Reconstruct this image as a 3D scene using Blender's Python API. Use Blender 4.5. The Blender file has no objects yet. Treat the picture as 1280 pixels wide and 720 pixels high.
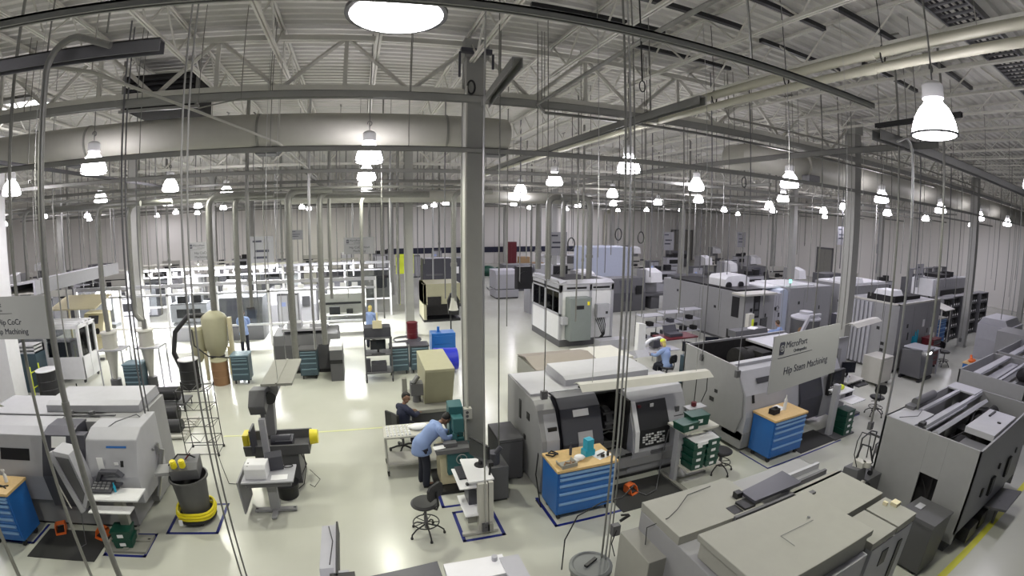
import bpy, bmesh, math, random
from mathutils import Vector, Matrix, Euler
random.seed(7)
PI = math.pi
sc = bpy.context.scene
C = sc.collection

# ---------------------------------------------------------------- camera
# wide action-camera lens, 5.2 m above the shop floor, looking along +y
CAM_H, F_PX, K3, YAW, PITCH, ROLL = 5.2, 594.444, -0.042356, -0.318824, 1.426379, 0.0073045
cam_rot = (Matrix.Rotation(YAW, 3, 'Z') @ Matrix.Rotation(PITCH, 3, 'X') @ Matrix.Rotation(ROLL, 3, 'Z'))
cd = bpy.data.cameras.new('camera')
cam = bpy.data.objects.new('camera', cd); C.objects.link(cam)
cam.matrix_world = Matrix.Translation((0, 0, CAM_H)) @ cam_rot.to_4x4()
cd.type = 'PANO'; cd.sensor_width = 36; cd.sensor_height = 20.25; cd.sensor_fit = 'HORIZONTAL'
cd.clip_start = 0.05; cd.clip_end = 300
MM = 36 / 1280
def set_lens(c):
    c.panorama_type = 'FISHEYE_LENS_POLYNOMIAL'
    c.fisheye_fov = PI
    a = 1 / (F_PX * MM)
    c.fisheye_polynomial_k0 = 0; c.fisheye_polynomial_k1 = -a
    c.fisheye_polynomial_k2 = 0; c.fisheye_polynomial_k3 = -K3 * a ** 3; c.fisheye_polynomial_k4 = 0
set_lens(cd if hasattr(cd, 'panorama_type') else cd.cycles)
sc.camera = cam

# ---------------------------------------------------------------- light
sc.view_settings.view_transform = 'Standard'; sc.view_settings.look = 'None'
sc.view_settings.gamma = 1; sc.view_settings.use_curve_mapping = False
sc.view_settings.exposure = 0.0
LAMP_W = 104          # watts of one high bay lamp
DOME_E = 27           # emission of its glowing acrylic shade
w = bpy.data.worlds.new('world'); sc.world = w; w.use_nodes = True
w.node_tree.nodes['Background'].inputs[0].default_value = (0.75, 0.78, 0.9, 1)
w.node_tree.nodes['Background'].inputs[1].default_value = 0.12
sc.cycles.use_denoising = True
sc.cycles.max_bounces = 6; sc.cycles.diffuse_bounces = 4; sc.cycles.glossy_bounces = 3
sc.cycles.transmission_bounces = 4; sc.cycles.transparent_max_bounces = 12
sc.cycles.sample_clamp_indirect = 4
sc.cycles.use_adaptive_sampling = True; sc.cycles.adaptive_threshold = 0.02

# ---------------------------------------------------------------- helpers
def ray(px, py):
    x, y = px - 640, 360 - py
    r = math.hypot(x, y) + 1e-9; t = r / F_PX * (1 + K3 * (r / F_PX) ** 2)
    return cam_rot @ Vector((math.sin(t) * x / r, math.sin(t) * y / r, -math.cos(t)))
def on_y(px, py, Y):      # the point of the plane y = Y seen at a pixel of the survey photo
    d = ray(px, py); t = Y / d.y; return Vector((d.x * t, Y, d.z * t + CAM_H))
def at_z(px, py, z=0):
    d = ray(px, py); t = (z - CAM_H) / d.z; return Vector((d.x * t, d.y * t, z))

MATS = {}
def mat(name, col, rough=0.5, metal=0.0, noise=0.06, scale=6.0, emit=None, alpha=None, bump=0.0, coat=0.0):
    m = bpy.data.materials.new(name); m.use_nodes = True; MATS[name] = m
    nt = m.node_tree; b = nt.nodes['Principled BSDF']
    b.inputs['Base Color'].default_value = (*col, 1); b.inputs['Roughness'].default_value = rough
    b.inputs['Metallic'].default_value = metal
    if coat: b.inputs['Coat Weight'].default_value = coat; b.inputs['Coat Roughness'].default_value = 0.08
    if noise or bump:
        tc = nt.nodes.new('ShaderNodeTexCoord'); n = nt.nodes.new('ShaderNodeTexNoise')
        n.inputs['Scale'].default_value = scale; n.inputs['Detail'].default_value = 4
        nt.links.new(tc.outputs['Object'], n.inputs['Vector'])
        if noise:
            mx = nt.nodes.new('ShaderNodeMix'); mx.data_type = 'RGBA'
            mx.inputs[6].default_value = (*[c * (1 - noise) for c in col], 1)
            mx.inputs[7].default_value = (*[min(1, c * (1 + noise)) for c in col], 1)
            nt.links.new(n.outputs['Fac'], mx.inputs[0]); nt.links.new(mx.outputs[2], b.inputs['Base Color'])
        if bump:
            bp = nt.nodes.new('ShaderNodeBump'); bp.inputs['Strength'].default_value = bump
            nt.links.new(n.outputs['Fac'], bp.inputs['Height']); nt.links.new(bp.outputs[0], b.inputs['Normal'])
    if emit:
        b.inputs['Emission Color'].default_value = (*emit[:3], 1); b.inputs['Emission Strength'].default_value = emit[3]
    if alpha is not None:
        b.inputs['Alpha'].default_value = alpha
    return m

G = lambda v: (v, v, v)
mat('machine_grey', (0.27, 0.27, 0.28), 0.5); mat('machine_light', (0.40, 0.40, 0.435), 0.47)
mat('machine_warm', (0.28, 0.277, 0.25), 0.5); mat('machine_dark', (0.10, 0.10, 0.108), 0.5)
mat('charcoal', (0.055, 0.055, 0.07), 0.4); mat('black', (0.012, 0.012, 0.014), 0.45)
mat('matte_black', (0.015, 0.014, 0.015), 0.9, noise=.5, scale=9); mat('white', (0.74, 0.74, 0.76), 0.45)  # matte mottled black for machine interiors and dark casings
mat('offwhite', (0.50, 0.49, 0.45), 0.5); mat('paper', (0.8, 0.8, 0.82), 0.8, noise=.02)
mat('steel', (0.45, 0.45, 0.45), 0.32, 0.85); mat('galv', (0.23, 0.23, 0.215), 0.42, 0.5, noise=.15, scale=14)
mat('dark_steel', (0.16, 0.16, 0.17), 0.5, 0.4); mat('brass', (0.5, 0.42, 0.2), 0.4, 0.7)
mat('cab_blue', (0.02, 0.13, 0.42), 0.35); mat('cab_blue_light', (0.20, 0.36, 0.62), 0.3)
mat('slate_blue', (0.055, 0.09, 0.115), 0.45); mat('slate_light', (0.16, 0.24, 0.29), 0.4)
mat('maple', (0.62, 0.43, 0.20), 0.5, noise=.15, scale=12); mat('green_tote', (0.005, 0.055, 0.036), 0.4)
mat('teal', (0.03, 0.12, 0.13), 0.45); mat('tan', (0.38, 0.365, 0.25), 0.5); mat('cream', (0.62, 0.56, 0.38), 0.5)
mat('yellow', (0.85, 0.72, 0.02), 0.4); mat('hi_vis', (0.75, 0.85, 0.05), 0.5); mat('orange', (0.75, 0.15, 0.03), 0.45)
mat('red', (0.11, 0.008, 0.014), 0.4); mat('bright_blue', (0.01, 0.02, 0.45), 0.4); mat('cyan', (0.02, 0.34, 0.50), 0.4)
mat('rubber', (0.03, 0.03, 0.03), 0.8, bump=.15); mat('grey_plastic', (0.10, 0.10, 0.10), 0.5)
mat('lid_grey', (0.16, 0.17, 0.17), 0.5); mat('brown', (0.25, 0.14, 0.07), 0.6); mat('brown_sheet', (0.22, 0.19, 0.16), 0.5)
mat('screen', (0.01, 0.012, 0.02), 0.1, noise=0); mat('tape_blue', (0.006, 0.014, 0.17), 0.5); mat('tape_yellow', (0.62, 0.60, 0.06), 0.5)
mat('skin', (0.42, 0.24, 0.17), 0.5, noise=.05); mat('skin_dark', (0.22, 0.12, 0.08), 0.5, noise=.05)
mat('hair_black', (0.012, 0.01, 0.01), 0.6); mat('hair_blond', (0.62, 0.50, 0.16), 0.6); mat('hair_brown', (0.08, 0.05, 0.03), 0.6)
mat('coat_blue', (0.25, 0.34, 0.60), 0.8); mat('navy', (0.018, 0.022, 0.05), 0.85); mat('trouser', (0.015, 0.017, 0.03), 0.85)
mat('sign_grey', (0.29, 0.29, 0.305), 0.6, noise=.03); mat('ink', (0.03, 0.03, 0.05), 0.6, noise=0)
mat('ceil_paint', (0.60, 0.59, 0.56), 0.6, noise=.08, scale=1.5); mat('joist_paint', (0.60, 0.59, 0.54), 0.55)
mat('beam_dark', (0.19, 0.19, 0.185), 0.5, 0.2); mat('duct', (0.36, 0.355, 0.315), 0.6, 0.0)
mat('column_paint', (0.33, 0.33, 0.31), 0.5); mat('pipe_cream', (0.50, 0.49, 0.40), 0.45)
mat('beam_mid', (0.30, 0.30, 0.285), 0.5, 0.1); mat('tape_faded', (0.62, 0.64, 0.34), 0.4); mat('pale_blue', (0.42, 0.46, 0.56), 0.4); mat('stripe_navy', (0.012, 0.014, 0.04), 0.5); mat('cabinet_sage', (0.20, 0.225, 0.22), 0.5); mat('film_wrap', (0.50, 0.54, 0.66), 0.3); mat('wood', (0.35, 0.23, 0.12), 0.6); mat('led_green', (0.02, 0.5, 0.2), 0.3, emit=(0.1, 1, 0.5, 6)); mat('tube_glow', (1, 1, 1), 0.3, noise=0, emit=(1, 0.98, 0.96, 4))
mat('lamp_glow', (0.9, 0.9, 0.9), 0.3, noise=0, emit=(1.0, 0.95, 1.0, DOME_E)); mat('lens_glow', (0.9, 0.9, 0.9), 0.3, noise=0, emit=(1.0, 0.97, 1.0, 14))
mat('screen_on', (0.02, 0.02, 0.03), 0.2, noise=0, emit=(0.5, 0.6, 1.0, 0.6))

def glass_mat():
    m = bpy.data.materials.new('glass'); m.use_nodes = True; nt = m.node_tree; nt.nodes.clear()
    o = nt.nodes.new('ShaderNodeOutputMaterial'); t = nt.nodes.new('ShaderNodeBsdfTransparent'); g = nt.nodes.new('ShaderNodeBsdfGlossy')
    f = nt.nodes.new('ShaderNodeFresnel'); f.inputs[0].default_value = 1.45; x = nt.nodes.new('ShaderNodeMixShader')
    t.inputs[0].default_value = (0.8, 0.82, 0.82, 1); g.inputs['Roughness'].default_value = 0.05
    nt.links.new(f.outputs[0], x.inputs[0]); nt.links.new(t.outputs[0], x.inputs[1]); nt.links.new(g.outputs[0], x.inputs[2]); nt.links.new(x.outputs[0], o.inputs[0])
    MATS['glass'] = m
glass_mat()

def floor_mat():
    m = mat('floor_epoxy', (0.60, 0.61, 0.52), 0.22, noise=0)
    nt = m.node_tree; b = nt.nodes['Principled BSDF']
    tc = nt.nodes.new('ShaderNodeTexCoord'); n = nt.nodes.new('ShaderNodeTexNoise'); n.inputs['Scale'].default_value = 0.35; n.inputs['Detail'].default_value = 6
    r = nt.nodes.new('ShaderNodeValToRGB'); r.color_ramp.elements[0].position = .3; r.color_ramp.elements[1].position = .7
    r.color_ramp.elements[0].color = (0.48, 0.485, 0.425, 1); r.color_ramp.elements[1].color = (0.56, 0.565, 0.51, 1)
    nt.links.new(tc.outputs['Object'], n.inputs['Vector']); nt.links.new(n.outputs['Fac'], r.inputs[0]); nt.links.new(r.outputs[0], b.inputs['Base Color'])
    n2 = nt.nodes.new('ShaderNodeTexNoise'); n2.inputs['Scale'].default_value = 5; nt.links.new(tc.outputs['Object'], n2.inputs['Vector'])
    mr = nt.nodes.new('ShaderNodeMapRange'); mr.inputs['To Min'].default_value = .16; mr.inputs['To Max'].default_value = .3
    nt.links.new(n2.outputs['Fac'], mr.inputs[0]); nt.links.new(mr.outputs[0], b.inputs['Roughness'])
floor_mat()

def wall_mat():
    m = mat('wall_panel', (0.5, 0.49, 0.46), 0.6, noise=0)
    nt = m.node_tree; b = nt.nodes['Principled BSDF']; tc = nt.nodes.new('ShaderNodeTexCoord'); s = nt.nodes.new('ShaderNodeSeparateXYZ')
    nt.links.new(tc.outputs['Object'], s.inputs[0])
    ad = nt.nodes.new('ShaderNodeMath'); ad.operation = 'ADD'; nt.links.new(s.outputs[0], ad.inputs[0]); nt.links.new(s.outputs[1], ad.inputs[1])
    mo = nt.nodes.new('ShaderNodeMath'); mo.operation = 'PINGPONG'; mo.inputs[1].default_value = 1.2; nt.links.new(ad.outputs[0], mo.inputs[0])
    r = nt.nodes.new('ShaderNodeValToRGB'); r.color_ramp.elements[0].position = .02; r.color_ramp.elements[1].position = .05
    r.color_ramp.elements[0].color = (0.5, 0.49, 0.47, 1); r.color_ramp.elements[1].color = (0.78, 0.76, 0.73, 1)
    nt.links.new(mo.outputs[0], r.inputs[0]); nt.links.new(r.outputs[0], b.inputs['Base Color'])
wall_mat()

def add(bm, s):
    """adds one shape to a bmesh: B box, C cylinder, T tube, P prism, L lathe, E ellipsoid, Q polygon"""
    k = s[0]
    if k == 'B':
        x0, y0, z0, x1, y1, z1 = s[1:7]
        v = [bm.verts.new(p) for p in ((x0,y0,z0),(x1,y0,z0),(x1,y1,z0),(x0,y1,z0),(x0,y0,z1),(x1,y0,z1),(x1,y1,z1),(x0,y1,z1))]
        for f in ((0,3,2,1),(4,5,6,7),(0,1,5,4),(1,2,6,5),(2,3,7,6),(3,0,4,7)): bm.faces.new([v[i] for i in f])
    elif k == 'C':
        p0, p1, r = Vector(s[1]), Vector(s[2]), s[3]; r2 = s[4] if len(s) > 4 and s[4] is not None else r; n = s[5] if len(s) > 5 else 14
        tubes(bm, [p0, p1], [r, r2], n)
    elif k == 'T':
        pts = [Vector(p) for p in s[1]]; tubes(bm, pts, [s[2]] * len(pts), s[3] if len(s) > 3 else 8)
    elif k == 'P':
        ax, poly, a, b = s[1:5]
        f = {'x': lambda u, v, w: (w, u, v), 'y': lambda u, v, w: (u, w, v), 'z': lambda u, v, w: (u, v, w)}[ax]
        A = [bm.verts.new(f(u, v, a)) for u, v in poly]; Bv = [bm.verts.new(f(u, v, b)) for u, v in poly]; n = len(poly)
        bm.faces.new(A); bm.faces.new(Bv[::-1])
        for i in range(n): bm.faces.new((A[i], Bv[i], Bv[(i+1) % n], A[(i+1) % n]))
    elif k == 'L':
        cx, cy, prof = s[1:4]; n = s[4] if len(s) > 4 else 20; rings = []
        for r, z in prof: rings.append([bm.verts.new((cx + r * math.cos(2*PI*i/n), cy + r * math.sin(2*PI*i/n), z)) for i in range(n)])
        for a, b in zip(rings, rings[1:]):
            for i in range(n): bm.faces.new((a[i], a[(i+1) % n], b[(i+1) % n], b[i]))
        bm.faces.new(rings[0][::-1]); bm.faces.new(rings[-1])
    elif k == 'E':
        bmesh.ops.create_uvsphere(bm, u_segments=14, v_segments=9, radius=1, matrix=Matrix.Translation(s[1]) @ Matrix.Diagonal((*s[2], 1)))
    elif k == 'Q':
        bm.faces.new([bm.verts.new(p) for p in s[1]])

def tubes(bm, pts, rs, n):
    rings = []; up = None
    for i, p in enumerate(pts):
        d = (pts[min(i+1, len(pts)-1)] - pts[max(i-1, 0)]).normalized()
        if up is None: up = Vector((0, 0, 1)) if abs(d.z) < .9 else Vector((1, 0, 0))
        a = d.cross(up).normalized(); b = a.cross(d).normalized(); up = b
        rings.append([bm.verts.new(p + rs[i] * (math.cos(2*PI*j/n) * a + math.sin(2*PI*j/n) * b)) for j in range(n)])
    for q, r in zip(rings, rings[1:]):
        for j in range(n): bm.faces.new((q[j], q[(j+1) % n], r[(j+1) % n], r[j]))
    bm.faces.new(rings[0][::-1]); bm.faces.new(rings[-1])

def mesh_of(name, shapes, m, smooth=None):
    bm = bmesh.new()
    for s in shapes: add(bm, s)
    bmesh.ops.recalc_face_normals(bm, faces=bm.faces)
    me = bpy.data.meshes.new(name); bm.to_mesh(me); bm.free(); me.materials.append(MATS[m])
    if smooth is None: smooth = any(s[0] in 'CTLE' for s in shapes)
    if smooth:
        me.shade_smooth()
        try: me.set_sharp_from_angle(angle=math.radians(38))
        except Exception: pass
    return me
ONE_EACH = {'duct_seam': 'duct_seam', 'coupling': 'coupling', 'hanger_rods': 'hanger_rod', 'vent_label': 'vent_slot', 'hood_vents': 'hood_vent', 'feet': 'foot', 'warning_labels': 'warning_label', 'latches': 'latch',
            'door_slots': 'door_slot', 'tool_bits': 'tool_bit', 'front_fittings': 'front_fitting', 'vents': 'vent_slot', 'contents': 'stored_box', 'small_vents': 'small_vent', 'dark_slots': 'dark_slot',
            'grille_panels': 'grille_panel', 'notices': 'notice', 'glass_panels': 'glass_panel', 'notice_strip': 'notice', 'port_row': 'port', 'louvres': 'louvre', 'hose_hangers': 'hose_hanger', 'valve': 'valve', 'gauge': 'gauge', 'front_housing': 'front_housing'}
def pt(root, name, m, shapes, label=None, bev=0.0, loc=None):     # a part
    if name in ONE_EACH and len(shapes) > 1:
        for s in shapes: o = pt(root, ONE_EACH[name], m, [s], label, bev, loc) if name != ONE_EACH[name] else pt1(root, name, m, [s], label, bev, loc)
        return o
    return pt1(root, ONE_EACH.get(name, name), m, shapes, label, bev, loc)
def pt1(root, name, m, shapes, label=None, bev=0.0, loc=None):
    o = bpy.data.objects.new(name, mesh_of(name, shapes, m)); C.objects.link(o); o.parent = root
    if label: o['label'] = label
    if loc: o.location = loc
    if bev: bevel(o, bev)
    return o
def bevel(o, w):
    b = o.modifiers.new('edge', 'BEVEL'); b.width = w * .55; b.segments = 2; b.limit_method = 'ANGLE'; b.angle_limit = math.radians(40)
def tag(o, label, cat, group=None, kind=None):
    o['label'] = label; o['category'] = cat
    if group: o['group'] = group
    if kind: o['kind'] = kind
    return o
def th(name, label, cat, loc=(0, 0, 0), rz=0, group=None):        # a thing with parts: an Empty at its base
    o = bpy.data.objects.new(name, None); C.objects.link(o); o.empty_display_size = .2
    o.location = loc; o.rotation_euler = (0, 0, rz); return tag(o, label, cat, group)
def one(name, label, cat, m, shapes, loc=(0, 0, 0), rz=0, group=None, bev=0.0):   # a thing that is one mesh
    o = bpy.data.objects.new(name, mesh_of(name, shapes, m)); C.objects.link(o)
    o.location = loc; o.rotation_euler = (0, 0, rz)
    if bev: bevel(o, bev)
    return tag(o, label, cat, group)
def st(name, m, shapes, label=None):                              # the setting
    o = bpy.data.objects.new(name, mesh_of(name, shapes, m)); C.objects.link(o); o['kind'] = 'structure'
    if label: o['label'] = label
    return o
def dup(r, loc, rz=None, label=None, group=None, parent=None):
    c = r.copy(); C.objects.link(c)
    if parent is not None: c.parent = parent
    else:
        c.location = loc
        if rz is not None: c.rotation_euler = (0, 0, rz)
    if label: c['label'] = label
    if group: c['group'] = group
    for ch in r.children: dup(ch, None, parent=c)
    return c
def text(root, name, body, size, loc, rot, m, align='CENTER', shear=0, extrude=.002, sx=1):
    cu = bpy.data.curves.new(name, 'FONT'); cu.body = body; cu.size = size; cu.align_x = align; cu.align_y = 'CENTER'; cu.shear = shear; cu.extrude = extrude
    q = bpy.data.objects.new(name, cu); C.objects.link(q); bpy.context.view_layer.update()
    me = bpy.data.meshes.new_from_object(q.evaluated_get(bpy.context.evaluated_depsgraph_get())); bpy.data.objects.remove(q)
    me.materials.clear(); me.materials.append(MATS[m]); o = bpy.data.objects.new(name, me); C.objects.link(o); o.parent = root; o.location = loc; o.rotation_euler = rot; o.scale = (sx, 1, 1)
    return o
def arc(c, r, a0, a1, n, plane='xz'):
    o = []
    for i in range(n + 1):
        a = math.radians(a0 + (a1 - a0) * i / n); u, v = r * math.cos(a), r * math.sin(a)
        o.append({'xz': (c[0]+u, c[1], c[2]+v), 'yz': (c[0], c[1]+u, c[2]+v), 'xy': (c[0]+u, c[1]+v, c[2])}[plane])
    return o

# ================================================================ the hall
st('floor', 'floor_epoxy', [('B', -46, -6, -.2, 46, 54, 0)])
st('wall_back', 'wall_panel', [('B', -46, 54, 0, 46, 54.3, 9.2)])
st('wall_right', 'wall_panel', [('B', 46, -6, 0, 46.3, 54.3, 9.2)])
st('wall_left', 'wall_panel', [('B', -46.3, -6, 0, -46, 54.3, 9.2)])
st('trim_1', 'stripe_navy', [('B', 3, 53.93, 1.3, 34, 54, 1.95)], 'dark blue stripe low on the far wall')
dz = []
for i in range(240):                                  # corrugated roof deck, ribs running along x
    y = -6 + i * .25
    dz += [(y, 8.98), (y + .11, 8.98), (y + .14, 8.92), (y + .22, 8.92)]
poly = dz + [(54, 8.98), (54, 9.2), (-6, 9.2)]
bm = bmesh.new(); A = [bm.verts.new((-46, y, z)) for y, z in dz]; Bv = [bm.verts.new((46, y, z)) for y, z in dz]
for i in range(len(A) - 1): bm.faces.new((A[i], A[i+1], Bv[i+1], Bv[i]))
me = bpy.data.meshes.new('ceiling'); bm.to_mesh(me); bm.free(); me.materials.append(MATS['ceil_paint'])
ceil = bpy.data.objects.new('ceiling', me); C.objects.link(ceil); ceil['kind'] = 'structure'
st('roof_slab', 'beam_dark', [('B', -46.3, -6, 9.0, 46.3, 54.3, 9.2)])

COLX, COLY = (-22.4, -10.2, 2.13, 14.3, 26.5, 38.7), (8.9, 21.1, 33.3, 45.5)
for cx in COLX:
    for cy in COLY:
        if (cx, cy) in ((14.3, 21.1), (-10.2, 8.9), (-22.4, 8.9)): continue
        a = .19
        st('column', 'column_paint', [('B', cx-a, cy-a, 0, cx+a, cy-a+.035, 8.3), ('B', cx-a, cy+a-.035, 0, cx+a, cy+a, 8.3), ('B', cx-a+.02, cy-a+.035, 0, cx+a-.02, cy+a-.035, 8.3), ('B', cx-a-.06, cy-a-.06, 0, cx+a+.06, cy+a+.06, .03), ('B', cx-a-.05, cy-a-.05, 8.3, cx+a+.05, cy+a+.05, 8.68)])
# white-wrapped column at the left edge
st('column', 'white', [('B', -12.25, 13.25, 0, -11.5, 13.9, 8.3)], 'white-boarded column by the left cell')

def truss(L, z0, z1, n, wd=.05, ch=.06):              # open-web truss along x, from 0 to L
    s = [('B', 0, -ch, z0, L, -.012, z0 + ch), ('B', 0, .012, z0, L, ch, z0 + ch), ('B', 0, -ch, z1 - ch, L, -.012, z1), ('B', 0, .012, z1 - ch, L, ch, z1)]
    for i in range(n):
        x0, x1 = L * i / n, L * (i + 1) / n; xm = (x0 + x1) / 2
        s += [('C', (x0, 0, z1 - .03), (xm, 0, z0 + .03), wd / 2, None, 5), ('C', (xm, 0, z0 + .03), (x1, 0, z1 - .03), wd / 2, None, 5)]
    return s
g0 = None
for cy in (-3.3,) + COLY:
    for i in range(8):
        x = -46.6 + 12.2 * i - .18
        x = 2.13 + 12.2 * (i - 4)
        if g0 is None: g0 = st('ceiling_beam', 'joist_paint', truss(12.2, 7.62, 8.7, 5, .09, .1) + [('B', k * 2.44 - .04, -.03, 7.7, k * 2.44 + .04, .03, 8.6) for k in range(6)]); o = g0
        else: o = g0.copy(); C.objects.link(o)
        o.location = (x, cy + .1, 0)
j0 = None
for k in range(-26, 26):
    for y in (-3.2, 9.0, 21.2, 33.4, 45.6):
        L = 12.2
        if j0 is None: j0 = st('roof_beam', 'joist_paint', truss(L, 8.2, 8.88, 9, .04, .05)); o = j0
        else: o = j0.copy(); C.objects.link(o)
        o.location = (.25 + 1.79 * k, y, 0); o.rotation_euler = (0, 0, PI/2)
        if y > 45: o.scale = (.69, 1, 1)
# far wall doorways
def doorway(n, x0, x1, y, h, right=False):
    t = bpy.data.objects.new('door_%d' % n, None); C.objects.link(t); t['kind'] = 'structure'
    if right:
        t.location = (46, y, 0); t.rotation_euler = (0, 0, -PI/2)
    else: t.location = (x0, 54, 0)
    W = x1 - x0
    pt(t, 'door_leaf', 'machine_warm', [('B', .1, -.06, .02, W/2 - .02, -.01, h - .1), ('B', W/2 + .02, -.06, .02, W - .1, -.01, h - .1)])
    pt(t, 'door_frame', 'dark_steel', [('B', 0, -.12, 0, .14, 0, h), ('B', W - .14, -.12, 0, W, 0, h), ('B', 0, -.12, h - .14, W, 0, h + .05)])
doorway(1, 41.0, 45.0, 0, 4.2)
doorway(2, 0, 2.2, 33.0, 3.3, True)

# ---------------------------------------------------------------- high bay lamps
lamp = th('high_bay_lamp', 'glowing white dome high bay lamp hanging from the roof structure', 'lamp', (0, 0, 0), 0, 'high bay lamps over the shop floor')
pt(lamp, 'shade', 'lamp_glow', [('L', 0, 0, [(.27, 0), (.268, .03), (.252, .11), (.222, .20), (.175, .29), (.125, .345), (.10, .38), (.105, .36)], 24)])
pt(lamp, 'rim', 'machine_dark', [('L', 0, 0, [(.268, -.012), (.286, -.012), (.286, .01), (.27, .01)], 24)])
pt(lamp, 'lens', 'lens_glow', [('L', 0, 0, [(.268, -.006), (.25, -.02), (.2, -.035), (.1, -.044), (.01, -.046)], 24)])
pt(lamp, 'ballast_housing', 'white', [('L', 0, 0, [(.10, .38), (.13, .41), (.13, .56), (.09, .60), (.03, .62)], 14)])
pt(lamp, 'hook', 'dark_steel', [('T', [(0, 0, .6), (0, 0, .72)] + arc((0, 0, .76), .045, -90, 200, 8), .01, 6)])
pt(lamp, 'hanger_rod', 'galv', [('C', (0, 0, .72), (0, 0, 2.555), .012, None, 6), ('B', -.02, -.15, 2.54, .02, .15, 2.565)])
ld = bpy.data.lights.new('lamp_bulb', 'AREA'); ld.shape = 'DISK'; ld.size = .44; ld.energy = LAMP_W; ld.color = (1.0, .97, .98)
lds = {}
for key, tint, gain in (('left', (.97, .93, 1.0), 1.0), ('middle', (1.0, 1.0, .83), 1.25), ('right', (.89, .86, 1.0), .8)):   # metal halide bulbs, tint and power set by zone to colour the floor
    q = ld.copy(); q.color = tint; q.energy = LAMP_W * gain; lds[key] = q
lo = bpy.data.objects.new('lamp_bulb', ld); C.objects.link(lo); lo.parent = lamp; lo.location = (0, 0, -.052)
LP = [(.17, 2.57), (5.68, 2.4), (-5.5, 2.5), (11.4, 2.5), (17, 2.5), (-5.43, 9.32), (.19, 9.54), (5.95, 9.49), (10.95, 8.9), (16.8, 9.2), (-11, 9.3),
      (-6.18, 15.46), (.2, 13.7), (6.15, 14.32), (10.75, 12.77), (-9.87, 12.23), (.2, 17.5), (16.8, 14), (22.5, 9.2), (28.2, 9.2), (22.5, 14.5), (28.2, 15), (34, 9.2), (34, 15),
      (-5.43, 19.64), (-10.56, 18.68), (6.82, 19.6), (11.4, 19.6), (17, 20), (22.7, 20), (28.4, 20), (34, 21), (-16.5, 14), (-17, 19.5)]
LP += [(-28, 20), (-28, 27), (-34, 33), (-34, 41), (-28, 47), (-40, 47), (-22, 51), (23.5, 51), (40, 28), (40, 40), (41, 14)]  # extra lamps added to brighten the far wall and its ends
for yy in (25.5, 31, 37, 43, 49):
    for xx in ((-22.5, -10.8, 6.4, 12, 17.8, 29) if yy < 40 else (-17, -5.4, 6.4, 17.8, 29)): LP.append((xx + (yy % 3) * .3, yy))
NTH = ['', 'first', 'second', 'third', 'fourth', 'fifth', 'sixth', 'seventh', 'eighth', 'ninth', 'tenth', 'eleventh', 'twelfth', 'thirteenth', 'fourteenth', 'fifteenth', 'sixteenth', 'seventeenth', 'eighteenth', 'nineteenth', 'twentieth'] + ['twenty-' + w for w in ('first', 'second', 'third', 'fourth', 'fifth', 'sixth', 'seventh', 'eighth', 'ninth')] + ['thirtieth'] + ['thirty-' + w for w in ('first', 'second', 'third', 'fourth', 'fifth', 'sixth', 'seventh', 'eighth', 'ninth')]
def lamp_row(y): return 1 + sum(y > v for v in (5, 11.5, 16.6, 22, 28.5, 34, 40, 46))
seen = [(x, y) for x, y in LP if -.70 < math.atan2(x, y) < 1.33]
for i, (x, y) in enumerate(LP):
    if i == 0:
        lamp.location = (x, y, 6.35); lamp['label'] = 'largest glowing high bay lamp at the top of the picture, cut by its edge'; lamp['group'] = None; del lamp['group']
    else:
        r = lamp_row(y)
        if (x, y) in seen:
            n = 1 + sum(lamp_row(b) == r and math.atan2(a, b) < math.atan2(x, y) for a, b in seen)
            lab = 'high bay lamp, %s from left in the %s lamp row from the front' % (NTH[n], NTH[r])
        else: lab = 'unseen high bay lamp added for light beyond the sides of the view'  # lamps out of view, added to light the hall
        o = dup(lamp, (x, y, 6.35), None, lab, 'high bay lamps over the shop floor')
        for ch in o.children:
            if ch.type == 'LIGHT': ch.data = lds['left' if x < -7 else 'middle' if x < 6.2 else 'right']
        if i == 1: o['label'] = 'second largest high bay lamp, at the upper right by the hooked pipe'; del o['group']

# ---------------------------------------------------------------- ducts, pipes and struts overhead
t = th('air_duct', 'fat round grey air duct crossing overhead behind the middle column', 'duct', (0, 10.5, 7.14))
pt(t, 'duct_run', 'duct', [('T', [(-32, 0, 0), (-8, 0, 0), (-7.9, 0, 0), (3.0, 0, 0), (3.25, .05, 0)], .385, 28)])
pt(t, 'duct_seam', 'galv', [('T', [(x, 0, 0), (x + .05, 0, 0)], .40, 28) for x in (-12.4, -6.2, -2.2, 1.85)])
for x in (-6.5, -2.0, 3.0): pt(t, 'air_grille', 'dark_steel', [('P', 'y', [(x - .3, -.36), (x + .3, -.36), (x + .22, -.5), (x - .22, -.5)], -.22, .22)])
t = th('air_duct', 'fat round grey air duct with a bent end crossing overhead at the right', 'duct', (11.3, 10.5, 7.3))
pt(t, 'duct_run', 'duct', [('T', [(2.2, 0, -.05), (5, 0, 0), (34.6, 0, 0)], .5, 28)])
pt(t, 'duct_elbow', 'duct', [('T', [(0, 1.2, .1), (.1, .5, .08), (.6, .1, .02), (1.3, 0, -.03), (2.2, 0, -.05)], .42, 24)])
pt(t, 'air_grille', 'dark_steel', [('B', 1.9, -.6, -.55, 2.5, -.3, -.35)])
for (z, r, lab) in ((7.56, .075, 'upper of the two long cream pipes running away overhead'), (7.36, .065, 'lower of the two long cream pipes running away overhead')):
    t = th('overhead_pipe', lab, 'pipe', (6.0 + (0 if z > 7.5 else .02), 0, z))
    pt(t, 'pipe_run', 'pipe_cream', [('T', [(0, -2, 0), (0, 12, 0), (0, 54, 0)], r, 14)])
    pt(t, 'coupling', 'pipe_cream', [('C', (0, y, 0), (0, y + .18, 0), r * 1.15) for y in (3.3, 9.4, 15.5, 21.6)])
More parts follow.
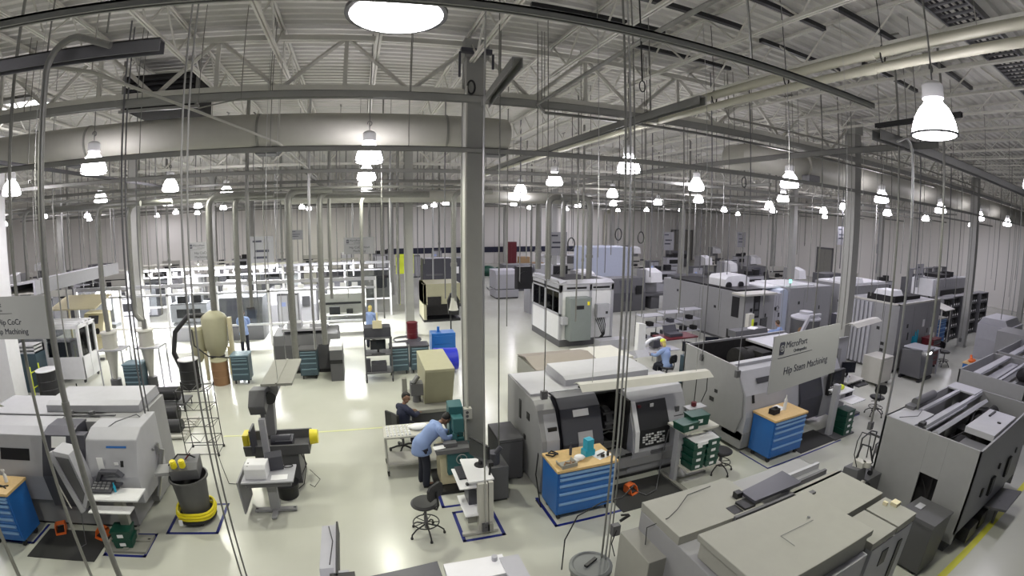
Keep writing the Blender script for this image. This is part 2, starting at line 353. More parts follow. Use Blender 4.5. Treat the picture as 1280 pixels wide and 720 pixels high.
def hanger(x, y, z, s=.11):
    return [('T', [(x + s * .55 * math.cos(a), y, z + s * 1.1 * math.sin(a)) for a in [2*PI*i/14 for i in range(15)]], .012, 6), ('C', (x, y, z + s * 1.1), (x, y, z + 1.4), .007, None, 5)]
h0 = one('pipe_hanger', 'black clevis ring hanger around the cream overhead pipes', 'pipe hanger', 'black', hanger(0, 0, 0), (6, 3.2, 7.52), 0, 'ring hangers of the cream pipes')
for y in (4.9, 6.6, 8.8, 11.5, 15, 19): dup(h0, (6, y, 7.52))
def strut(label, p0, p1, m='beam_mid', wd=.045, hooks=(), name='strut_channel'):
    p0, p1 = Vector(p0), Vector(p1); L = (p1 - p0).length; a = math.atan2(p1.y - p0.y, p1.x - p0.x)
    t = th(name, label, 'strut channel', p0, a)
    pt(t, 'channel', m, [('B', 0, -wd, -wd, L, -wd + .012, wd), ('B', 0, wd - .012, -wd, L, wd, wd), ('B', 0, -wd, wd - .012, L, wd, wd)])
    pt(t, 'hanger_rods', 'galv', [('C', (x, 0, wd), (x, 0, 8.905 - p0.z), .009, None, 5) for x in [L * (.5 + i) / max(1, int(L / 2.4)) for i in range(max(1, int(L / 2.4)))]])
    return t
strut('long strut channel crossing in front of the middle column, just under the big duct', (-25, 8.6, 6.48), (44, 8.6, 6.48))
strut('long heavy strut channel crossing above the big duct at girder height', (-25, 8.4, 7.4), (44, 8.4, 7.4), 'beam_mid', .065)
strut('short slotted strut ending left of centre at the upper left', (-9, 4.14, 6.78), (-1.8, 4.14, 6.82), 'dark_steel', .06)
strut('nearest strut crossing the upper left corner', (-5.3, 2.2, 6.27), (3.87, 2.2, 6.63), 'beam_mid', .021)
strut('strut running away from the left edge under the big duct', (-7.2, 3.5, 6.62), (-7.1, 20, 6.6), 'machine_dark', .04)
strut('dark strut running away over the middle aisle', (4.5, 5.2, 6.95), (4.6, 26, 6.75), 'beam_dark', .06)
strut('short dark strut beside the middle column top', (1.9, 5.6, 7.2), (2.1, 7.9, 7.0), 'beam_dark', .07)
strut('dark strut running away over the right aisle', (9.6, 4.0, 6.95), (9.6, 30, 6.6), 'beam_dark', .06)
strut('heavy dark strut behind the large lamp at the upper right', (8.2, 4.6, 6.95), (26, 4.6, 6.95), 'beam_dark', .09)
strut('short black strut end above the large lamp at the upper right', (8.0, 2.9, 7.1), (8.2, 4.6, 7.05), 'black', .04)
for i, (y, z) in enumerate(((13.2, 6.55), (17.4, 6.6), (21.6, 6.5), (26, 6.55), (32.2, 6.5), (38.3, 6.5), (44.8, 6.6), (50.5, 6.6))):
    strut('one of the long struts crossing the hall beyond the big duct', (-30, y, z), (44, y, z), 'galv' if i % 2 else 'beam_mid', .05)['group'] = 'struts crossing beyond the big duct'
for i, x in enumerate((-14.5, -9.5, -1.6, 13.2, 18.4, 24.5, 31)):
    strut('one of the long struts running away to the far wall', (x, 11.6 + (i % 3), 6.68), (x, 52, 6.68), 'beam_mid', .05)['group'] = 'struts running to the far wall'
# bent grey conduits zig-zagging under the roof
for i, (pts, r, lab) in enumerate((
    ([(-5.2, 2.6, 6.9), (-3.0, 5.0, 6.9), (-1.5, 9, 6.65), (-1.4, 16, 6.65)], .022, 'thin conduit slanting down across the upper left to the lamps'),
    ([(3.0, 3.0, 7.3), (3.1, 8, 7.3), (3.4, 8.4, 7.25), (9, 8.5, 7.25), (20, 8.5, 7.2)], .03, 'conduit bending right beside the middle column top'),
    ([(7.0, 2.2, 7.9), (7.6, 8.0, 7.8), (8.0, 8.3, 7.7), (26, 8.3, 7.7)], .03, 'conduit bending right above the right-hand duct'),
    ([(-2.7, 7.9, 7.1), (-2.0, 8.0, 7.25), (.2, 8.0, 7.25)], .012, 'thin wire looping over the big duct left of centre'),
    ([(13.1, 11.4, 7.6), (13.1, 20, 7.4), (13.2, 40, 7.4)], .05, 'pipe running away above the right machines'),
    ([(-10, 14.6, 6.2), (0, 14.6, 6.2), (4, 14.7, 6.2)], .04, 'pale pipe crossing above the left cell lamps'),
    ([(3.0, 20.5, 6.75), (16, 20.5, 6.75), (30, 20.5, 6.7)], .05, 'pale pipe crossing over the big machine enclosure'))):
    one('overhead_conduit', lab, 'conduit', 'galv' if i % 2 else 'duct', [('T', pts, r, 8)] + [('C', p, (p[0], p[1], 8.905), .008, None, 5) for p in pts[:-1]])
t = th('cable_tray', 'wide dark ladder cable tray at the upper right corner', 'cable tray', (4.5, 2.5, 8.35))
pt(t, 'side_rail', 'dark_steel', [('B', 0, -.3, -.05, 18, -.27, .06)]); pt(t, 'side_rail', 'dark_steel', [('B', 0, .27, -.05, 18, .3, .06)])
pt(t, 'rungs', 'dark_steel', [('B', x * .22, -.28, -.03, x * .22 + .05, .28, 0) for x in range(82)]); pt(t, 'cables', 'black', [('T', [(0, y, .02), (9, y + .02, .02), (18, y, .02)], .02, 6) for y in (-.2, -.1, 0, .12, .2)])
t = th('air_handler', 'black louvred air handler unit hung high at the upper left', 'air handler', (-4.45, 10.3, 7.75))
pt(t, 'casing', 'matte_black', [('B', -.85, 0, 0, .85, 1.2, .75)]); pt(t, 'louvres', 'black', [('B', -.8, -.04, .06 + i * .11, .8, 0, .11 + i * .11) for i in range(6)]); pt(t, 'support_frame', 'galv', [('B', -.95, -.05, -.06, .95, .02, 0), ('B', -.9, -.03, -.05, -.85, .03, 1.1), ('B', .85, -.03, -.05, .9, .03, 1.1)])
t = th('roof_skylight', 'bright daylight opening at the far upper left behind the duct', 'skylight', (-9.8, 12.6, 8.75))
pt(t, 'frame', 'white', [('B', -1.0, -.6, 0, 1.0, .6, .1)]); pt(t, 'light_panel', 'tube_glow', [('B', -.9, -.5, -.03, .9, .5, 0)])
# dark slots in the deck to the right of centre
sl = one('deck_slot', 'dark slotted rail fixed under the roof deck right of centre', 'rail', 'black', [('B', 0, -.04, 0, 2.6, .04, .08)], (2.6, 7.0, 8.7), 0, 'slotted rails under the deck')
for x, y in ((3.6, 6.0), (5.1, 7.9), (4.7, 5.0), (6.6, 4.3), (6.9, 6.2), (9.4, 5.5), (9.8, 4.2)): dup(sl, (x, y, 8.7))

# ================================================================ floor markings
def tape(label, x0, y0, x1, y1, sides='lrfb', w=.06, m='tape_blue', **k):
    s = []
    if 'l' in sides: s.append(('B', x0, y0, .0005, x0 + w, y1, .003))
    if 'r' in sides: s.append(('B', x1 - w, y0, .0005, x1, y1, .003))
    if 'f' in sides: s.append(('B', x0, y0, .0005, x1, y0 + w, .003))
    if 'b' in sides: s.append(('B', x0, y1 - w, .0005, x1, y1, .003))
    return one('floor_tape', label, 'floor tape', m, s, **k)
tape('blue tape box on the floor round the computer stand', 1.3, 6.41, 2.05, 7.34)
tape('blue tape line on the floor beside the teal mill', 1.15, 7.5, 2.0, 8.35, 'lf')
tape('blue tape corner on the floor round the near blue tool cabinet', 2.92, 6.35, 4.35, 7.35, 'lf')
tape('blue tape box on the floor under the grey round bin', -3.93, 7.24, -2.92, 8.25)
tape('blue tape box on the floor under the stand with the green tote at the left', -4.92, 6.56, -4.08, 7.25)
tape('blue tape line on the floor at the left blue tool cabinet', -7.6, 6.75, -6.5, 7.4, 'rf')
tape('dark tape box on the floor round the tool cabinet behind the hanging sign', 8.0, 6.25, 10.9, 7.2, 'lf', .04)
tape('dark tape box on the floor round the tote stand beyond the sign', 10.9, 6.7, 12.1, 7.7, 'rf', .04)
tape('dark tape box under the computer stand right of the sign', 11.9, 7.0, 13.0, 8.0, 'rf', .04)
one('floor_line', 'yellow aisle line painted along the right-hand machines', 'floor line', 'tape_yellow', [('B', 5.5, 1.78, .0005, 30, 1.9, .003)])
one('floor_line', 'thin yellow aisle line across the floor behind the seated man', 'floor line', 'tape_faded', [('B', -3.8, 11.35, .0005, .7, 11.42, .003)])
one('anti_fatigue_mat', 'black rubber mat in front of the left lathe', 'mat', 'rubber', [('B', -6.42, 6.38, .0005, -5.0, 7.25, .012)], bev=.004)
one('anti_fatigue_mat', 'black rubber mat in front of the open-door lathe', 'mat', 'rubber', [('B', 4.25, 6.3, .0005, 5.85, 7.22, .012)], bev=.004)
one('anti_fatigue_mat', 'black rubber mat in front of the machine behind the hanging sign', 'mat', 'rubber', [('B', 9.3, 6.35, .0005, 10.75, 7.1, .012)], bev=.004)

# ================================================================ generic builders
def wheel(x, y, r=.05): return [('C', (x - .018, y, r), (x + .018, y, r), r, None, 12), ('B', x - .025, y - .02, r, x + .025, y + .02, r * 2 + .03)]
def tool_cabinet(name, label, loc, w, d, h, n, m='cab_blue', mh='cab_blue_light', top='maple', rz=0, group=None, light=False):
    t = th(name, label, 'tool cabinet', loc, rz, group); z0 = .14
    pt(t, 'body', m, [('B', 0, .02, z0, w, d, h - .05)], bev=.008)
    hs = [1.0] * n; hs = [.6 + .25 * min(i, 3) for i in range(n)][::-1]; tot = sum(hs); z = z0 + .06; H = h - .05 - z0 - .08
    for i in range(n):
        dh = H * hs[i] / tot
        dr = pt(t, 'drawer', m, [('B', .03, 0, z + .006, w - .03, .03, z + dh - .006)], bev=.004)
        pt(dr, 'handle', mh, [('P', 'x', [(-.028, z + dh - .05), (-.03, z + dh - .012), (.0, z + dh - .008), (0, z + dh - .05)], .04, w - .04)], 'pale blue full-width pull handle')
        z += dh
    pt(t, 'worktop', top, [('B', -.02, -.02, h - .05, w + .02, d + .02, h)], bev=.006)
    for x in (.08, w - .08):
        for y in (.1, d - .1): pt(t, 'caster', 'rubber', wheel(x, y, .055))
    return t
def stool(label, loc, rz, seat=.62, cyl='dark_steel'):
    t = th('drafting_stool', label, 'stool', loc, rz)
    pt(t, 'seat', 'black', [('L', 0, 0, [(.10, seat - .06), (.2, seat - .05), (.235, seat - .02), (.235, seat), (.20, seat + .025), (.05, seat + .015)], 24)])
    b = pt(t, 'backrest', 'black', [('P', 'y', [(-.15, seat + .17), (-.19, seat + .25), (-.18, seat + .38), (-.12, seat + .44), (.12, seat + .44), (.18, seat + .38), (.19, seat + .25), (.15, seat + .17)], -.26, -.21)], bev=.02)
    pt(t, 'back_bracket', 'black', [('T', [(0, -.1, seat - .06), (0, -.25, seat - .05), (0, -.29, seat + .05), (0, -.27, seat + .3)], .018, 8)])
    pt(t, 'column', cyl, [('C', (0, 0, .12), (0, 0, seat - .06), .025), ('C', (0, 0, .12), (0, 0, .35), .035)])
    for i in range(5):
        a = 2*PI*i/5 + .3; c, s = math.cos(a), math.sin(a)
        g = pt(t, 'leg', 'black', [('T', [(c*.02, s*.02, .2), (c*.2, s*.2, .15), (c*.29, s*.29, .08), (c*.3, s*.3, .02)], .014, 8)]); pt(g, 'glide', 'rubber', [('C', (c*.3, s*.3, 0), (c*.3, s*.3, .03), .024)])
    pt(t, 'foot_ring', 'black', [('T', [(.22*math.cos(a), .22*math.sin(a), .24) for a in [2*PI*i/24 for i in range(25)]], .011, 6)] + [('C', (0, 0, .24), (.22*math.cos(a), .22*math.sin(a), .24), .008, None, 6) for a in [2*PI*i/5 + .3 for i in range(5)]])
    pt(t, 'lever', 'black', [('C', (.05, -.05, seat - .09), (-.2, -.1, seat - .11), .01, None, 6)])
    return t
def monitor(label, loc, rz, m='screen', s=1.0):
    t = th('monitor', label, 'monitor', loc, rz)
    pt(t, 'bezel', 'black', [('B', -.25*s, -.02, .12, .25*s, .02, .12 + .33*s)], bev=.006); pt(t, 'screen', m, [('B', -.235*s, -.025, .14, .235*s, -.019, .10 + .33*s)])
    pt(t, 'stand', 'black', [('B', -.03, .0, .0, .03, .05, .25), ('L', 0, .02, [(.11, 0), (.11, .012), (.03, .025)], 18)])
    return t
def keyboard(label, loc, rz):
    t = th('keyboard', label, 'keyboard', loc, rz); pt(t, 'case', 'black', [('B', -.22, -.07, 0, .22, .07, .02)], bev=.004)
    pt(t, 'keys', 'charcoal', [('B', -.21 + i*.03, -.062 + j*.025, .02, -.186 + i*.03, -.042 + j*.025, .028) for i in range(14) for j in range(5)]); return t
def tote(label, loc, rz=0, w=.36, d=.28, h=.18, group=None, m='green_tote'):
    t = th('storage_tote', label, 'tote', loc, rz, group)
    pt(t, 'bin_body', m, [('P', 'y', [(-w/2 + .02, 0), (w/2 - .02, 0), (w/2, h - .03), (-w/2, h - .03)], -d/2, d/2)], bev=.008)
    pt(t, 'lid', m, [('B', -w/2 - .01, -d/2 - .01, h - .03, w/2 + .01, d/2 + .01, h)], bev=.006); pt(t, 'label_card', 'paper', [('B', -.06, -d/2 - .014, h*.3, .05, -d/2 - .004, h*.65)], 'white label card'); return t
def papers(label, loc, rz=0, w=.28, d=.21, n=1): return one('paper_sheet', label, 'paper', 'paper', [('B', -w/2 + i*.01, -d/2 + i*.008, i*.002, w/2 + i*.01, d/2 + i*.008, i*.002 + .002) for i in range(n)], loc, rz)
def drum(label, loc, r=.29, h=.88, m='black', lid='white', name='drum'):
    t = th(name, label, 'drum', loc); pt(t, 'drum_body', m, [('L', 0, 0, [(r, 0), (r, h*.33), (r + .012, h*.345), (r, h*.36), (r, h*.64), (r + .012, h*.655), (r, h*.67), (r, h), (r + .012, h)], 24)])
    pt(t, 'lid', lid, [('L', 0, 0, [(r + .01, h), (r + .01, h + .03), (r - .02, h + .035), (r - .03, h + .02), (.02, h + .02)], 24)]); return t
def pedal(label, loc, rz):
    t = th('foot_pedal', label, 'foot pedal', loc, rz); pt(t, 'guard', 'orange', [('P', 'x', [(-.12, 0), (.12, 0), (.12, .16), (.02, .16), (-.06, .12)], -.1, -.085), ('P', 'x', [(-.12, 0), (.12, 0), (.12, .16), (.02, .16), (-.06, .12)], .085, .1), ('B', -.1, .0, .14, .1, .12, .16), ('B', -.1, -.12, 0, .1, .12, .015)])
    pt(t, 'treadle', 'black', [('P', 'x', [(-.08, .03), (.08, .06), (.08, .08), (-.08, .05)], -.07, .07)]); return t
def desk_T(label, loc, rz, w, d, h, top='offwhite', leg='machine_warm', name='work_stand'):   # pedestal stand with a T foot
    t = th(name, label, 'stand', loc, rz)
    pt(t, 'tabletop', top, [('B', -w/2, -d/2, h - .03, w/2, d/2, h)], bev=.006)
    pt(t, 'column', leg, [('B', -.09, -.04, .05, .09, .06, h - .03)], bev=.006); pt(t, 'foot', leg, [('B', -w*.42, -.05, .03, w*.42, .05, .08), ('B', -.05, -.3, .03, .05, .3, .07)], bev=.006)
    for x in (-w*.38, w*.38): pt(t, 'caster', 'rubber', wheel(x, 0, .025))
    return t
def trough(label, c, L, ang=0, w=.34, tilt=0, on=False, ztop=8.905):
    t = th('strip_light', label, 'strip light', c, ang); t.rotation_euler = (tilt, 0, ang)
    pt(t, 'reflector', 'offwhite', [('P', 'x', [(-w/2, 0), (-w/2 + .01, 0), (-.06, .065), (.06, .065), (w/2 - .01, 0), (w/2, 0), (.07, .08), (-.07, .08)], -L/2, L/2)])
    pt(t, 'tubes', 'tube_glow' if on else 'white', [('C', (-L/2 + .04, y, .03), (L/2 - .04, y, .03), .016) for y in (-.06, .06)])
    for x in (-L*.4, L*.4): pt(t, 'hanger_wire', 'steel', [('C', (x, 0, .07), (x, 0, ztop - c[2]), .006, None, 5)])
    return t
def flat_cloth(): pass
def big_sign(label, loc, rz, w, h, l1, l2, l3, off=0.0, ztop=8.905, small=False):
    t = th('hanging_sign', label, 'sign', loc, rz)
    pt(t, 'panel', 'sign_grey', [('B', 0, -.006, -h, w, .006, 0)]); R = (PI/2, 0, 0)
    for x in (.06 * w, .94 * w): pt(t, 'hanger_wire', 'steel', [('C', (x, 0, 0), (x, 0, ztop - loc[2]), .003, None, 5)])
    s = h
    pt(t, 'emblem', 'ink', [('P', 'y', [(w*.08 + s*.15*u, -.23*h + s*.22*(v - .5)) for u, v in ((0, .12), (.1, 0), (.9, 0), (1, .12), (1, .88), (.9, 1), (.1, 1), (0, .88))], -.0095, -.0065)])
    ring = arc((w*.08 + s*.075, -.0105, -.23*h), s*.052, 0, 360, 18)
    pt(t, 'emblem_ring', 'sign_grey', [('T', ring, s*.007, 6), ('B', w*.08 + s*.067, -.012, -.23*h - s*.03, w*.08 + s*.083, -.0095, -.23*h + s*.03), ('B', w*.08 + s*.045, -.012, -.23*h - s*.008, w*.08 + s*.105, -.0095, -.23*h + s*.008)])
    text(t, 'lettering', 'MicroPort', s*.165, (w*.08 + s*.19, -.008, -.19*h), R, 'ink', 'LEFT', extrude=.001)
    text(t, 'small_lettering', 'Orthopedics', s*.085, (w*.08 + s*.45, -.008, -.32*h), R, 'ink', 'LEFT', extrude=.001)
    pt(t, 'rule', 'ink', [('B', w*.07, -.008, -.40*h, w*.55, -.0065, -.39*h)])
    text(t, 'lettering', l1, s*.19, (w*.5, -.008, -.60*h if l2 else -.66*h), R, 'ink', extrude=.001)
    if l2: text(t, 'lettering', l2, s*.19, (w*.5, -.008, -.82*h), R, 'ink', extrude=.001)
    return t

# ================================================================ lathe with its door slid open, right of the middle column
X0, Y0 = 3.02, 7.3
t = th('cnc_lathe', 'grey turning machine with its dark door slid open and a black screen panel', 'machine tool', (X0, Y0, 0))
prof = [(.10, .08), (.0, .75), (.05, 1.2), (.32, 1.72), (.55, 1.84), (2.1, 1.88), (2.1, .1)]
pt(t, 'side_housing', 'machine_grey', [('P', 'x', prof, 0, .36)], bev=.02)
pt(t, 'front_strip', 'machine_light', [('P', 'x', [(-.01, .78), (.04, 1.2), (.30, 1.68), (.36, 1.66), (.2, .78)], .1, .36)], bev=.01)
pt(t, 'vent_label', 'black', [('B', .15, .12, 1.3, .33, .2, 1.42), ('B', -.012, 1.2, 1.2, .0, 1.3, 1.6), ('B', -.012, .7, 1.35, 0, .85, 1.5), ('B', -.012, .9, .85, 0, 1.0, .95)])
pt(t, 'base', 'machine_grey', [('B', .36, .12, .05, 3.3, 2.0, .55), ('B', .36, .0, .3, 3.35, .3, .62)], bev=.015)
pt(t, 'toe_recess', 'black', [('B', .3, .1, .0, 3.2, 1.95, .06), ('B', 1.8, -.012, .6, 3.3, .0, .64)])
pt(t, 'rear_housing', 'machine_grey', [('B', .3, 1.15, .5, 3.4, 2.1, 1.78)], bev=.02)
pt(t, 'roof_panel', 'machine_light', [('B', .03, .75, 1.84, 1.5, 2.05, 1.89), ('B', .36, .62, 1.80, 3.35, 1.2, 1.86)], bev=.008)
pt(t, 'roof_hood', 'machine_light', [('P', 'x', [(.95, 1.88), (.95, 2.02), (1.1, 2.06), (1.95, 2.08), (2.05, 1.88)], .85, 2.85)], bev=.015)
pt(t, 'hood_vents', 'black', [('C', (1.1 + i * .8, .80, 1.885), (1.1 + i*.8, .80, 1.92), .035) for i in range(3)] + [('B', 1.25, .55, 1.80, 2.0, .62, 1.84)])
pt(t, 'sliding_door', 'charcoal', [('P', 'x', [(-.03, .62), (-.04, 1.1), (.22, 1.72), (.42, 1.88), (.8, 1.88), (.8, 1.84), (.45, 1.83), (.28, 1.68), (.03, 1.1), (.04, .62)], .40, 1.25), ('P', 'x', [(-.03, .62), (-.04, 1.1), (.22, 1.72), (.42, 1.88), (.8, 1.88), (.8, .62)], .40, .43)], bev=.008)
pt(t, 'door_window', 'machine_light', [('P', 'x', [(-.047, .88), (-.048, 1.1), (.02, 1.3), (.03, 1.295), (-.038, 1.1), (-.037, .88)], .72, 1.02)], 'pale square window')
pt(t, 'door_label', 'paper', [('P', 'x', [(.125, 1.58), (.18, 1.70), (.19, 1.695), (.135, 1.575)], .66, .98)], 'white strip label')
pt(t, 'work_area', 'matte_black', [('B', 1.2, .35, .6, 2.0, .40, .62), ('B', .45, 1.12, .55, 2.0, 1.16, 1.78), ('B', 1.9, .2, .55, 1.95, 1.2, 1.7)])
pt(t, 'chuck', 'dark_steel', [('C', (1.0, .7, 1.1), (1.25, .7, 1.1), .22), ('C', (1.25, .7, 1.1), (1.4, .7, 1.1), .12), ('C', (1.6, .75, 1.15), (1.75, .75, 1.15), .26, None, 12)] + [('B', 1.55, .7 + .2*math.cos(a) - .03, 1.15 + .2*math.sin(a) - .03, 1.8, .7 + .2*math.cos(a) + .03, 1.15 + .2*math.sin(a) + .03) for a in [i*PI/3 for i in range(6)]], 'turret and chuck inside')
pt(t, 'coolant_lines', 'steel', [('T', [(1.5, .5, .9), (1.6, .4, 1.0), (1.75, .45, .95)], .015, 6), ('T', [(1.3, .5, .7), (1.5, .35, .8), (1.8, .4, .75)], .015, 6), ('C', (1.3, .3, .66), (1.42, .32, .7), .06)])
pt(t, 'inner_rail', 'offwhite', [('B', 1.25, .95, 1.66, 1.95, 1.1, 1.74)])
cc = [(-.04, .62), (.02, 1.1), (.30, 1.66), (.42, 1.80), (.9, 1.86), (.95, .5), (.1, .1)]
pt(t, 'control_housing', 'machine_light', [('P', 'x', cc, 1.95, 3.35)], bev=.02)
cp = pt(t, 'control_panel', 'black', [('P', 'x', [(-.06, .72), (-.02, 1.1), (.24, 1.62), (.30, 1.60), (.04, 1.1), (.0, .72)], 2.09, 2.83)], bev=.006)
pt(cp, 'screen', 'screen', [('P', 'x', [(.02, 1.16), (.17, 1.48), (.18, 1.475), (.04, 1.15)], 2.25, 2.7)])
pt(cp, 'buttons', 'white', [('B', 2.16 + i*.07, -.068 + j*.006, .78 + j*.05, 2.21 + i*.07, -.05 + j*.006, .81 + j*.05) for i in range(8) for j in range(5) if (i*3 + j*5) % 4], 'rows of white keys')
pt(cp, 'stop_button', 'red', [('C', (2.16, .20, 1.54), (2.16, .17, 1.55), .035)]); pt(cp, 'panel_label', 'paper', [('B', 2.42, .17, 1.50, 2.50, .185, 1.57)])
pt(t, 'panel_frame', 'white', [('P', 'x', [(-.085, .66), (-.05, 1.1), (.22, 1.66), (.27, 1.64), (-.0, 1.1), (-.03, .66)], 1.97, 2.07)], bev=.006)
pt(t, 'port_row', 'machine_dark', [('B', 2.4, -.06, .55, 2.75, -.03, .62), ('B', 3.0, .08, 1.2, 3.25, .12, 1.24), ('B', 3.05, .12, 1.3, 3.15, .16, 1.42)])
pt(t, 'door_track', 'black', [('B', .36, -.03, .585, 1.95, .02, .615)])
drainp = pt(t, 'cable', 'black', [('T', [(.0, .2, .9), (-.08, .1, .5), (-.1, -.15, .15), (-.12, -.3, .02), (-.12, -.05, .02)], .012, 6)])

# what stands on and around it
tool_cabinet('tool_cabinet', 'near blue drawer cabinet on casters with a cluttered maple top', (2.98, 6.48, 0), 1.14, .68, 1.07, 5)
t = th('parts_tray', 'grey metal tray of small parts on the near blue cabinet', 'tray', (3.2, 6.62, 1.07), .1)
pt(t, 'tray_body', 'machine_warm', [('P', 'y', [(-.14, 0), (.14, 0), (.16, .07), (.14, .07), (.125, .015), (-.125, .015), (-.14, .07), (-.16, .07)], -.1, .12), ('B', -.15, -.11, 0, .15, -.1, .07)]); pt(t, 'small_parts', 'brown', [('C', (-.1 + i*.05, -.06 + (i % 3)*.05, .03), (-.06 + i*.05, -.03 + (i % 2)*.06, .05), .012, None, 6) for i in range(5)])
one('rag', 'crumpled white rag on the near blue cabinet', 'rag', 'paper', [('E', (0, 0, .05), (.10, .08, .055)), ('E', (.05, .03, .03), (.08, .07, .03)), ('E', (-.06, -.02, .03), (.07, .06, .03))], (3.48, 6.72, 1.07))
ob = one('tissue_box', 'upper of two cyan cartons stacked on the near blue cabinet', 'carton', 'cyan', [('B', -.07, -.07, 0, .07, .07, .2), ('B', -.05, -.01, .2, .05, .01, .205)], (3.72, 6.85, 1.19), .15, bev=.004)
one('tissue_box', 'lower of two cyan cartons stacked on the near blue cabinet', 'carton', 'cyan', [('B', -.1, -.08, 0, .1, .08, .12)], (3.72, 6.85, 1.07), .1, bev=.004)
papers('papers strewn on the right of the near blue cabinet', (3.93, 6.75, 1.07), .3, .3, .26, 3)
one('tool_bits', 'black hand tools on the papers of the near blue cabinet', 'tools', 'black', [('C', (-.1, -.02, .02), (.08, .05, .02), .012), ('B', -.04, -.08, 0, .02, -.04, .05), ('C', (.1, -.05, 0), (.1, -.05, .09), .025)], (3.93, 6.72, 1.08))
one('spray_bottle', 'slim dark bottle standing at the back of the near blue cabinet', 'bottle', 'charcoal', [('L', 0, 0, [(.025, 0), (.028, .14), (.012, .17), (.012, .24)])], (3.42, 6.95, 1.07))
one('cable_bundle', 'black cable bundle on the left corner of the near blue cabinet', 'cable', 'black', [('T', [(-.1, .1, .03), (0, 0, .03), (.12, .08, .03), (.05, .2, .03), (-.05, .1, .05), (.1, 0, .06)], .015, 6)], (3.08, 6.95, 1.07))
pedal('orange foot pedal on the mat of the open-door lathe', (4.75, 6.85, .012), .3)
one('pedal_cord', 'grey cord looping from the orange pedal up to the open-door lathe', 'cord', 'machine_dark', [('T', [(4.8, 6.9, .03), (4.95, 6.6, .03), (5.25, 6.7, .03), (5.5, 7.0, .1), (5.65, 7.15, .6), (5.7, 7.1, 1.1)], .012, 6)])
t = th('coolant_chiller', 'dark grey box unit on the floor between column and lathe', 'machine', (2.44, 8.12, 0))
pt(t, 'casing', 'machine_dark', [('B', 0, 0, .04, .5, .85, .95)], bev=.015); pt(t, 'seam', 'black', [('B', -.004, .1, .9, .0, .8, .91), ('B', 0, -.004, .88, .5, 0, .89)]); pt(t, 'feet', 'black', [('B', x, y, 0, x + .06, y + .06, .04) for x in (.03, .41) for y in (.03, .76)])
t = th('grinder_pump', 'small dark grey pump unit behind the computer stand', 'machine', (2.0, 7.45, 0))
pt(t, 'casing', 'machine_dark', [('B', 0, 0, .05, .42, .5, .75)], bev=.01); pt(t, 'motor', 'charcoal', [('C', (.2, .2, .75), (.2, .2, .98), .11), ('C', (.2, .1, 1.0), (.3, .1, 1.12), .05)]); pt(t, 'feet', 'black', [('B', .02, .02, 0, .4, .48, .05)])

# ================================================================ tote stand right of the open-door lathe
t = th('tote_stand', 'grey shelf stand holding green totes beside the open-door lathe', 'stand', (5.75, 6.75, 0))
pt(t, 'post', 'machine_light', [('B', -.02, .05, .0, .08, .2, 1.22)], bev=.008); pt(t, 'top_shelf', 'offwhite', [('B', -.05, -.15, 1.19, .85, .42, 1.23)]); pt(t, 'middle_shelf', 'offwhite', [('B', .05, -.28, .38, .95, .3, .41)])
pt(t, 'foot', 'machine_warm', [('B', -.05, -.35, .0, .05, .5, .05), ('B', -.05, .1, 0, .9, .16, .04)]); pt(t, 'side_arm', 'machine_light', [('C', (.1, .12, .4), (.1, .12, 1.2), .02)])
for i, (x, y, z, w, rz) in enumerate(((5.86, 6.78, 1.23, .44, .1), (6.22, 6.9, 1.23, .44, -.1))): tote('green tote on the top shelf beside the open-door lathe, %s' % ('lidded and long' if i else 'nearer the lathe'), (x, y, z), rz, w, .3, .16 + .06 * i)
for i in range(2):
    for j in range(4): tote('dark green tote in the stacks below the folded white cloth', (6.03 + i * .37, 6.64, .41 + .15 * j), .02, .34, .34, .15, 'totes stacked on the middle shelf')
one('folded_cloth', 'white cloth spread over the lower green totes', 'cloth', 'paper', [('P', 'z', [(-.32, -.16), (.3, -.2), (.36, .1), (-.3, .18)], 0, .012), ('P', 'x', [(-.2, -.06), (-.17, -.06), (-.16, .01), (-.2, .01)], -.28, .0)], (6.22, 6.66, 1.015), .05)
papers('white sheet lying on the low shelf by the near stool', (6.2, 6.58, .42), -.3, .34, .16)
stool('low black stool with backrest right of the tote stand', (6.95, 6.75, 0), -1.9, .5)
t = th('air_preparation_unit', 'red air regulator with a looping hose behind the tote stand', 'regulator', (6.5, 7.35, 0))
pt(t, 'bracket', 'machine_light', [('C', (0, 0, 0), (0, 0, 1.5), .02), ('B', -.2, -.12, 1.36, .28, .12, 1.38)]); pt(t, 'bowl', 'red', [('L', 0, 0, [(.03, 1.38), (.06, 1.40), (.06, 1.48), (.02, 1.5)])]); pt(t, 'hose', 'black', [('T', [(0, 0, 1.5), (0, 0, 2.0), (.1, 0, 2.12), (.3, 0, 2.05), (.32, 0, 1.7), (.2, 0, 1.45)], .01, 6)])

# ================================================================ computer stand with blue tape, in front of the column
t = th('computer_stand', 'white computer stand on a T foot inside the blue tape box', 'stand', (1.75, 6.85, 0))
pt(t, 'desktop', 'white', [('P', 'z', [(-.28, -.26), (.15, -.24), (.15, .5), (-.25, .56)], 1.03, 1.06)], bev=.005); pt(t, 'keyboard_tray', 'white', [('B', -.43, -.24, .92, -.05, .46, .94)], bev=.004)
pt(t, 'column', 'offwhite', [('B', -.14, -.32, .06, .02, -.2, 1.03), ('B', .04, -.3, .06, .12, -.2, 1.03)], bev=.004); pt(t, 'foot', 'offwhite', [('B', -.42, -.31, .02, .2, -.25, .07), ('B', -.05, -.3, .02, .05, .4, .06)])
pt(t, 'lower_shelf', 'white', [('B', -.36, -.3, .40, -.02, .38, .42)], bev=.004); pt(t, 'shelf_box', 'machine_warm', [('B', -.3, -.2, .2, -.02, .1, .40)]); pt(t, 'outlet_box', 'machine_warm', [('B', .0, -.37, .08, .09, -.3, .24)])
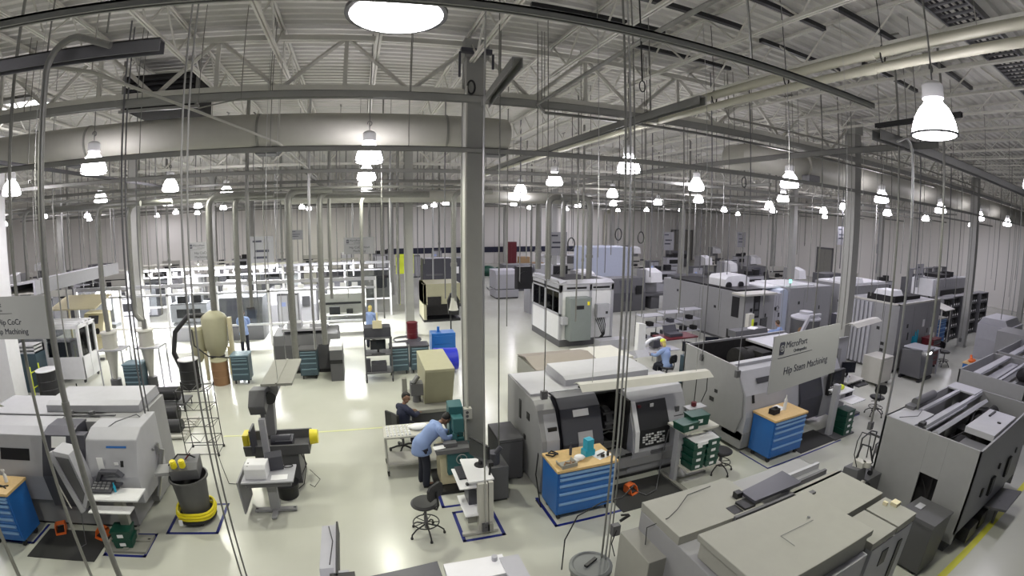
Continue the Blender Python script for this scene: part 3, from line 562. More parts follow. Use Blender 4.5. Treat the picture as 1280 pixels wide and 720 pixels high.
m1 = monitor('monitor seen edge-on on the white computer stand', (1.78, 7.1, 1.06), -1.15, s=1.05)
keyboard('black keyboard on the tray of the white computer stand', (1.45, 7.12, .94), PI/2)
one('mouse', 'black mouse on the tray of the white computer stand', 'mouse', 'black', [('E', (0, 0, .015), (.03, .05, .02))], (1.47, 6.72, .94))
one('barcode_scanner', 'black handheld scanner in its holder on the computer stand', 'scanner', 'black', [('C', (0, 0, 0), (.02, 0, .22), .02), ('B', -.03, -.06, .18, .05, .06, .25)], (1.86, 6.75, 1.06))
one('pc_tower', 'dark computer tower on the low shelf of the computer stand', 'computer', 'charcoal', [('B', -.1, -.15, 0, .1, .18, .3)], (1.62, 7.02, .42), 0, bev=.008)
papers('papers and coiled cord on the low shelf of the computer stand', (1.5, 6.75, .42), .1, .22, .3, 2)
stool('black drafting stool with foot ring standing on the open floor', (.76, 6.82, 0), .75, .64)
t = th('junction_box', 'white electrical box fixed to the middle column', 'electrical box', (1.93, 8.6, 1.3))
pt(t, 'box', 'offwhite', [('B', -.1, -.06, 0, .08, .08, .22)], bev=.008); pt(t, 'socket', 'machine_dark', [('C', (-.02, -.07, .07), (-.02, -.055, .07), .03), ('C', (-.02, -.07, .15), (-.02, -.055, .15), .03)]); pt(t, 'conduit', 'offwhite', [('C', (0, 0, .22), (0, 0, 6.4), .022)])

# ================================================================ teal mill, tan cabinet, white service cart
t = th('milling_machine', 'small teal milling machine beside the bending person', 'machine tool', (1.3, 8.2, 0))
pt(t, 'base_cabinet', 'cream', [('B', -.03, .0, .08, .28, .45, .82)], 'yellowed base door', bev=.01); pt(t, 'column', 'teal', [('B', .22, .25, .0, .52, .7, .95), ('P', 'z', [(.24, .34), (.52, .32), (.55, .72), (.26, .72)], .95, 1.6)], bev=.02)
pt(t, 'knee', 'teal', [('B', .1, -.12, .35, .62, .3, .85)], bev=.02); pt(t, 'table', 'dark_steel', [('B', -.12, -.2, .86, .55, .12, .95), ('B', .05, -.1, .95, .3, .05, 1.03)]); pt(t, 'head', 'teal', [('B', .27, .08, 1.15, .48, .34, 1.45), ('C', (.3, .1, 1.0), (.3, .1, 1.15), .05)], bev=.02)
pt(t, 'handwheel', 'steel', [('T', [(.1*math.cos(a) + .35, -.25, .75 + .1*math.sin(a)) for a in [2*PI*i/16 for i in range(17)]], .01, 6), ('C', (.35, -.25, .75), (.35, -.1, .75), .015)]); pt(t, 'plinth', 'black', [('B', -.15, -.25, 0, .52, .7, .07)])
papers('sheet of paper on the mill table by the bending person', (1.25, 8.12, .965), .2, .22, .15)
t = th('bench_cabinet', 'tall tan-hooded bench machine behind the seated man', 'machine tool', (1.0, 10.4, 0))
pt(t, 'hood', 'tan', [('P', 'x', [(.4, .8), (.0, 1.72), (0, 1.78), (1.6, 1.82), (1.6, .8)], .35, 1.05)], bev=.012); pt(t, 'base', 'machine_dark', [('B', 0, .15, 0, 1.05, 1.5, .72)], bev=.01); pt(t, 'bench_top', 'machine_warm', [('B', -.1, .0, .72, 1.05, 1.5, .8)]); pt(t, 'spindle', 'dark_steel', [('C', (.2, .6, .8), (.2, .6, 1.25), .1), ('B', .05, .45, 1.0, .38, .75, 1.3), ('C', (.1, .5, 1.3), (.25, .6, 1.45), .06)]); pt(t, 'post', 'machine_warm', [('B', -.12, .9, .0, .0, 1.05, 1.3)])
t = th('service_cart', 'white two-shelf cart covered with small parts beside the bending person', 'cart', (.26, 8.88, 0))
pt(t, 'top_shelf', 'offwhite', [('B', 0, 0, .86, 1.3, .62, .9)], bev=.005); pt(t, 'lower_shelf', 'offwhite', [('B', .03, .03, .22, 1.27, .6, .26)], bev=.005)
for x in (.03, 1.27):
    for y in (.03, .6): pt(t, 'leg', 'steel', [('C', (x, y, .1), (x, y, .9), .018)]); pt(t, 'caster', 'rubber', wheel(x, y, .045))
p0 = one('machined_part', 'small pink-white part laid out in rows on the white cart', 'part', 'paper', [('B', -.02, -.035, 0, .02, .035, .03), ('C', (0, 0, .03), (0, 0, .05), .014)], (.34, 8.96, .9), 0, 'small parts in rows on the cart')
for i in range(7):
    for j in range(4):
        if i + j: dup(p0, (.34 + i * .075, 8.96 + j * .13, .9))
one('plastic_bag', 'crumpled clear-white plastic bag on the white cart', 'bag', 'paper', [('E', (0, 0, .05), (.16, .13, .06)), ('E', (.1, .05, .04), (.12, .1, .05)), ('E', (-.1, .04, .04), (.1, .08, .04))], (.98, 9.2, .9))
t = th('office_chair', 'black office chair the seated man sits on', 'chair', (.72, 10.02, 0), .57)
pt(t, 'seat', 'black', [('B', -.24, -.24, .44, .24, .24, .52)], bev=.04); pt(t, 'backrest', 'black', [('P', 'z', [(-.3, -.22), (-.24, -.24), (-.22, 0), (-.24, .24), (-.3, .22), (-.28, 0)], .58, 1.02)], bev=.02); pt(t, 'column', 'dark_steel', [('C', (0, 0, .1), (0, 0, .44), .03), ('T', [(-.1, 0, .44), (-.3, 0, .46), (-.3, 0, .7)], .02, 6)])
for i in range(5): a = 2*PI*i/5; g = pt(t, 'leg', 'black', [('T', [(0, 0, .14), (.15*math.cos(a), .15*math.sin(a), .12), (.3*math.cos(a), .3*math.sin(a), .07)], .022, 6)]); pt(g, 'caster', 'rubber', wheel(.3*math.cos(a), .3*math.sin(a), .03))

# ================================================================ left lathe
t = th('cnc_lathe', 'grey turning machine at the left with a dark faceted door and tilted screen arm', 'machine tool', (-8.2, 7.3, 0))
pt(t, 'base', 'machine_grey', [('B', 0, .12, .05, 3.7, 2.1, .6)], bev=.015); pt(t, 'toe_recess', 'black', [('B', .05, .15, 0, 3.6, 2.0, .06), ('B', .1, .105, .585, 2.9, .12, .605)])
pt(t, 'left_housing', 'machine_light', [('P', 'x', [(.0, .6), (-.03, 1.1), (.22, 1.78), (.45, 1.86), (2.1, 1.86), (2.1, .6)], 0, 2.15)], bev=.02)
pt(t, 'vent_window', 'black', [('P', 'x', [(.05, 1.36), (.12, 1.56), (.13, 1.555), (.06, 1.355)], 1.05, 1.75)], 'dark slot window')
pt(t, 'front_door', 'charcoal', [('P', 'x', [(-.02, .5), (-.1, 1.15), (.2, 1.8), (.45, 1.88), (.8, 1.88), (.8, 1.6), (.1, .6), (.0, .5)], 2.08, 2.75), ('P', 'x', [(-.03, .5), (-.07, 1.15), (.22, 1.8), (.4, 1.8), (.0, .5)], 2.7, 3.0)], bev=.015)
pt(t, 'door_label', 'paper', [('P', 'x', [(.115, 1.6), (.195, 1.78), (.185, 1.785), (.105, 1.605)], 2.3, 2.62)], 'white sheet taped to the dark door')
pt(t, 'door_grille', 'black', [('B', 2.35 + i*.07, -.065 + j*.018, 1.3 + j*.045, 2.4 + i*.07, -.03 + j*.018, 1.325 + j*.045) for i in range(3) for j in range(4)])
pt(t, 'right_housing', 'machine_light', [('P', 'x', [(-.02, .62), (-.05, 1.15), (.22, 1.72), (.5, 1.84), (1.2, 1.86), (1.2, .6)], 3.0, 4.05)], bev=.03)
pt(t, 'rear_housing', 'machine_grey', [('B', 3.0, .9, .1, 3.85, 2.15, 1.86), ('B', 2.1, .75, .6, 3.1, 2.15, 1.84)], bev=.02)
pt(t, 'roof_hood', 'machine_light', [('P', 'x', [(1.15, 1.86), (1.15, 2.0), (1.3, 2.05), (2.1, 2.07), (2.2, 1.86)], 1.6, 3.75)], bev=.015)
pt(t, 'roof_rail', 'machine_dark', [('B', .4, .95, 1.86, 3.3, 1.0, 1.88), ('B', 2.2, .98, 1.86, 2.3, 1.08, 1.93), ('B', 2.7, .98, 1.86, 2.8, 1.08, 1.93)])
pt(t, 'side_window', 'black', [('B', 3.86, .95, 1.05, 3.875, 1.25, 1.45)]); pt(t, 'warning_labels', 'paper', [('B', 3.3, -.03, 1.2, 3.42, -.02, 1.5), ('B', 3.62, -.0, 1.35, 3.7, .01, 1.4)])
pt(t, 'decal', 'cab_blue', [('P', 'x', [(.15, 1.6), (.165, 1.63), (.155, 1.635), (.14, 1.605)], 3.45, 3.85)], 'blue decal strip'); pt(t, 'logo_flame', 'black', [('P', 'x', [(.03, 1.3), (.07, 1.4), (.06, 1.405), (.02, 1.305)], 3.72, 3.78)])
arm = pt(t, 'control_pendant', 'machine_light', [('P', 'y', [(2.6, 1.75), (2.68, 1.78), (3.02, .68), (2.92, .62)], -.42, -.34), ('P', 'y', [(2.68, 1.78), (3.0, 1.72), (3.16, .95), (3.0, .66)], -.38, -.02)], bev=.01)
pt(arm, 'pendant_side', 'machine_dark', [('P', 'y', [(2.72, 1.68), (2.98, 1.64), (3.1, 1.0), (2.98, .78)], -.39, -.375)]); pt(arm, 'pendant_tubes', 'offwhite', [('C', (2.62, -.44, 1.3), (2.78, -.46, .75), .012)])
tb = pt(t, 'wall_phone_tray', 'charcoal', [('B', 3.18, -.2, 1.02, 3.72, .0, 1.05), ('P', 'x', [(-.35, 1.03), (-.1, 1.12), (-.1, 1.08), (-.35, 1.0)], 3.18, 3.62), ('P', 'y', [(3.2, 1.05), (3.35, 1.3), (3.7, 1.3), (3.8, 1.2), (3.72, 1.2), (3.66, 1.25), (3.4, 1.25), (3.28, 1.05)], -.16, -.04)], 'black phone-like key tray', bev=.006)
pt(tb, 'keys', 'machine_grey', [('B', 3.22 + i*.09, -.31 + j*.06, 1.045 + j*.02, 3.28 + i*.09, -.27 + j*.06, 1.07 + j*.02) for i in range(4) for j in range(3)])
pt(t, 'cable', 'machine_dark', [('T', [(3.1, .3, 1.5), (3.2, .4, 1.75), (3.5, .6, 1.9), (3.8, .9, 1.92), (3.95, 1.0, 1.7)], .01, 6)])
pt(t, 'pipe_manifold', 'steel', [('C', (3.9, .9, 1.3), (4.1, .7, 1.3), .02), ('C', (4.0, .6, .4), (4.15, .95, 1.2), .05), ('C', (4.1, .9, 1.0), (4.1, .9, 1.35), .03), ('B', 4.02, .86, 1.15, 4.12, .96, 1.3)])
t = desk_T('white-topped stand with a phone tray beside the left lathe', (-4.5, 6.98, 0), 0, .95, .4, .98, 'white', name='work_stand'); pt(t, 'lower_leaf', 'white', [('B', -.45, -.34, .80, .35, -.12, .82), ('B', -.4, -.30, .82, -.05, -.14, .822)])
papers('papers on the stand beside the left lathe', (-4.75, 6.93, .98), .1, .3, .22, 2)
one('blue_bottle', 'small teal bottle on the stand beside the left lathe', 'bottle', 'cyan', [('L', 0, 0, [(.02, 0), (.025, .1), (.01, .13), (.012, .17)])], (-4.55, 7.05, .98))
for j in range(2): tote('%s of two green totes on the floor under the left stand' % ('upper', 'lower')[1 - j], (-4.55, 6.88, .05 + .17 * j), .1, .36, .3, .17)
one('steel_plate', 'grey base plate under the green totes of the left stand', 'base plate', 'machine_warm', [('B', -.4, -.25, .0, .4, .25, .05)], (-4.5, 6.9, 0))
pedal('orange foot pedal on the left edge of the left mat', (-6.1, 7.18, .012), .4); pedal('orange foot pedal on the right end of the left mat', (-5.15, 7.1, .012), -.4)
one('pedal_cord', 'thin cord hanging down to the left mat', 'cord', 'machine_dark', [('T', [(-5.3, 6.95, 1.2), (-5.28, 6.9, .7), (-5.35, 6.8, .05), (-5.45, 6.7, .03)], .008, 6)])
tool_cabinet('tool_cabinet', 'blue drawer cabinet cut by the left edge, maple top with bottles', (-7.35, 6.6, 0), .78, .6, 1.1, 7)
one('spray_bottle', 'white spray bottle on the blue cabinet at the left edge', 'bottle', 'white', [('L', 0, 0, [(.035, 0), (.035, .13), (.012, .17), (.02, .2), (.02, .22)]), ('B', -.05, -.01, .21, .03, .01, .24)], (-6.85, 7.0, 1.1))
one('hand_tool', 'black pliers lying on the blue cabinet at the left edge', 'tool', 'black', [('T', [(-.1, 0, .01), (0, .02, .015), (.1, -.03, .01)], .012, 6), ('T', [(-.1, .05, .01), (0, .02, .015), (.1, .06, .01)], .012, 6)], (-6.8, 6.8, 1.1))
trough('bare strip light hanging at the left edge over the left lathe', (-5.7, 5.4, 3.05), 1.2, .05)
# bin with sealed unit on top
t = th('waste_bin', 'large round dark bin on a yellow-ringed dolly in the blue tape box', 'bin', (-3.42, 7.75, 0))
pt(t, 'bin_body', 'grey_plastic', [('L', 0, 0, [(.26, .12), (.33, .86), (.37, .88), (.37, .92), (.34, .92), (.31, .86), (.25, .2)], 26)]); pt(t, 'dolly', 'rubber', [('L', 0, 0, [(.33, .06), (.37, .08), (.37, .14), (.30, .15)], 24)] + [q for a in range(4) for q in [('C', (.26*math.cos(a*PI/2+.5), .26*math.sin(a*PI/2+.5), 0), (.26*math.cos(a*PI/2+.5), .26*math.sin(a*PI/2+.5), .07), .035)]])
for z, r in ((.17, .36), (.23, .375), (.28, .36)): pt(t, 'hose_ring', 'yellow', [('T', [(r*math.cos(a), r*math.sin(a), z + .02*math.sin(3*a)) for a in [2*PI*i/28 for i in range(29)]], .026, 8)], 'yellow hose coiled round the base')
pt(t, 'tag_card', 'paper', [('B', -.24, -.40, .1, -.17, -.385, .22)])
t = th('coolant_skimmer', 'grey control box with two yellow caps resting on the round bin', 'pump unit', (-3.45, 7.78, .92), .15)
pt(t, 'casing', 'machine_dark', [('P', 'x', [(-.22, 0), (-.25, .2), (-.1, .27), (.25, .27), (.25, 0)], -.25, .27)], bev=.012); pt(t, 'end_panel', 'machine_grey', [('B', -.55, -.15, .08, -.25, .2, .14)])
for x in (-.16, .0): pt(t, 'yellow_cap', 'yellow', [('C', (x, -.15, .24), (x, -.19, .36), .06), ('C', (x, -.19, .36), (x, -.195, .38), .045)])
pt(t, 'hoses', 'black', [('T', [(-.3, 0, .2), (-.1, .05, .38), (.1, .05, .36), (.2, .1, .27)], .015, 6)]); pt(t, 'red_handle', 'red', [('C', (.02, .05, .27), (.12, .1, .36), .015)])
# black wire rack
t = th('wire_rack', 'empty black wire rack with four open shelves beyond the round bin', 'rack', (-4.45, 10.3, 0))
for x in (0, .8):
    for y in (0, .5): pt(t, 'leg', 'black', [('C', (x, y, .05), (x, y, 1.65), .011), ('C', (x, y, .0), (x, y, .06), .03)])
for z in (.35, .75, 1.15, 1.6): pt(t, 'shelf_frame', 'black', [('T', [(0, 0, z), (.8, 0, z), (.8, .5, z), (0, .5, z), (0, 0, z)], .009, 6), ('T', [(0, .0, z), (.3, .25, z - .1), (0, .5, z)], .007, 5), ('T', [(.8, .0, z), (.5, .25, z - .1), (.8, .5, z)], .007, 5), ('C', (.4, 0, z), (.4, .5, z), .006)])
pt(t, 'base_frame', 'black', [('T', [(0, 0, .05), (.8, 0, .05), (.8, .5, .05), (0, .5, .05), (0, 0, .05)], .01, 6)])
one('extension_cable', 'thin dark cord running from the wire rack to the engraver desk', 'cord', 'black', [('T', [(-3.7, 10.3, .4), (-3.5, 9.9, .02), (-3.1, 9.0, .01), (-2.6, 8.9, .01), (-2.1, 8.8, .2)], .007, 6)])
# black cylinder stack and tables beyond left lathe
for i, (x, y, z, l, lab) in enumerate(((-8.4, 13.4, .48, 1.0, 'leftmost black drum lying on the low bench behind the left lathe'), (-7.2, 13.5, .48, .95, 'middle black drum lying on the low bench behind the left lathe'), (-6.15, 13.4, .48, 1.0, 'right-hand black drum lying on the low bench behind the left lathe'), (-5.7, 12.3, .3, .8, 'black capped cylinder lying in front of the low bench'), (-5.25, 11.6, .2, .55, 'short black capped cylinder nearest the wire rack'))):
    t = th('lying_drum', lab, 'drum', (x, y, z)); pt(t, 'drum_body', 'black', [('C', (-l/2, 0, 0), (l/2, 0, 0), .2, None, 20)]); pt(t, 'end_cap', 'machine_light' if i > 2 else 'charcoal', [('C', (-l/2 - .03, 0, 0), (-l/2, 0, 0), .21, None, 20)])
t = th('low_bench', 'low steel bench holding the lying black drums', 'bench', (-9.0, 13.1, 0)); pt(t, 'bench_top', 'machine_dark', [('B', 0, 0, .2, 3.6, .75, .26)])
for x in (.05, 1.8, 3.55):
    for y in (.05, .7): pt(t, 'leg', 'black', [('C', (x, y, 0), (x, y, .9 if y < .1 else .2), .018)])
t = th('slatted_pallet', 'white slatted pallet under the short black cylinders', 'pallet', (-6.3, 11.2, 0)); pt(t, 'slats', 'offwhite', [('B', 0, i*.2, .05, 1.5, i*.2 + .14, .1) for i in range(7)]); pt(t, 'runners', 'offwhite', [('B', x, 0, 0, x + .08, 1.35, .05) for x in (0, .7, 1.42)])

# ================================================================ engraving desk left of centre
t = desk_T('grey pedestal desk with a printer standing alone on the open floor', (-1.93, 7.9, 0), 0, .95, .62, .82, 'machine_light', 'machine_grey')
pt(t, 'panel_left', 'machine_grey', [('P', 'x', [(-.2, .1), (.5, .1), (.5, .82), (-.3, .82)], -.56, -.53)]); pt(t, 'cable_tray', 'machine_dark', [('B', -.4, -.25, .68, .42, -.05, .78)])
t = th('label_printer', 'white desktop printer on the pedestal desk', 'printer', (-2.13, 7.86, .82), -.05)
pt(t, 'body', 'white', [('P', 'x', [(-.17, 0), (-.17, .2), (-.1, .26), (.17, .26), (.17, 0)], -.2, .2)], bev=.02); pt(t, 'slot', 'black', [('P', 'x', [(-.12, .247), (-.02, .265), (-.02, .262), (-.12, .24)], -.15, -.12)])
papers('sheet of paper on the pedestal desk right of the printer', (-1.72, 7.75, .82), .05, .3, .18)
one('black_case', 'dark case standing behind the printer on the pedestal desk', 'case', 'charcoal', [('P', 'x', [(-.12, 0), (.12, 0), (.08, .3), (-.1, .26)], -.16, .16)], (-1.85, 8.12, .82), .2, bev=.01)
one('coiled_cord', 'coil of black cord on the pedestal desk', 'cord', 'black', [('T', [(.09*math.cos(a), .06*math.sin(a), .012 + a*.001) for a in [2*PI*i/12 for i in range(26)]], .007, 5)], (-1.6, 8.12, .82))
t = th('drill_grinder', 'grey cross-bodied machine with yellow end caps and a tall tilted hood', 'machine tool', (-1.95, 9.0, 0))
pt(t, 'base', 'machine_dark', [('B', -.45, -.1, 0, .45, .65, .72)], bev=.02); pt(t, 'trough', 'machine_dark', [('P', 'x', [(-.25, .95), (-.2, .72), (.5, .72), (.55, .95), (.5, .95), (.46, .77), (-.16, .77), (-.2, .95)], -.62, .7)]); pt(t, 'motor', 'charcoal', [('C', (-.1, .1, .9), (.3, .1, .9), .12), ('B', .0, -.05, .8, .35, .3, .95)])
pt(t, 'end_cap', 'yellow', [('C', (.7, .15, .93), (.86, .15, .93), .16, .14, 18)], 'yellow round end cap'); pt(t, 'end_cap', 'yellow', [('B', -.68, .0, .85, -.56, .3, 1.08)], 'yellow square end cap')
pt(t, 'column', 'machine_grey', [('P', 'y', [(-.25, .9), (-.05, .9), (.0, 1.6), (.15, 1.9), (.1, 2.2), (-.12, 2.2), (-.2, 1.6)], .35, .6)], bev=.03); pt(t, 'head', 'machine_dark', [('P', 'x', [(-.2, 1.6), (.3, 1.75), (.35, 2.0), (-.05, 2.05), (-.3, 1.8)], -.38, -.05), ('C', (-.15, -.1, 1.65), (-.15, -.1, 1.35), .05)], bev=.03); pt(t, 'dial', 'black', [('C', (-.02, .1, 1.85), (.02, .0, 1.85), .12, None, 14)])
pt(t, 'front_pillar', 'machine_light', [('B', -.18, -.45, .82, -.06, -.33, 1.6)], bev=.01); pt(t, 'side_screen', 'charcoal', [('B', -.42, -.4, .85, -.38, .0, 1.35)]); pt(t, 'cables', 'black', [('T', [(.5, .2, .7), (.55, 0, .3), (.5, -.3, .1), (.35, -.4, .02)], .01, 6), ('T', [(.4, .2, .7), (.6, -.2, .5), (.45, -.5, .3)], .01, 6), ('T', [(.6, .1, .2), (.8, .0, .01), (.7, -.3, .01), (.6, -.2, .02)], .006, 6)])
hc = at_z(353, 466, 2.25)
t = th('strip_light', 'wide flat grey hood light hanging over the drill grinder', 'strip light', hc, 0)
pt(t, 'reflector', 'machine_warm', [('P', 'x', [(-.8, 0), (.8, 0), (.8, .05), (-.8, .05)], -.30, -.01), ('P', 'x', [(-.8, .0), (.8, .0), (.8, .05), (-.8, .05)], .01, .30), ('B', -.02, -.8, .04, .02, .8, .065)], bev=.01); pt(t, 'tubes', 'white', [('C', (x, -.7, -.03), (x, .7, -.03), .018) for x in (-.15, .15)])
for y in (-.6, .6): pt(t, 'hanger_wire', 'steel', [('C', (0, y, .06), (0, y, 6.76 - 2.25 if hc.y + y > 10.1 else 6.655), .006, None, 5)])
one('black_drum_small', 'black round tub under the pedestal desk', 'tub', 'black', [('L', 0, 0, [(.2, 0), (.24, .28), (.25, .3), (.2, .28)])], (-1.75, 8.45, 0))

# ================================================================ front edge: machine below the camera
t = th('cnc_lathe', 'top of a machine cut by the bottom edge below the stool', 'machine tool', (-.45, 1.7, 0))
pt(t, 'housing', 'machine_warm', [('B', 0, .1, .05, 1.75, 1.9, 1.86)], bev=.02); pt(t, 'roof_cover', 'charcoal', [('P', 'z', [(.05, 1.2), (.1, 1.98), (.95, 2.1), (.98, 1.2)], 1.86, 1.93)], 'black roof cover'); pt(t, 'roof_panel', 'white', [('B', 1.0, 1.75, 1.86, 1.6, 2.04, 1.93), ('B', 1.0, 1.3, 1.86, 1.6, 1.7, 1.9)]); pt(t, 'corner_post', 'machine_light', [('B', -.1, 1.85, .0, .08, 2.1, 1.96)], bev=.01)
pt(t, 'edge_trim', 'machine_light', [('B', 1.55, 1.5, 1.86, 1.75, 1.98, 1.94), ('C', (1.5, 1.97, 1.9), (1.5, 1.97, 1.98), .03)])
pt(t, 'conveyor_arm', 'machine_light', [('P', 'x', [(2.0, 1.9), (2.05, 1.82), (2.85, 1.86), (2.85, 1.98), (2.1, 2.0)], -.2, -.06), ('B', -.06, 2.02, 1.84, -.04, 2.85, 2.0)], bev=.008); pt(t, 'arm_gasket', 'black', [('B', -.04, 2.0, 1.84, -.02, 2.87, 2.01), ('B', -.1, 1.95, 1.94, .14, 2.03, 1.99), ('T', [(-.1, 2.15, 2.0), (-.07, 2.5, 2.02), (-.12, 2.8, 2.0)], .006, 5)])
t = th('trash_can', 'grey lidded round can beside the near right machine', 'bin', (2.58, 4.42, 0)); pt(t, 'can_body', 'grey_plastic', [('L', 0, 0, [(.22, 0), (.27, .76)], 24)]); pt(t, 'lid', 'lid_grey', [('L', 0, 0, [(.29, .74), (.29, .8), (.25, .82), (.23, .8), (.02, .8)], 26)]); pt(t, 'lid_handle', 'black', [('P', 'z', [(-.08, -.04), (.12, .06), (.1, .1), (-.1, 0)], .8, .835)])

# ================================================================ near right machine seen from above
t = th('cnc_lathe', 'grey machine at the bottom right seen from above with a big flat roof slab', 'machine tool', (3.02, 2.02, 0))
pt(t, 'housing', 'machine_grey', [('B', 0, .12, .1, 2.95, 2.08, 1.78), ('B', .05, .2, 0, 2.85, 2.0, .1)], bev=.02)
pt(t, 'roof_panel', 'machine_warm', [('B', .0, 1.3, 1.78, 1.35, 2.08, 1.9)], 'pale rear roof panel', bev=.01); pt(t, 'roof_slab', 'machine_warm', [('B', .02, .02, 2.02, 1.78, 1.05, 2.1), ('B', .05, .05, 1.8, 1.75, 1.02, 2.02)], bev=.015)
pt(t, 'roof_cover', 'machine_warm', [('B', 1.85, .55, 1.78, 2.93, 1.35, 1.92), ('B', 1.85, .0, 1.78, 2.4, .5, 1.88), ('B', 2.44, .0, 1.78, 2.93, .5, 1.88)], bev=.01)
pt(t, 'channel', 'machine_dark', [('B', .8, 1.12, 1.80, 2.95, 1.16, 1.90), ('B', .8, 1.26, 1.80, 2.95, 1.30, 1.92), ('B', 1.9, 1.5, 1.78, 2.9, 1.54, 1.86)]); pt(t, 'channel_floor', 'matte_black', [('B', .9, 1.16, 1.78, 1.6, 1.26, 1.80)]); pt(t, 'rail', 'machine_light', [('B', 1.5, 1.68, 1.78, 2.95, 1.73, 1.87)])
pt(t, 'black_cover', 'charcoal', [('P', 'z', [(1.2, 1.36), (2.1, 1.36), (2.1, 1.72), (1.2, 1.62)], 1.93, 1.97)], 'black rubber cover plate'); pt(t, 'switch_box', 'black', [('B', 1.02, 1.34, 1.9, 1.2, 1.52, 1.93), ('B', 1.1, 1.58, 1.9, 1.2, 1.66, 1.98), ('B', .85, 1.34, 1.90, 1.0, 1.5, 1.905)]); pt(t, 'latches', 'machine_dark', [('B', 1.1, 1.07, 1.84, 1.18, 1.12, 1.90), ('B', 2.0, 1.1, 1.9, 2.1, 1.16, 1.95)])
pt(t, 'seam_lines', 'machine_dark', [('B', .75, .55, 2.12, 1.3, .556, 2.123), ('B', .75, .35, 2.12, .756, .55, 2.123), ('C', (1.3, .62, 2.12), (1.3, .62, 2.125), .02)]); pt(t, 'front_doors', 'machine_light', [('B', .1, -.02, .5, .9, .08, 1.8), ('B', .95, -.02, .5, 1.75, .08, 1.8), ('B', 1.9, .0, .3, 2.9, .1, 1.76)], bev=.01); pt(t, 'door_slots', 'black', [('B', 1.0, -.035, 1.45, 1.4, -.02, 1.6), ('B', 2.2, -.01, 1.4, 2.35, .0, 1.62), ('B', 2.6, -.015, 1.0, 2.7, .0, 1.6)])
pt(t, 'small_switch', 'cream', [('B', 2.8, .25, 1.88, 2.92, .35, 1.93), ('B', 2.72, .36, 1.88, 2.76, .42, 1.93)])
pt(t, 'side_cabinet', 'machine_warm', [('B', -.24, 1.45, .1, .18, 2.12, 1.5)], bev=.015)
one('loose_cord', 'thin black cord snaking over the roof of the bottom right machine', 'cord', 'black', [('T', [(2.9, 3.75, 1.53), (2.96, 3.85, 1.7), (3.1, 3.65, 1.93), (3.3, 3.75, 1.93), (3.6, 3.95, 1.93), (4.0, 3.98, 1.93)], .006, 6)])
t = th('parts_box', 'blue carton behind the black cover of the bottom right machine', 'carton', (4.8, 3.98, 1.9)); t.location = (5.0, 4.4, 0)
pt(t, 'carton', 'cyan', [('B', -.12, -.1, 1.0, .12, .1, 1.2)]); pt(t, 'shelf', 'wood', [('B', -.55, -.1, .94, .2, .14, 1.0)], 'light wooden shelf'); pt(t, 'post', 'machine_dark', [('C', (0, 0, 0), (0, 0, .94), .03), ('B', -.15, -.15, 0, .15, .15, .04)])
t = th('air_gun_stand', 'white bottle rack and steel tube beyond the bottom right machine', 'stand', (5.75, 4.35, 0)); pt(t, 'tray', 'paper', [('B', -.2, -.1, 1.0, .1, .12, 1.14)]); pt(t, 'tube', 'steel', [('C', (.12, 0, 0), (.12, 0, 1.5), .04), ('T', [(.0, -.1, 1.1), (.1, -.16, 1.0), (.2, -.05, 1.1)], .03, 8)]); pt(t, 'foot', 'machine_dark', [('L', 0, 0, [(.25, 0), (.25, .03), (.05, .05)])])

# ================================================================ right machine with an open top
t = th('cnc_lathe', 'big open-topped grey machine at the right edge with a tall dark slot in its end', 'machine tool', (8.42, 2.05, 0))
W, D, H = 3.6, 1.95, 2.0
pt(t, 'end_panel', 'machine_grey', [('B', 0, .0, .25, .04, .62, H), ('B', 0, 1.0, .25, .04, D, H), ('B', 0, .62, 1.25, .04, 1.0, H), ('B', 0, .62, .25, .04, 1.0, .4)], bev=.006)
pt(t, 'front_panel', 'machine_grey', [('B', .0, 0, .45, W, .04, H)], bev=.006); pt(t, 'back_panel', 'machine_grey', [('B', 0, D - .04, .2, W, D, H)]); pt(t, 'far_panel', 'machine_grey', [('B', W - .04, 0, .2, W, D, H)])
pt(t, 'base', 'machine_dark', [('B', .1, .12, 0, W - .1, D - .1, .4)]); pt(t, 'slot_interior', 'matte_black', [('B', .2, .5, .4, .25, 1.2, 1.3), ('C', (.12, .75, .5), (.12, .75, 1.2), .02), ('T', [(.1, .7, .6), (.08, .8, .9), (.12, .95, 1.1)], .012, 6)])
pt(t, 'roof_panel', 'machine_light', [('B', .02, 1.35, H - .04, .95, D, H), ('B', .9, 1.62, H - .06, W, 1.7, H), ('B', .35, 1.22, H - .1, W, 1.3, H - .02), ('B', 3.05, 1.25, H - .03, W, D, H + .01)], bev=.006); pt(t, 'inner_rail', 'machine_light', [('P', 'x', [(.95, 1.9), (1.15, 1.75), (1.2, 1.78), (1.0, 1.95)], .3, 3.2), ('B', .35, 1.32, 1.70, 3.0, 1.6, 1.74)])
pt(t, 'interior', 'matte_black', [('B', .3, .3, .9, 3.4, 1.6, .95), ('B', .04, .04, .5, 3.5, .08, 1.5), ('C', (2.2, .75, 1.5), (2.5, .75, 1.5), .33, None, 12), ('B', 2.5, .5, 1.2, 3.1, 1.1, 1.7), ('C', (2.7, .8, 1.7), (3.0, .7, 1.85), .1), ('C', (1.2, .7, 1.3), (1.7, .9, 1.3), .25), ('B', 1.8, .75, 1.3, 2.15, 1.1, 1.6), ('C', (.7, .8, 1.2), (1.2, .8, 1.2), .18)]); pt(t, 'hoses', 'black', [('T', [(.5, .9, 1.7), (1.0, .7, 1.85), (1.6, .8, 1.7)], .012, 6), ('T', [(2.2, .5, 1.7), (2.6, .7, 1.95), (3.0, .5, 1.7)], .03, 8), ('T', [(2.0, .9, 1.7), (2.5, 1.0, 1.9), (3.1, .9, 1.8)], .02, 8)])
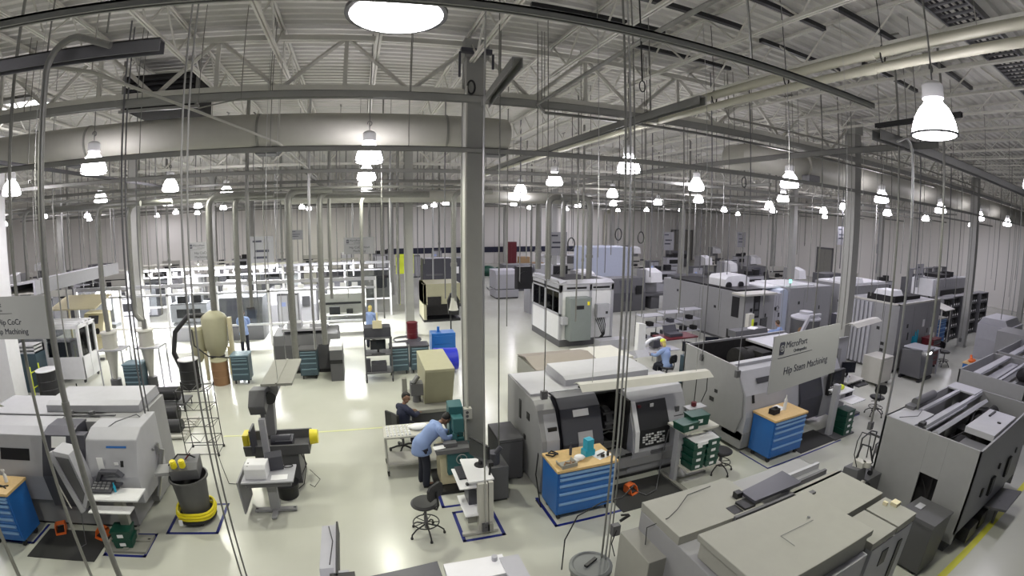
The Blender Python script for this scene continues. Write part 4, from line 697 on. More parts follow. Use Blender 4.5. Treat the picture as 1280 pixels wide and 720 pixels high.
pt(t, 'cover_panel', 'machine_light', [('B', .75, .05, H - .05, 2.2, .62, H + .06)], 'raised pale cover', bev=.006); pt(t, 'tray', 'machine_dark', [('B', .06, .1, H - .14, .7, .55, H - .12)]); pt(t, 'tool_bits', 'black', [('B', 1.7, .45, H + .06, 2.1, .49, H + .085), ('C', (1.5, .2, H + .06), (1.5, .2, H + .075), .04)])
pt(t, 'front_fittings', 'black', [('B', .8, -.03, .9, .9, 0, 1.05), ('B', 1.3, -.05, .75, 1.5, 0, 1.1), ('B', 1.6, -.04, 1.2, 1.66, 0, 1.3), ('B', 2.3, -.05, .8, 2.5, 0, 1.2), ('B', .5, -.12, .12, .95, .1, .4), ('B', 1.2, -.1, .1, 1.6, .1, .4), ('C', (2.9, -.02, 1.2), (2.9, 0, 1.2), .06)]); pt(t, 'drain_pan', 'machine_dark', [('P', 'x', [(-.45, .55), (.0, .45), (0, .4), (-.45, .5)], 1.5, 2.6), ('C', (1.9, -.2, 0), (1.9, -.2, .5), .03)])
pt(t, 'roof_motor', 'machine_dark', [('C', (1.0, 1.82, H + .08), (1.9, 1.82, H + .08), .09, None, 14), ('B', .75, 1.72, H, 1.0, 1.92, H + .06)]); pt(t, 'cable', 'black', [('T', [(.1, 1.7, H + .02), (.5, 1.5, H + .02), (.9, 1.6, H + .02)], .006, 5), ('B', .1, 1.2, H, .25, 1.3, H + .06)])
t = th('chip_bin', 'dark grey wheeled chip bin between the two right-hand machines', 'bin', (7.35, 2.15, 0)); pt(t, 'bin_body', 'machine_dark', [('P', 'y', [(.1, .05), (.7, .05), (.78, .95), (.02, .95)], 0, .62)], bev=.015); pt(t, 'lid', 'machine_dark', [('P', 'y', [(.0, .95), (.8, .95), (.8, .98), (.0, 1.03)], -.02, .64)], bev=.01); pt(t, 'lid_tag', 'machine_light', [('B', .3, .4, 1.015, .5, .52, 1.025)])
for x in (.15, .65): pt(t, 'caster', 'rubber', wheel(x, .1, .03))
t = th('hydraulic_unit', 'grey pump unit with gauges and looping hose beside the right machine', 'pump unit', (7.55, 3.75, 0)); pt(t, 'frame', 'machine_dark', [('P', 'x', [(0, 0), (.45, 0), (.4, 1.15), (.1, 1.2)], .0, .3), ('B', .3, .0, .0, .8, .45, .95)], bev=.01); pt(t, 'gauge', 'offwhite', [('C', (.1, -.02, .95), (.1, .02, .95), .07), ('C', (.28, .1, 1.2), (.28, .1, 1.3), .08), ('B', .12, .1, 1.15, .26, .3, 1.3)]); pt(t, 'valve', 'black', [('C', (.3, -.04, .85), (.3, .02, .85), .06), ('C', (.5, .1, 1.0), (.7, .2, 1.0), .05), ('B', .02, -.015, .55, .14, 0, .7)]); pt(t, 'hose', 'black', [('T', [(.1, .2, 1.2), (-.1, .2, 1.5), (-.1, .2, 1.75), (.1, .25, 1.85), (.35, .2, 1.75), (.4, .2, 1.3)], .01, 6), ('T', [(.2, .3, 1.3), (.3, .3, 1.55), (.45, .2, 1.5), (.5, .1, 1.2)], .02, 8)])

# ================================================================ machine behind the hanging sign
t = th('cnc_lathe', 'open-topped grey machine behind the hanging sign and its blue cabinet', 'machine tool', (7.9, 7.12, 0))
pt(t, 'side_panel', 'machine_grey', [('P', 'x', [(.25, .45), (.1, .9), (.15, 1.4), (.45, 2.02), (2.4, 2.12), (2.4, .45)], 0, .05)], bev=.008); pt(t, 'lower_side', 'machine_grey', [('P', 'x', [(.05, .1), (.0, .5), (.25, .52), (2.4, .5), (2.4, .1)], .05, .4), ('C', (.02, 1.2, .5), (.06, 1.2, .5), .05)], bev=.01)
pt(t, 'front_housing', 'machine_light', [('P', 'x', [(.05, .3), (.0, .9), (.1, 1.4), (.42, 1.9), (.75, 1.98), (.75, .3)], .05, 2.0), ('P', 'x', [(.05, .3), (.0, .9), (.12, 1.4), (.42, 1.86), (.75, 1.9), (.75, .3)], 3.0, 4.0)], bev=.015); pt(t, 'door', 'charcoal', [('P', 'x', [(-.02, .4), (-.06, 1.0), (.1, 1.45), (.4, 1.9), (.45, 1.88), (.1, 1.0), (.05, .4)], 2.0, 2.95)], bev=.01)
pt(t, 'rear_panel', 'machine_grey', [('B', 0, 2.35, .3, 4.0, 2.4, 2.1), ('B', 3.95, .6, .3, 4.0, 2.4, 2.0)]); pt(t, 'interior', 'matte_black', [('B', .05, .75, 1.2, 3.95, 2.35, 1.3), ('B', .05, .8, 1.3, .07, 2.35, 1.98), ('B', .05, 2.33, 1.3, 3.9, 2.35, 2.05), ('C', (1.1, 1.6, 1.72), (1.35, 1.6, 1.72), .34, None, 12), ('C', (1.35, 1.6, 1.72), (1.9, 1.65, 1.75), .22, None, 10), ('B', 1.7, 1.2, 1.4, 2.1, 1.9, 1.95), ('C', (1.0, 1.3, 1.5), (1.5, 1.3, 1.5), .2)]); pt(t, 'roof_rail', 'machine_light', [('B', .05, .62, 1.95, 2.9, .8, 2.02), ('B', 2.2, 1.2, 1.98, 4.0, 2.4, 2.04), ('B', .6, .95, 1.85, 2.6, 1.1, 1.9)], bev=.008)
pt(t, 'vents', 'black', [('B', -.012, 1.0, 1.2, 0, 1.1, 1.28), ('B', -.012, 1.1, .95, 0, 1.25, 1.05), ('P', 'x', [(.2, 1.62), (.27, 1.72), (.26, 1.73), (.19, 1.62)], .5, 1.3), ('P', 'x', [(.05, 1.22), (.1, 1.4), (.09, 1.4), (.04, 1.22)], .25, .33)])
cpn = pt(t, 'control_panel', 'black', [('B', 3.1, -.12, .95, 3.8, -.02, 1.6)], bev=.008); pt(cpn, 'screen', 'screen', [('B', 3.2, -.13, 1.25, 3.6, -.12, 1.55)]); pt(cpn, 'buttons', 'white', [('B', 3.15 + i*.08, -.13, 1.0 + j*.08, 3.19 + i*.08, -.12, 1.03 + j*.08) for i in range(7) for j in range(3)])
tool_cabinet('tool_cabinet', 'blue drawer cabinet on casters in front of the hanging sign machine', (8.15, 6.4, 0), 1.15, .68, 1.08, 5)
one('tissue_box', 'dark box of wipes on the cabinet below the hanging sign', 'box', 'matte_black', [('B', -.12, -.08, 0, .12, .08, .12), ('E', (.05, 0, .13), (.05, .04, .03))], (8.45, 6.72, 1.08), .1)
papers('pinkish pile of cloths on the cabinet below the hanging sign', (8.75, 6.85, 1.08), .2, .22, .2, 8)
for i, (x, y) in enumerate(((8.86, 6.76), (9.12, 6.95))): one('squeeze_bottle', ('left' if i == 0 else 'right') + ' white squeeze bottle on the cabinet below the hanging sign', 'bottle', 'white', [('L', 0, 0, [(.04, 0), (.04, .14), (.015, .19), (.012, .25)])], (x, y, 1.08))
pedal('orange foot pedal at the back of the mat behind the sign cabinet', (9.85, 6.98, .012), .2)
t = th('tote_stand', 'grey shelf stand with sloped white tops and green totes beyond the sign', 'stand', (11.1, 6.62, 0)); pt(t, 'post', 'machine_light', [('B', -.35, -.05, 0, -.2, .1, 1.4)]); pt(t, 'upper_top', 'white', [('B', -.25, -.1, 1.15, .45, .3, 1.18)]); pt(t, 'lower_top', 'white', [('B', -.2, -.45, .98, .5, -.05, 1.01)]); pt(t, 'foot', 'machine_dark', [('B', -.4, -.3, 0, .5, .35, .04)])
for j in range(4): tote('green tote in the stack under the sloped white tops beyond the sign', (11.25, 6.5, .04 + .17 * j), .0, .4, .34, .17, 'totes stacked beyond the sign')
one('yellow_cap', 'bright yellow cap on the tote stand beyond the sign', 'cap', 'hi_vis', [('E', (0, 0, .06), (.09, .09, .07))], (11.2, 6.75, 1.18))
papers('loose papers on the tote stand beyond the sign', (11.3, 6.4, 1.01), .1, .3, .22, 2)
t = th('computer_stand', 'grey computer stand with a monitor right of the hanging sign', 'stand', (12.6, 7.45, 0)); pt(t, 'desktop', 'offwhite', [('B', -.4, -.3, 1.02, .5, .3, 1.05)]); pt(t, 'column', 'machine_grey', [('B', -.35, -.1, .05, -.1, .3, 1.02), ('B', -.3, .25, 1.05, -.15, .35, 1.9)]); pt(t, 'backboard', 'machine_light', [('B', -.35, .3, 1.3, .25, .34, 2.2)]); pt(t, 'foot', 'machine_dark', [('B', -.45, -.4, 0, .45, .35, .05)]); pt(t, 'keyboard_tray', 'black', [('B', -.1, -.5, .93, .45, -.2, .96)]); pt(t, 'pc_box', 'charcoal', [('B', .12, -.1, .35, .3, .3, .85)])
monitor('monitor on the grey computer stand right of the sign', (12.75, 7.55, 1.05), -.4)
one('small_bottles', 'white bottle on the grey computer stand right of the sign', 'bottle', 'white', [('L', 0, 0, [(.035, 0), (.035, .15), (.012, .2)])], (12.3, 7.25, 1.05))
stool('black stool at the grey computer stand right of the sign', (13.4, 6.75, 0), -.8, .55)
trough('yellowish strip light hanging right of the sign', (12.5, 7.1, 2.75), 1.8, .12, .42)
q0 = at_z(722, 485, 2.42); q1 = at_z(884, 467, 2.42); trough('long pale strip light over the control side of the open-door lathe', (q0 + q1) / 2, (q1 - q0).length, math.atan2(q1.y - q0.y, q1.x - q0.x), .44)
t = th('hand_cart_frame', 'small black hose reel frame on the floor beyond the right machine', 'hose reel', (10.4, 5.0, 0)); pt(t, 'frame', 'black', [('T', [(0, 0, 0), (0, 0, .5), (.4, 0, .6), (.7, 0, .5), (.7, 0, 0)], .02, 6), ('T', [(0, .4, 0), (0, .4, .5), (.4, .4, .6), (.7, .4, .5), (.7, .4, 0)], .02, 6), ('C', (.35, 0, .55), (.35, .4, .55), .03)])
# open-topped machines continuing at the right edge
for i, (x, y, lab) in enumerate(((13.6, 2.6, 'grey machine with a recessed roof at the right edge, behind the open-topped one'), (17.2, 2.6, 'second recessed-roof machine at the right edge, further off'))):
    t = th('cnc_lathe', lab, 'machine tool', (x, y, 0)); pt(t, 'housing', 'machine_grey', [('B', 0, 0, .0, 3.2, 1.9, 1.6), ('B', 0, 0, 1.6, .05, 1.9, 1.95), ('B', 0, 0, 1.6, 3.2, .05, 1.95), ('B', 0, 1.85, 1.6, 3.2, 1.9, 1.95), ('B', 3.15, 0, 1.6, 3.2, 1.9, 1.95)], bev=.01); pt(t, 'roof_rail', 'machine_light', [('B', .05, 1.3, 1.9, 3.15, 1.5, 1.96), ('B', .05, .7, 1.9, 3.15, .78, 1.96), ('B', .05, 1.0, 1.75, 3.1, 1.25, 1.8)]); pt(t, 'interior', 'matte_black', [('B', .1, .1, 1.6, 3.1, .6, 1.64), ('E', (2.2, .5, 1.75), (.5, .3, .2))]); pt(t, 'panel_seams', 'machine_dark', [('B', 1.2, -.01, .2, 1.22, 0, 1.9), ('B', 2.3, -.01, .2, 2.32, 0, 1.9), ('B', 0, -.01, .1, 3.2, 0, .16)])

# ================================================================ white walled machine enclosure in the middle
t = th('machine_enclosure', 'big white-panelled machine enclosure with side windows in the middle of the hall', 'machine tool', (7.75, 17.3, 0))
W, D, H = 2.5, 3.2, 2.62
pt(t, 'frame', 'machine_light', [('B', 0, 0, .3, .12, .12, H), ('B', 0, D - .12, .3, .12, D, H), ('B', W - .12, 0, .3, W, .12, H), ('B', 0, D/2 - .06, .3, .1, D/2 + .06, H), ('B', 0, 0, 1.3, .08, D, 1.4), ('B', 0, 0, H - .35, .08, D, H), ('B', 0, 0, H - .3, W, .08, H), ('B', 1.35, 0, .3, 1.45, .1, H), ('P', 'x', [(-.0, H), (.25, H + .14), (D - .1, H + .14), (D, H)], .0, .12)], bev=.01)
pt(t, 'roof_rim', 'machine_light', [('P', 'x', [(0, H - .05), (-.02, H), (.3, H + .13), (.34, H + .1)], 0, W), ('P', 'y', [(0, H - .05), (-.02, H), (.28, H + .13), (.32, H + .1)], .0, D), ('B', W - .3, .3, H, W, D, H + .12)], bev=.005); pt(t, 'roof_well', 'matte_black', [('B', .2, .3, H - .1, W - .2, D - .1, H + .02)]); pt(t, 'plinth', 'machine_dark', [('B', .02, .02, 0, W, D, .3)])
for y in (.12, D/2 + .06): pt(t, 'window', 'glass', [('B', .02, y, 1.4, .03, y + D/2 - .18, H - .35)]); pt(t, 'window_mullion', 'machine_dark', [('B', .0, y + .6, 1.4, .03, y + .65, H - .35)]); pt(t, 'side_panel', 'white', [('B', .01, y, .3, .05, y + D/2 - .18, 1.3)]); pt(t, 'window_slot', 'black', [('B', -.004, y, H - .28, .0, y + D/2 - .2, H - .2)])
pt(t, 'inner_machine', 'machine_dark', [('B', .6, .5, .3, 1.9, 2.7, 1.9), ('C', (.5, 1.0, 1.5), (.9, 1.0, 1.5), .2), ('C', (.4, 2.2, 1.6), (.4, 2.2, 2.3), .1)]); pt(t, 'front_panel', 'white', [('B', 1.45, .03, .3, W - .12, .08, H - .3), ('B', .12, .03, .3, 1.35, .08, H - .3)]); pt(t, 'front_slot', 'black', [('B', .3, -.006, H - .22, 1.2, 0, H - .14), ('B', 1.5, -.006, H - .22, W - .2, 0, H - .14)])
cb = pt(t, 'electrical_cabinet', 'cabinet_sage', [('B', .25, -.5, .35, 1.2, 0, 2.1)], 'grey-green electrical cabinet on the front', bev=.01); pt(cb, 'readout', 'black', [('B', .5, -.51, 1.65, .85, -.5, 1.8)]); pt(cb, 'warning_label', 'yellow', [('B', 1.0, -.51, 1.8, 1.1, -.5, 1.95)]); pt(cb, 'side_box', 'machine_light', [('B', .02, -.3, 1.0, .25, -.05, 1.3)])
jb = pt(t, 'junction_box', 'machine_light', [('B', 1.6, -.25, 1.2, 2.2, 0, 1.75)], bev=.01); pt(jb, 'box_knob', 'black', [('B', 2.0, -.262, 1.35, 2.1, -.25, 1.45)]); pt(t, 'hoses', 'black', [('T', [(1.6 + .1*i, -.1, 1.15), (1.65 + .08*i, -.3, .9), (1.8 + .03*i, -.35, .5), (1.4, -.4 - .05*i, .15)], .02, 5) for i in range(5)])
t = th('coolant_tank', 'pale tank and hose tangle at the foot of the white enclosure', 'tank', (9.0, 16.1, 0)); pt(t, 'tank_body', 'machine_light', [('B', 0, 0, 0, 1.3, .5, .45)]); pt(t, 'white_cap', 'paper', [('C', (-.3, .1, 0), (-.3, .1, .2), .18)])
# tan/brown covered machine behind the open-door lathe
t = th('covered_machine', 'low machine with a bowed brown sheet cover behind the open-door lathe', 'machine tool', (4.2, 10.7, 0))
pt(t, 'housing', 'machine_warm', [('B', 0, 0, 0, 3.0, 1.5, 1.4)], bev=.015); pt(t, 'brown_cover', 'brown_sheet', [('P', 'x', [(.0, 1.42), (.2, 1.44), (.9, 1.54), (1.5, 1.44), (1.5, 1.42), (.9, 1.5), (.2, 1.41)], .0, 1.9)], 'bowed brown sheet'); pt(t, 'pale_cover', 'offwhite', [('B', 1.6, .2, 1.4, 3.0, 1.5, 1.46)], 'pale roof panel')

# ================================================================ office corner behind the open-door lathe
t = desk_T('long grey bench in front of the person in the yellow cap', (8.4, 13.0, 0), .1, 1.6, .7, .8, 'machine_light', 'machine_grey', 'workbench')
t = th('gantry_post', 'white tapered column standing on the bench ahead of the yellow-capped person', 'fixture', (8.75, 12.9, .8)); pt(t, 'post', 'white', [('P', 'y', [(-.16, 0), (.16, 0), (.14, 1.05), (-.14, 1.1)], -.1, .1)], bev=.02); pt(t, 'base', 'machine_light', [('P', 'x', [(-.3, 0), (.3, 0), (.2, .1), (-.1, .2)], -.25, .25)])
t = th('microscope', 'white-armed inspection scope over the seated yellow-capped person', 'microscope', (9.75, 13.3, .8)); pt(t, 'arm', 'white', [('T', [(-.7, 0, .1), (-.3, 0, .35), (.1, 0, .4), (.35, 0, .25)], .06, 10)]); pt(t, 'head', 'charcoal', [('B', -.25, -.15, .1, .15, .15, .35)], bev=.02); pt(t, 'base', 'machine_grey', [('B', -.2, -.2, 0, .2, .2, .05), ('C', (0, 0, .05), (0, 0, .4), .07)])
t = desk_T('bench under the white-armed inspection scope', (9.9, 13.3, 0), 0, 1.3, .7, .8, 'machine_light', 'machine_grey', 'workbench')
t = th('work_table', 'dark red topped table with black cases beyond the yellow-capped person', 'table', (11.1, 14.0, 0)); pt(t, 'tabletop', 'red', [('B', -.8, -.4, .95, .8, .4, 1.0)])
for x in (-.75, .75):
    for y in (-.35, .35): pt(t, 'leg', 'steel', [('C', (x, y, 0), (x, y, .95), .025)])
one('black_case', 'open black case on the red-topped table', 'case', 'charcoal', [('B', -.3, -.2, 0, .3, .2, .12), ('P', 'x', [(.2, .1), (.24, .1), (.35, .35), (.3, .36)], -.3, .3)], (11.0, 14.0, 1.0), bev=.01)
one('slate_cabinet', 'dark slate cabinet with papers on top right of the yellow-capped person', 'cabinet', 'slate_blue', [('B', 0, 0, 0, 1.1, .75, .95)], (9.75, 11.2, 0), bev=.012)
papers('scattered white papers on the slate cabinet', (10.2, 11.5, .95), .2, .6, .4, 6)
one('paper_carton', 'white carton on the slate cabinet beside the yellow-capped person', 'carton', 'paper', [('B', -.18, -.12, 0, .18, .12, .3)], (10.35, 11.8, .95), .1)
t = desk_T('desk piled with papers behind the slate cabinet', (11.2, 12.4, 0), 0, 1.4, .6, .8, 'white', 'machine_grey', 'workbench')
monitor('black monitor on the paper-piled desk', (11.6, 12.5, .8), -.5)
monitor('monitor in front of the yellow-capped person', (9.95, 11.75, .95), -.9)
keyboard('dark keyboard tray left of the yellow-capped person', (8.9, 12.75, .8), 0)
one('paper_fold', 'folded white card on the desk beside the slate cabinet', 'paper', 'paper', [('P', 'x', [(-.1, 0), (.1, 0), (.0, .2)], -.15, .15)], (11.0, 12.3, .8))
stool('black stool under the yellow-capped person', (9.35, 12.1, 0), .25, .55)
for i in range(3):
    t = th('shelf_rack', '%s of the open wire shelf racks between the enclosure and the grey cabinets' % ('leftmost', 'middle', 'rightmost')[i], 'rack', (10.8 + i * 1.3, 15.8 + .3 * i, 0))
    for z in (.4, .9, 1.35): pt(t, 'shelf', 'machine_light', [('B', 0, 0, z, 1.1, .6, z + .03)])
    for x in (.02, 1.08):
        for y in (.02, .58): pt(t, 'leg', 'steel', [('C', (x, y, 0), (x, y, 1.5), .018)])
    pt(t, 'contents', 'charcoal' if i % 2 else 'matte_black', [('B', .1 + k*.3, .1, .43 + .5*(k % 2), .32 + k*.3, .4, .6 + .5*(k % 2)) for k in range(3)])
# beige gantry machine beyond the sign machine
t = th('bench_gantry', 'grey two-legged measuring arm with papers on top, left of the sign machine roof', 'fixture', (12.3, 11.4, 0)); pt(t, 'beam', 'machine_dark', [('P', 'x', [(-.2, 1.5), (.2, 1.5), (.25, 1.72), (-.15, 1.72)], -.8, .8)], bev=.01); pt(t, 'leg', 'machine_grey', [('B', -.5, -.15, 0, -.2, .15, 1.5)]); pt(t, 'leg', 'machine_grey', [('B', .4, -.15, 0, .65, .15, 1.5)])
papers('crumpled papers on the measuring arm', (12.5, 11.4, 1.72), .4, .4, .25, 6)
for i, (x, y) in enumerate(((11.5, 10.3), (11.8, 10.2))): one('spray_bottle', ('left' if i == 0 else 'right') + ' white spray bottle behind the sign machine', 'bottle', 'white', [('L', 0, 0, [(.05, 0), (.05, .2), (.02, .27), (.03, .33)])], (x, y, 1.25))
one('bench_shelf', 'dark low bench holding the spray bottles behind the sign machine', 'bench', 'machine_dark', [('B', 0, 0, 0, 1.2, .5, .06), ('B', 0, 0, .06, .05, .5, 1.2), ('B', 1.15, 0, .06, 1.2, .5, 1.2), ('B', 0, 0, 1.2, 1.2, .5, 1.25)], (11.2, 10.0, 0))

# ================================================================ big grey cabinets at the right
def big_cab(label, x, y, w, d, h, m='machine_grey', extra=()):
    t = th('machining_center', label, 'machine tool', (x, y, 0))
    pt(t, 'housing', m, [('B', 0, 0, .12, w, d, h)], bev=.02); pt(t, 'plinth', 'machine_dark', [('B', .05, .05, 0, w - .05, d - .05, .12)])
    pt(t, 'panel_seams', 'machine_dark', [('B', w*k/3 - .006, -.004, .2, w*k/3 + .006, 0, h - .1) for k in (1, 2)] + [('B', -.004, d*k/4 - .006, .2, 0, d*k/4 + .006, h - .1) for k in (1, 2, 3)])
    pt(t, 'small_vents', 'black', [('B', -.006, d*.3, h*.6, 0, d*.3 + .14, h*.6 + .12), ('B', -.006, d*.78, h*.75, 0, d*.78 + .14, h*.75 + .12), ('B', w*.2, -.006, h*.65, w*.2 + .15, 0, h*.65 + .15), ('B', w*.7, -.006, h*.5, w*.7 + .1, 0, h*.5 + .2)])
    for n, mm, s in extra: pt(t, n, mm, s)
    return t
big_cab('long grey machine housing with dark slots, right of the enclosure', 15.3, 14.6, 2.0, 6.0, 2.3, extra=(
    ('end_canopy', 'offwhite', [('B', -.5, -.5, 2.28, 1.6, .3, 2.36)]), ('dark_slots', 'black', [('B', -.02, .3, 1.2, .0, .75, 2.1), ('B', -.02, .7, .2, 0, .95, .6), ('B', .6, -.02, 1.2, 1.0, 0, 2.2), ('B', .6, -.02, .5, .95, 0, 1.0), ('B', .15, -.02, .3, .4, 0, .6)]), ('slot_contents', 'machine_dark', [('B', .65, -.03, 1.3, .95, -.01, 1.5), ('B', .7, -.03, 1.6, .9, -.01, 1.9)]),
    ('white_loader', 'white', [('P', 'y', [(.3, 2.35), (1.9, 2.35), (1.9, 2.75), (1.6, 2.9), (.5, 2.85), (.3, 2.7)], 1.6, 2.8)]), ('roof_gear', 'black', [('C', (.5, 1.5, 2.45), (.5, 1.7, 2.45), .15), ('C', (1.3, 1.5, 2.45), (1.3, 1.7, 2.45), .15), ('B', .1, .6, 2.3, 1.8, 5.5, 2.38)])))
t = th('signal_post', 'pale upright pendant with a yellow label in front of the grey machine housing', 'control pendant', (13.9, 12.9, 0)); pt(t, 'post', 'offwhite', [('B', -.15, -.1, .0, .15, .1, 1.85)], bev=.01); pt(t, 'yellow_label', 'hi_vis', [('B', .02, -.11, 1.35, .14, -.1, 1.65)])
big_cab('grey machine with a rounded pale blue front, under the green signal lamp', 18.9, 15.0, 3.6, 2.6, 2.35, extra=(('rounded_front', 'pale_blue', [('P', 'y', [(-.9, .1), (.0, .1), (.0, 2.2), (-.2, 2.32), (-.6, 2.25), (-.8, 2.0)], .1, 2.4)]), ('roof_white', 'white', [('B', .0, .3, 2.36, 2.4, 2.4, 2.42), ('B', -1.2, .6, 2.3, .2, 2.2, 2.38)])))
big_cab('grey machine wall behind the second, at the centre right', 23.4, 14.2, 4.2, 2.6, 2.4, extra=(('white_roof', 'white', [('B', .0, .2, 2.4, 4.0, 2.4, 2.5), ('P', 'x', [(.2, 2.5), (.3, 2.75), (1.5, 2.7), (1.8, 2.5)], .2, 1.4)]),))
big_cab('narrow white-fronted machine between the blue-fronted one and the long housing', 17.35, 14.7, .6, 1.8, 2.2, 'machine_light', extra=(('cable_loop', 'black', [('T', arc((.3, -.03, 1.5), .12, 0, 300, 12), .012, 5)]),))
big_cab('large grey machine housing at the right, red tool chest before it', 18.0, 8.7, 4.2, 2.6, 2.6, extra=(('corrugated_side', 'machine_light', [('B', -.08, i*.2 + 1.2, .1, -.0, i*.2 + 1.32, 2.55) for i in range(7)]), ('roof_rim', 'offwhite', [('B', 0, 0, 2.6, 4.2, .08, 2.66), ('B', 0, 0, 2.6, .08, 2.6, 2.66)]), ('roof_plant', 'matte_black', [('B', .5, .5, 2.6, 1.6, 1.8, 2.85), ('B', 2.0, .7, 2.6, 3.4, 2.2, 2.75)]), ('grille_panels', 'black', [('B', -.012, .5, 1.0, 0, .65, 1.12), ('B', -.012, .5, .75, 0, .65, .87), ('B', 1.0, -.01, 1.2, 1.1, 0, 1.5), ('B', .3, -.01, 1.4, .45, 0, 1.6)]), ('notices', 'paper', [('B', 2.4, -.012, 1.6, 2.6, 0, 1.9), ('B', 3.3, -.012, 1.2, 3.5, 0, 1.5)]), ('hose_hangers', 'cyan', [('B', 1.5, -.1, .9, 1.9, 0, 1.3), ('C', (1.6, -.1, 1.0), (1.6, -.1, 1.5), .03), ('C', (1.8, -.1, 1.0), (1.8, -.1, 1.55), .03)]), ('white_hood', 'white', [('P', 'x', [(.6, 2.85), (.7, 3.05), (1.4, 3.05), (1.5, 2.85)], .5, 1.4)])))
t = th('tumbling_bowl', 'dark rounded vibratory bowl on a sloped grey stand behind the sign', 'finishing machine', (16.6, 12.2, 0)); pt(t, 'bowl', 'machine_dark', [('L', 0, 0, [(.5, .7), (.62, .8), (.62, 1.6), (.6, 1.62)], 24)]); pt(t, 'lid', 'machine_light', [('L', 0, 0, [(.64, 1.6), (.64, 1.66), (.3, 1.8), (.28, 1.9), (.02, 1.9)], 24)]); pt(t, 'sloped_chute', 'machine_light', [('P', 'y', [(-1.3, .6), (-1.1, .6), (-.3, 1.75), (.4, 1.75), (.4, 1.85), (-.4, 1.85)], -.5, -.4)]); pt(t, 'stand', 'black', [('B', -.5, -.4, 0, .5, .4, .7)]); pt(t, 'dial', 'brown', [('C', (-.62, -.3, 1.2), (-.66, -.3, 1.2), .15)])
monitor('black monitor by the man in blue behind the sign', (15.3, 13.4, .95), .3, s=1.3)
desk_T('desk of the man in blue behind the sign', (15.2, 13.55, 0), 0, 1.3, .6, .95, 'white', 'machine_grey', 'workbench')
for i in range(2): one('cabinet_box', '%s of two black boxes beside the ribbed panel' % ('upper', 'lower')[i], 'box', 'charcoal', [('B', 0, 0, 0, .55, .5, .6)], (17.6, 11.1, 1.25 - .65 * i + .01))
one('plinth_box', 'grey plinth carrying the two black boxes', 'plinth', 'machine_dark', [('B', 0, 0, 0, .6, .55, .6)], (17.58, 11.08, 0))
t = th('wheeled_cabinet', 'beige wheeled electrical cabinet on the floor at the right', 'cabinet', (15.9, 8.1, 0)); pt(t, 'casing', 'offwhite', [('B', 0, 0, .1, .95, .75, 1.0)], bev=.02); pt(t, 'door', 'offwhite', [('B', .96, .1, .2, .99, .65, .9), ('B', .1, -.02, .2, .85, 0, .9)]); pt(t, 'feet', 'black', [('B', x, y, 0, x + .08, y + .08, .1) for x in (.05, .8) for y in (.05, .6)])
t = th('parts_washer', 'blue-grey tank unit with a lit lid in front of the large grey housing', 'washer', (17.9, 7.4, 0)); pt(t, 'tank', 'machine_dark', [('P', 'x', [(0, .15), (.9, .15), (.9, 1.1), (.1, 1.2)], 0, 1.2)], bev=.02); pt(t, 'lid', 'machine_light', [('B', .1, .0, 1.15, 1.1, .9, 1.2)]); pt(t, 'lamp_strip', 'tube_glow', [('B', .3, -.03, 1.0, .75, -.01, 1.08)]); pt(t, 'feet', 'black', [('B', 0, 0, 0, 1.2, .1, .1), ('B', 0, .8, 0, 1.2, .9, .1)]); pt(t, 'side_table', 'machine_light', [('B', 1.2, .1, 1.0, 2.0, .7, 1.04), ('C', (1.95, .15, 0), (1.95, .15, 1.0), .03)])
tool_cabinet('tool_chest', 'dark red tool chest against the large grey housing', (20.1, 7.95, 0), .8, .55, 1.25, 6, 'red', 'machine_dark', 'red')
for x in (20.35, 20.6): one('small_bottle', ('left' if x < 20.5 else 'right') + ' pale bottle on the dark red tool chest', 'bottle', 'offwhite', [('L', 0, 0, [(.04, 0), (.04, .15), (.02, .2)])], (x, 8.2, 1.25))
stool('dark stool beyond the dark red tool chest', (21.5, 7.9, 0), -2, .6)
tool_cabinet('tool_cabinet', 'tall blue drawer cabinet at the far right before the black bins', (23.9, 9.4, 0), 1.2, .7, 1.5, 7, top='offwhite')
one('bench_awning', 'tilted pale sheet over the far blue drawer cabinet', 'awning', 'offwhite', [('P', 'x', [(-.5, .0), (.6, .25), (.6, .28), (-.5, .03)], 0, 1.3), ('C', (.04, -.3, -1.92), (.04, -.3, .05), .03), ('C', (1.26, -.3, -1.92), (1.26, -.3, .05), .03)], (23.85, 9.55, 1.92))
tool_cabinet('tool_cabinet', 'small bright blue cart of drawers at the end of the right-hand machines', (19.2, 5.75, 0), .6, .5, .9, 4, mh='white')
one('parts_pile', 'heap of brass-coloured parts on the small blue cart', 'parts', 'orange', [('E', (0, 0, .06), (.2, .15, .08)), ('C', (-.1, 0, .1), (.1, .1, .2), .05)], (19.5, 6.0, .9))
